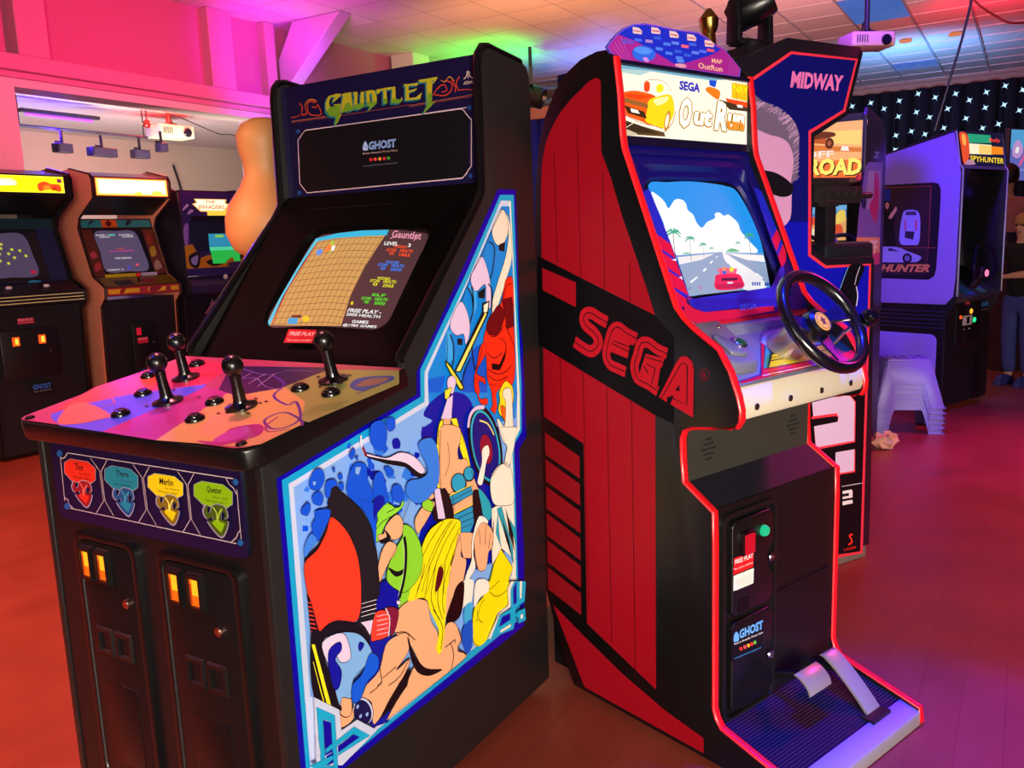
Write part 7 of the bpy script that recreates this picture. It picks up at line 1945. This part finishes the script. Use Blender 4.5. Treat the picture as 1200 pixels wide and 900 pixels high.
# =================================================================== BALLOON ON STICKS
bl_ = thing('balloon', 'cream peanut-shaped balloon on thin sticks behind the four-joystick cabinet', 'balloon', (-.90, 3.3, 0), radians(15))
MB().lathe([(0, 1.315), (.03, 1.318), (.085, 1.33), (.14, 1.37), (.166, 1.43), (.164, 1.49), (.14, 1.55), (.10, 1.605), (.080, 1.65), (.084, 1.70), (.098, 1.745), (.100, 1.79), (.08, 1.83), (.04, 1.852), (0, 1.857)], n=36).build('balloon_skin', mat('#c89058', .5), bl_)
MB().tube([(.0, 0, 0), (.0, 0, 1.32)], .005, 8).build('stick', mat('#d8c8b0', .5), bl_); MB().tube([(.03, 0, 0), (.01, 0, 1.32)], .004, 8).build('stick', mat('#d8c8b0', .5), bl_)
MB().cyl((.01, 0, 0), (.01, 0, .03), .12, .10, 20).build('weight', BLK, bl_)
# =================================================================== MOVING HEAD LIGHT ON THE TWIN-GUN CABINET
mh = thing('moving_head_light', 'black moving head stage light with blue lens on top of the blue cabinet', 'stage light', (1.02, 3.62, 2.02), radians(30)); mh.scale = (.72, .72, .68)
MB().box(-.13, .13, -.12, .12, 0, .11).build('base', mat('#14121c', .35), mh, .012)
MB().cyl((0, 0, .11), (0, 0, .15), .08, .07).build('swivel', BLK, mh)
for sx in (-1, 1): MB().prism([(-.05, .14), (.05, .14), (.04, .38), (0, .40), (-.04, .38)], lambda u, v, d: (d, u, v), sx*.12-.018, sx*.12+.018).build('yoke_arm', mat('#0e0d14', .35), mh, .006)
MB().box(-.12, .12, -.05, .05, .13, .165).build('yoke', mat('#0e0d14', .35), mh, .006)
ax = Vector((.6, -.7, .4)).normalized()
hd = MB().lathe([(0, -.13), (.06, -.13), (.095, -.09), (.10, .02), (.09, .10), (.078, .13), (.070, .13), (.066, .118), (0, .118)], (0, 0, .34), ax, 10).build('lamp_head', mat('#0c0b10', .3), mh)
MB().lathe([(0, .119), (.062, .119), (.05, .128), (0, .132)], (0, 0, .34), ax, 24).build('lens', mat('#1030ff', .1, 0, 1.1), hd)
# small brass bell lamp beyond
bl2 = thing('bell_lamp', 'small round brass bell-shaped lamp on the far machine above the route map', 'lamp', (1.06, 4.5, 2.26), 0); bl2.scale = (.55, .55, 1)
MB().lathe([(0, 0), (.10, 0), (.11, .02), (.07, .05), (.06, .10), (.085, .13), (.09, .17), (.05, .20), (.02, .22), (0, .22)]).build('shade', mat('#b89848', .25, 1), bl2); MB().cyl((0, 0, -2.22), (0, 0, 0), .02).build('stem', BLK, bl2); MB().cyl((0, 0, -2.22), (0, 0, -2.19), .14).build('foot', BLK, bl2)
# =================================================================== PROJECTORS
def projector(loc, yaw, label, zc, col, s=1.0):
    p = thing('projector', label, 'projector', loc, yaw)
    MB().prism(rrect(-.20*s, .20*s, -.13*s, .13*s, .03*s), lambda u, v, d: (u, v, d), -.06*s, .06*s).build('body', mat(col, .45), p, .012)
    MB().lathe([(0, 0), (.04*s, 0), (.045*s, .02*s), (.038*s, .03*s), (0, .025*s)], (.10*s, -.13*s, -.01), (0, -1, 0), 20).build('lens', mat('#181420', .15), p)
    for k in range(5): MB().box(-.16*s+k*.022*s, -.15*s+k*.022*s, -.1335*s, -.129*s, -.03*s, .03*s).build('vent_slat', mat('#5a5448', .5), p)
    MB().box(-.05*s, .05*s, -.05*s, .05*s, .06*s, .085*s).build('mount_plate', BLK, p); MB().cyl((0, 0, .08*s), (0, 0, zc-loc[2]), .022*s, n=12).build('ceiling_pole', mat('#2a2224', .4), p)
    for a in (-1, 1): MB().tube([(a*.04*s, .0, .085*s), (a*.02*s, .02, .15*s), (0, 0, .18*s)], .006, 6).build('bracket', BLK, p)
    return p
projector((2.27, 5.5, 2.50), radians(8), 'pinkish white ceiling projector on a black pole, above the purple cabinet', ZC, '#e8b098', .72)
pj = RM(-7, 5.32); projector((pj.x, pj.y, 2.70), radians(55), 'cream projector on a thin rod in the stage bay through the left opening', 2.9, '#d8dcb0', 1.1)
# stage bay lighting bars and cans
bar = thing('lighting_bar', 'thin horizontal black lighting bar under the stage bay ceiling', 'lighting bar', place(-7.0, 3.6, 2.62), YG)
MB().tube([(0, 0, 0), (0, 1.42, 0)], .014, 8).build('pipe', mat('#3a3848', .4, .5), bar)
for y in (.05, 1.38): MB().tube([(0, y, 0), (0, y, .28)], .006, 6).build('hanger', BLK, bar)
def can(rx, ry, z, L, label, yaw=0):
    p = RM(rx, ry); c = thing('stage_light', label, 'stage light', (p.x, p.y, z), YG+radians(yaw), 'stage lights hanging in the bay')
    MB().box(-.05, .05, -L/2, L/2, -.05, .04).build('housing', mat('#1c1828', .4), c, .008); MB().box(-.01, .01, -.01, .01, .04, .165).build('hook', BLK, c)
    MB().box(-.06, -.05, -.03, .03, -.03, .07).build('bracket', BLK, c); MB().box(.05, .054, -L/2+.015, L/2-.015, -.04, .03).build('lens', mat('#302c40', .15), c)
can(-6.97, 4.03, 2.44, .17, 'short black stage light, leftmost under the bay lighting bar', 8)
can(-6.97, 4.45, 2.43, .30, 'long black stage light bar, widest one in the bay', 6)
can(-6.97, 4.89, 2.44, .18, 'short black stage light left of the bay projector', -5)
can(-6.78, 5.02, 2.50, .10, 'smallest black stage light just under the bay projector', -5)
# stage bay cables
def cable(name, pts, r_, label, col='#141014'):
    o_ = MB().tube(catmull(pts, 6, False), r_, 6).build(name, mat(col, .5)); return tag(o_, label, 'cable')
cable('cable', [tuple(RM(-7, 5.45, 2.88)), tuple(RM(-7, 5.75, 2.80)), tuple(RM(-7, 6.0, 2.74)), tuple(RM(-7, 6.25, 2.73)), tuple(RM(-7, 6.65, 2.5)), tuple(RM(-7, 7.0, 2.3))], .006, 'thin black cable sagging from the bay projector to the right')
cable('cable', [tuple(RM(-9.1, 6.95, 2.6)), tuple(RM(-9.1, 7.05, 2.2)), tuple(RM(-9.1, 7.1, 1.5))], .018, 'dark cable hanging down the bay back wall')
cable('hanging_cable', [(2.79, 5.0, ZC), (2.65, 5.0, 2.62), (2.54, 5.0, 2.16), (2.48, 5.02, 1.9)], .007, 'black cable hanging from the ceiling in front of the star cloth')
cable('hanging_cable', [(4.18, 8, ZC), (4.24, 8, 3.36), (4.45, 8, 3.20), (4.66, 8, 3.13), (5.2, 8, 3.2), (5.7, 8, ZC)], .010, 'dark red cable looping along the ceiling at top right', '#801828')
# rotating effect light in the bay
ef = thing('party_light', 'small red-lit rotating party light hung from the bay ceiling', 'party light', place(-6.98, 5.02, 2.76), 0)
MB().ball((0, 0, 0), .045, n=8).build('globe', mat('#c03028', .15, .6), ef, smooth=False); MB().cyl((0, 0, .04), (0, 0, .14), .008).build('rod', BLK, ef)
for a in range(5): MB().ball((.045*cos(a*1.25), .045*sin(a*1.25), -.02+.02*(a % 2)), .009, n=6).build('bulb', mat('#ffb0a0', .3, 0, 1.6), ef)
ub = thing('uv_tube', 'violet glowing tube light at the left of the stage bay ceiling', 'tube light', place(-7.0, 3.72, 2.73), YG)
MB().box(-.03, .03, -.05, .75, .018, .05).build('fitting', mat('#201c30', .4), ub); MB().cyl((0, 0, 0), (0, .68, 0), .014).build('tube', mat('#a040ff', .3, 0, 2.2), ub)
# wall lamp glowing beside the four player machine
wl = thing('wall_lamp', 'small bright white wall lamp left of the four-joystick cabinet top', 'lamp', place(-5.22, 5.42, 2.42), YG)
MB().box(-.06, .0, -.06, .06, -.05, .25).build('bracket', mat('#603048', .4), wl); MB().ball((.06, 0, .05), .13, (.7, .8, 1.3), 12).build('lamp_glass', mat('#fff4e0', .3, 0, 1.6), wl)
# black spot and truss between the two big machines
sl = thing('spotlight', 'black spotlight seen in the gap between the two front machines', 'stage light', place(-3.92, 8.0, 3.06), 0)
MB().lathe([(0, -.16), (.10, -.16), (.12, -.1), (.13, .14), (.11, .16), (.10, .1), (0, .1)], (0, 0, 0), (.9, -.2, -.3), 20).build('can', mat('#0d0c10', .35), sl); MB().box(-.02, .02, -.15, .15, .1, .3).build('yoke', BLK, sl); MB().cyl((0, 0, .3), (0, 0, ZC-3.06), .02).build('pole', BLK, sl)
tz = ZC-.45
p1 = RM(-5.2, 9.6, 3.48); p2 = RM(-2.2, 9.6, 3.2)
tr = thing('lighting_truss', 'silver lighting truss pipe under the ceiling behind the front machines', 'truss', (0, 0, 0))
for dz in (0, -.18): MB().tube([p1+Vector((0, 0, dz)), p2+Vector((0, 0, dz))], .03, 8).build('chord', mat('#8898a0', .3, .8), tr)
b = MB(); k = 14
for i in range(k): b.tube([p1.lerp(p2, i/k)+Vector((0, 0, -.18*(i % 2))), p1.lerp(p2, (i+1)/k)+Vector((0, 0, -.18*((i+1) % 2)))], .01, 6)
b.build('lacing', mat('#8898a0', .3, .8), tr)
for q_ in (p1, p2): MB().cyl(q_, (q_.x, q_.y, ZC), .012, n=6).build('hanger', BLK, tr)
b = MB(); b.box(-5.4, -2.0, 10.0, 10.1, 3.10, 3.26)
gp = b.build('pelmet', mat('#c07860', .5), None, .01, False); gp.matrix_world = MR; tag(gp, 'salmon pink pelmet strip seen in the gap between the front machines', 'pelmet')
b = MB(); N_ = 60
P = [(-5.4+3.4*i/N_, 10.06+.03*sin(i*1.9)) for i in range(N_+1)]
vv = [[b.v((x, y, z)) for x, y in P] for z in (.02, 3.10)]
for i in range(N_): b.face([vv[0][i], vv[0][i+1], vv[1][i+1], vv[1][i]])
cu = b.build('curtain', mat('#1c1c90', .7), None); cu.matrix_world = MR
so_ = cu.modifiers.new('thick', 'SOLIDIFY'); so_.thickness = .006; tag(cu, 'deep blue pleated curtain under the salmon pelmet in the gap', 'curtain')
# =================================================================== STAR CLOTH
b = MB(); N_ = 170
P = [(-2+8.8*i/N_, 13.9+.05*sin(i*1.35)+.02*sin(i*.5)) for i in range(N_+1)]
vv = [[b.v((x, y, z)) for x, y in P] for z in (.05, 1.2, 2.4, 3.46)]
for A, B in zip(vv, vv[1:]):
    for i in range(N_): b.face([A[i], A[i+1], B[i+1], B[i]])
sc = thing('star_cloth', 'black star cloth drape dotted with blue-white lights on the far wall', 'curtain', RO, YG)
cl = b.build('drape', mat('#080d22', .8), sc); so_ = cl.modifiers.new('thick', 'SOLIDIFY'); so_.thickness = .006
for (x, z) in ART['stars']:
    q = MB(); q.lathe([(0, -.008), (.024, -.004), (.015, .012), (0, .016)], (x/1e4, 13.80, z/1e4), (0, -1, 0), 8)
    for a in range(4):
        aa = a*pi/2+.5; q.tube([(x/1e4, 13.80, z/1e4), (x/1e4+.05*cos(aa), 13.80, z/1e4+.05*sin(aa))], [.006, .0015], 5)  # glowing spikes shape the flare seen around each light
    q.build('star_light', mat('#a8dcff', .3, 0, 1.8), sc)
# diffuser panels in the ceiling grid, off; reflected blue put into colour and glow
for i, y in enumerate((8.283, 12.24)):
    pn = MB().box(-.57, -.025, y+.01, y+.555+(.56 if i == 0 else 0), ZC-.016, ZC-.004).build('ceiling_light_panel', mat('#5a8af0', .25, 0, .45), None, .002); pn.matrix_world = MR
    tag(pn, ['bluish flat ceiling light panel just right of the white projector pole', 'bluish flat ceiling light panel farthest back, near the star cloth'][i], 'ceiling light')
# amber downlights in the ceiling
DL = ['small amber ceiling downlight nearer the white projector', 'small amber ceiling downlight nearer the hanging cable', ]
for i, (x, y) in enumerate(((4.92, 10.77), (5.38, 10.5))):
    d = MB().lathe([(0, 0), (.06, 0), (.075, -.01), (.075, -.02), (.05, -.025), (0, -.012)], (x, y, ZC-.008), (0, 0, 1), 16).build('downlight', mat('#e08050', .3, 0, .8)); tag(d, DL[i], 'ceiling light', 'amber ceiling downlights')
# =================================================================== PEOPLE
def skin(name, verts, edges, radii, m, parent, sub=2, root=0):
    me = bpy.data.meshes.new(name); me.from_pydata([tuple(v) for v in verts], edges, []); me.materials.append(m)
    o_ = bpy.data.objects.new(name, me); COL.objects.link(o_); o_.parent = parent
    md = o_.modifiers.new('skin', 'SKIN'); md.use_smooth_shade = True
    if not me.skin_vertices: return o_
    for i, r_ in enumerate(radii):
        rr_ = r_ if isinstance(r_, tuple) else (r_, r_)
        me.skin_vertices[0].data[i].radius = rr_; me.skin_vertices[0].data[i].use_root = (i == root)
    sb_ = o_.modifiers.new('sub', 'SUBSURF'); sb_.levels = sub; sb_.render_levels = sub
    return o_
def person(loc, yaw, H_, label, hair, shirt, trousers, shoe, armL, armR, skincol, sleeve=.5, hairlen=0):
    """x to the figure's left, -y is the way it faces"""
    k = H_; p = thing('person', label, 'person', loc, yaw)
    S_ = mat(skincol, .5)
    hip, chest, neck, head = .52*k, .73*k, .83*k, .925*k
    V = [(0, .01, hip), (0, .012, .62*k), (0, .0, chest), (0, 0, .80*k), (0, -.004, neck), (0, -.012, .86*k), (0, -.018, .915*k), (0, -.014, .955*k)]
    E_ = [(0, 1), (1, 2), (2, 3), (3, 4), (4, 5), (5, 6), (6, 7)]
    R_ = [(.085*k, .062*k), (.075*k, .055*k), (.085*k, .06*k), (.05*k, .045*k), .03*k, .034*k, (.047*k, .056*k), (.040*k, .048*k)]
    arms = []
    for sg, A in ((1, armL), (-1, armR)):
        sh = len(V); V.append((sg*.10*k, 0, .80*k)); E_.append((3, sh)); R_.append(.036*k)
        el = len(V); V.append(A[0]); E_.append((sh, el)); R_.append(.026*k)
        wr = len(V); V.append(A[1]); E_.append((el, wr)); R_.append(.018*k)
        d = (Vector(A[1])-Vector(A[0])).normalized(); pm = len(V); V.append(tuple(Vector(A[1])+d*.035*k)); E_.append((wr, pm)); R_.append((.022*k, .012*k))
        side_ = d.cross(Vector((0, 0, 1))); side_ = side_.normalized() if side_.length > .1 else Vector((1, 0, 0))
        for f, L_ in ((-1.5, .032), (-.5, .042), (.5, .045), (1.5, .036)):
            a1 = len(V); V.append(tuple(Vector(V[pm])+side_*f*.009*k+d*.012*k)); E_.append((pm, a1)); R_.append(.0065*k)
            a2 = len(V); V.append(tuple(Vector(V[a1])+d*L_*.6*k+Vector((0, 0, -.003*k)))); E_.append((a1, a2)); R_.append(.0058*k)
            a3_ = len(V); V.append(tuple(Vector(V[a2])+d*L_*.4*k+Vector((0, 0, -.010*k)))); E_.append((a2, a3_)); R_.append(.005*k)
        th_ = len(V); V.append(tuple(Vector(A[1])+side_*-.022*k+d*.022*k)); E_.append((wr, th_)); R_.append(.007*k)
        t2_ = len(V); V.append(tuple(Vector(V[th_])+d*.025*k+side_*-.004*k)); E_.append((th_, t2_)); R_.append(.006*k)
        arms.append((sh, el, wr))
    for sg in (1, -1):
        a = len(V); V.append((sg*.048*k, .01, .49*k)); E_.append((0, a)); R_.append(.052*k)
        b_ = len(V); V.append((sg*.055*k, -.012, .275*k)); E_.append((a, b_)); R_.append(.036*k)
        c_ = len(V); V.append((sg*.055*k, .02, .05*k)); E_.append((b_, c_)); R_.append(.022*k)
        d_ = len(V); V.append((sg*.06*k, -.06*k, .022*k)); E_.append((c_, d_)); R_.append(.018*k)
    skin('body', V, E_, R_, S_, p)
    # clothes follow the body
    TV = [(0, .01, .45*k), V[1], V[2], V[3], (0, -.002, .815*k)]; TE = [(0, 1), (1, 2), (2, 3), (3, 4)]; TRd = [(.10*k, .078*k), (.092*k, .072*k), (.098*k, .072*k), (.06*k, .055*k), .04*k]
    for (sh, el, wr) in arms:
        a = len(TV); TV.append(V[sh]); TE.append((3, a)); TRd.append(.045*k)
        c_ = Vector(V[sh]).lerp(Vector(V[el]), sleeve*1.5 if sleeve < .6 else 1); b_ = len(TV); TV.append(tuple(c_)); TE.append((a, b_)); TRd.append(.038*k)
        if sleeve > .6: TV.append(V[wr]); TE.append((b_, b_+1)); TRd.append(.026*k)
    skin('shirt', TV, TE, TRd, mat(shirt, .85, bump=.3, bscale=60), p)
    LV = [(0, .01, .56*k), (0, .01, .50*k)]; LE = [(0, 1)]; LR = [(.095*k, .072*k), (.09*k, .07*k)]
    for sg in (1, -1):
        a = len(LV); LV += [(sg*.05*k, .01, .46*k), (sg*.055*k, -.012, .275*k), (sg*.056*k, .018, .06*k)]; LE += [(1, a), (a, a+1), (a+1, a+2)]; LR += [.062*k, .046*k, .036*k]
    skin('trousers', LV, LE, LR, mat(trousers, .8, bump=.4, bscale=50), p)
    for sg in (1, -1):
        P_ = [(-.022*k, .045*k), (-.028*k, .0), (-.03*k, -.06*k), (-.02*k, -.10*k), (0, -.11*k), (.02*k, -.10*k), (.03*k, -.06*k), (.028*k, 0), (.022*k, .045*k)]
        sh_ = MB().loops([[(sg*.057*k+x*1.05, y, .0) for x, y in P_], [(sg*.057*k+x*1.05, y, .012*k) for x, y in P_], [(sg*.057*k+x*.95, y*.95, .03*k) for x, y in P_], [(sg*.057*k+x*.7, y*.6+.005, .055*k) for x, y in P_]])
        b = MB()
        for z_, f in ((0, 1.05), (.012*k, 1.05), (.03*k, .92), (.055*k, .6)): pass
        V_ = b.loops([[(sg*.057*k+x*f, y*f, z_) for x, y in P_] for z_, f in ((0, 1.05), (.012*k, 1.05), (.032*k, .9), (.058*k, .62))]); b.face(V_[0]); b.face(V_[-1])
        b.build('shoe', mat(shoe, .5), p, .004)
    # face
    f = MB(); c = Vector((0, -.018, .93*k)); r_ = .058*k
    f.ball((0, c.y-.054*k, .917*k), .011*k, (.8, 1.1, 1.3), 8)
    hd_ = f.build('nose', S_, p)
    MB().ball((0, c.y-.046*k, .893*k), .012*k, (1.2, .5, .35), 8).build('mouth', mat('#b0605c', .5), p)
    for sg in (1, -1):
        MB().ball((sg*.018*k, c.y-.047*k, .932*k), .007*k, (1.2, .5, .8), 8).build('eye', mat('#281c1a', .2), p)
        MB().ball((sg*.052*k, c.y+.006*k, .922*k), .014*k, (.4, .8, 1.2), 8).build('ear', S_, p)
    h_ = MB(); n_ = 14; random.seed(3)
    h_.ball((0, c.y+.012*k, .948*k), .060*k, (.95, 1.08, .95), n_)
    for v in list(h_.bm.verts):
        if v.co.z < (.935-hairlen)*k and v.co.y < c.y+.02*k or v.co.z < (.90-hairlen)*k: h_.bm.verts.remove(v)
        else: v.co += Vector((random.uniform(-1, 1), random.uniform(-1, 1), random.uniform(-1, 1)))*.0022*k
    hh = h_.build('hair', mat(hair, .6, bump=.6, bscale=90), p); hh.modifiers.new('thick', 'SOLIDIFY').thickness = .006
    return p
K = 1.44
person((4.31, 7.12, 0), radians(-62), K, 'blond child in black t-shirt and blue jeans reaching forward, at the right edge', '#b07c48', '#0a090c', '#3c4490', '#2c3080',
       ((.13*K, -.10*K, .665*K), (.09*K, -.27*K, .655*K)), ((-.13*K, -.12*K, .665*K), (-.07*K, -.29*K, .66*K)), '#d8a088', .35)
person((5.14, 8.86, 0), radians(160), 1.96, 'dark-haired person seen from behind in a red-collared brown shirt, at the right edge', '#1c1418', '#a05c50', '#2a2430', '#18141a',
       ((.16*1.86, .02, .60*1.86), (.14*1.86, -.12, .50*1.86)), ((-.16*1.86, .02, .60*1.86), (-.14*1.86, -.12, .50*1.86)), '#b07c68', .9, .02)
# =================================================================== CAMERA
F, PT, RL = 992.3, radians(9.49), radians(-2.18)
fw = Vector((0, cos(PT), -sin(PT))); up0 = Vector((0, sin(PT), cos(PT))); X0 = Vector((1, 0, 0))
rt = X0*cos(RL)+up0*sin(RL); up = -X0*sin(RL)+up0*cos(RL)
cd = bpy.data.cameras.new('camera'); cam = bpy.data.objects.new('camera', cd); COL.objects.link(cam)
cd.sensor_width = 36; cd.lens = F/1200*36; cd.clip_start = .05
cam.matrix_world = Matrix(((rt.x, up.x, -fw.x, 0), (rt.y, up.y, -fw.y, 0), (rt.z, up.z, -fw.z, 1.36), (0, 0, 0, 1)))
bpy.context.scene.camera = cam
# =================================================================== LIGHTS
def col3(h): return lin(h)[:3]
def spot(name, loc, tgt, power, col, ang=60, blend=.8, r=.12):
    l = bpy.data.lights.new(name, 'SPOT'); l.energy = power; l.color = col3(col); l.spot_size = radians(ang); l.spot_blend = blend; l.shadow_soft_size = r
    o_ = bpy.data.objects.new(name, l); COL.objects.link(o_); o_.location = loc
    o_.rotation_euler = (Vector(tgt)-Vector(loc)).to_track_quat('-Z', 'Y').to_euler(); return o_
def area(name, loc, tgt, power, col, sx, sy, spread=180):
    l = bpy.data.lights.new(name, 'AREA'); l.energy = power; l.color = col3(col); l.shape = 'RECTANGLE'; l.size = sx; l.size_y = sy; l.spread = radians(spread)
    o_ = bpy.data.objects.new(name, l); COL.objects.link(o_); o_.location = loc
    o_.rotation_euler = (Vector(tgt)-Vector(loc)).to_track_quat('-Z', 'Y').to_euler(); return o_
def pt(name, loc, power, col, r=.1):
    l = bpy.data.lights.new(name, 'POINT'); l.energy = power; l.color = col3(col); l.shadow_soft_size = r
    o_ = bpy.data.objects.new(name, l); COL.objects.link(o_); o_.location = loc; return o_
# assumed window daylight from behind right of the viewer, then a weak added fill
area('window_daylight', tuple(RM(5.0, -4.3, 1.45)), (.3, 2.4, 1.0), 100, '#fff2e0', 2.2, 1.2, 60)
area('window_daylight', tuple(RM(1.4, -4.3, 2.1)), (.8, 2.4, 1.0), 8, '#fff0e0', 1.8, 1.8, 70)
# party lights on the ceiling and walls
spot('party_spot_red', tuple(RM(-2.9, 3.6, 2.5)), tuple(RM(XW, 3.5, 3.35)), 420, '#ff0078', 92)
spot('party_spot_magenta', tuple(RM(-3.0, 1.2, 2.6)), tuple(RM(XW, 2.2, 3.0)), 60, '#ff2090', 90)
spot('party_spot_violet', tuple(RM(-4.0, 5.0, 2.7)), tuple(RM(-5.3, 5.2, 3.15)), 150, '#b000ff', 66)
spot('party_spot_pink_ceiling', tuple(RM(-4.6, 4.3, 2.6)), tuple(RM(-4.7, 5.0, ZC)), 150, '#e000d0', 84)
spot('party_spot_amber', tuple(RM(-2.6, 5.6, 1.9)), tuple(RM(-3.1, 7.4, ZC)), 330, '#ffa070', 110)
spot('party_spot_rose', tuple(RM(-.3, 6.6, 1.9)), tuple(RM(-.6, 8.4, ZC)), 360, '#ffa0b0', 115)
spot('party_spot_green', tuple(RM(-4.2, 7.9, 2.9)), tuple(RM(-4.4, 7.9, ZC)), 90, '#10ff50', 140)
spot('party_spot_blue', tuple(RM(-3.4, 8.9, 2.7)), tuple(RM(-3.4, 9.0, ZC)), 120, '#6080ff', 150)
spot('party_spot_red_far', tuple(RM(.9, 8.7, 2.9)), tuple(RM(.9, 9.4, ZC)), 130, '#ff0038', 120)
spot('party_spot_blue_far', tuple(RM(-.3, 11.0, 2.6)), tuple(RM(-.3, 11.5, ZC)), 200, '#60a8ff', 150)
spot('party_wash_blue', (.96, 1.86, 3.5), (1.02, 1.9, .8), 1700, '#0818ff', 24, .5)
spot('party_wash_violet', (1.6, 4.4, 3.5), (2.9, 6.0, .8), 480, '#6c20ff', 75)
spot('party_wash_magenta', (4.4, 4.6, 3.5), (3.2, 3.4, 0), 780, '#ff28a8', 90, .8, .4)
spot('party_wash_red', tuple(RM(-3.0, -1.5, 3.5)), tuple(RM(-2.6, .6, 0)), 1400, '#ff8c70', 80)
spot('party_wash_pink', tuple(RM(-1.2, .8, 3.4)), tuple(RM(-.5, .22, 1.0)), 330, '#ff8090', 30)
spot('party_wash_blue_left', tuple(RM(-1.4, -.8, 3.4)), tuple(RM(-.62, .12, 1.0)), 160, '#3040ff', 20)
pt('bay_red', tuple(RM(-6.9, 5.2, 2.84)), 50, '#ff2018', .03); pt('bay_violet', tuple(RM(-7.0, 4.0, 2.60)), 50, '#4018ff', .1)
area('bay_work_light', tuple(RM(-6.0, 4.8, 1.3)), tuple(RM(-8.2, 5.8, 2.7)), 170, '#fff0e8', 2.5, .3)  # unseen fill added to brighten the bay walls and ceiling
pt('lamp_glow', tuple(RM(-5.0, 5.5, 2.5)), 8, '#ffe8d0')
w = bpy.data.worlds.new('world'); bpy.context.scene.world = w; w.use_nodes = True
w.node_tree.nodes['Background'].inputs[0].default_value = (.5, .45, .5, 1); w.node_tree.nodes['Background'].inputs[1].default_value = .12
vs_ = bpy.context.scene.view_settings; vs_.view_transform = 'Standard'; vs_.look = 'None'; vs_.exposure = 0; vs_.gamma = 1; vs_.use_curve_mapping = False
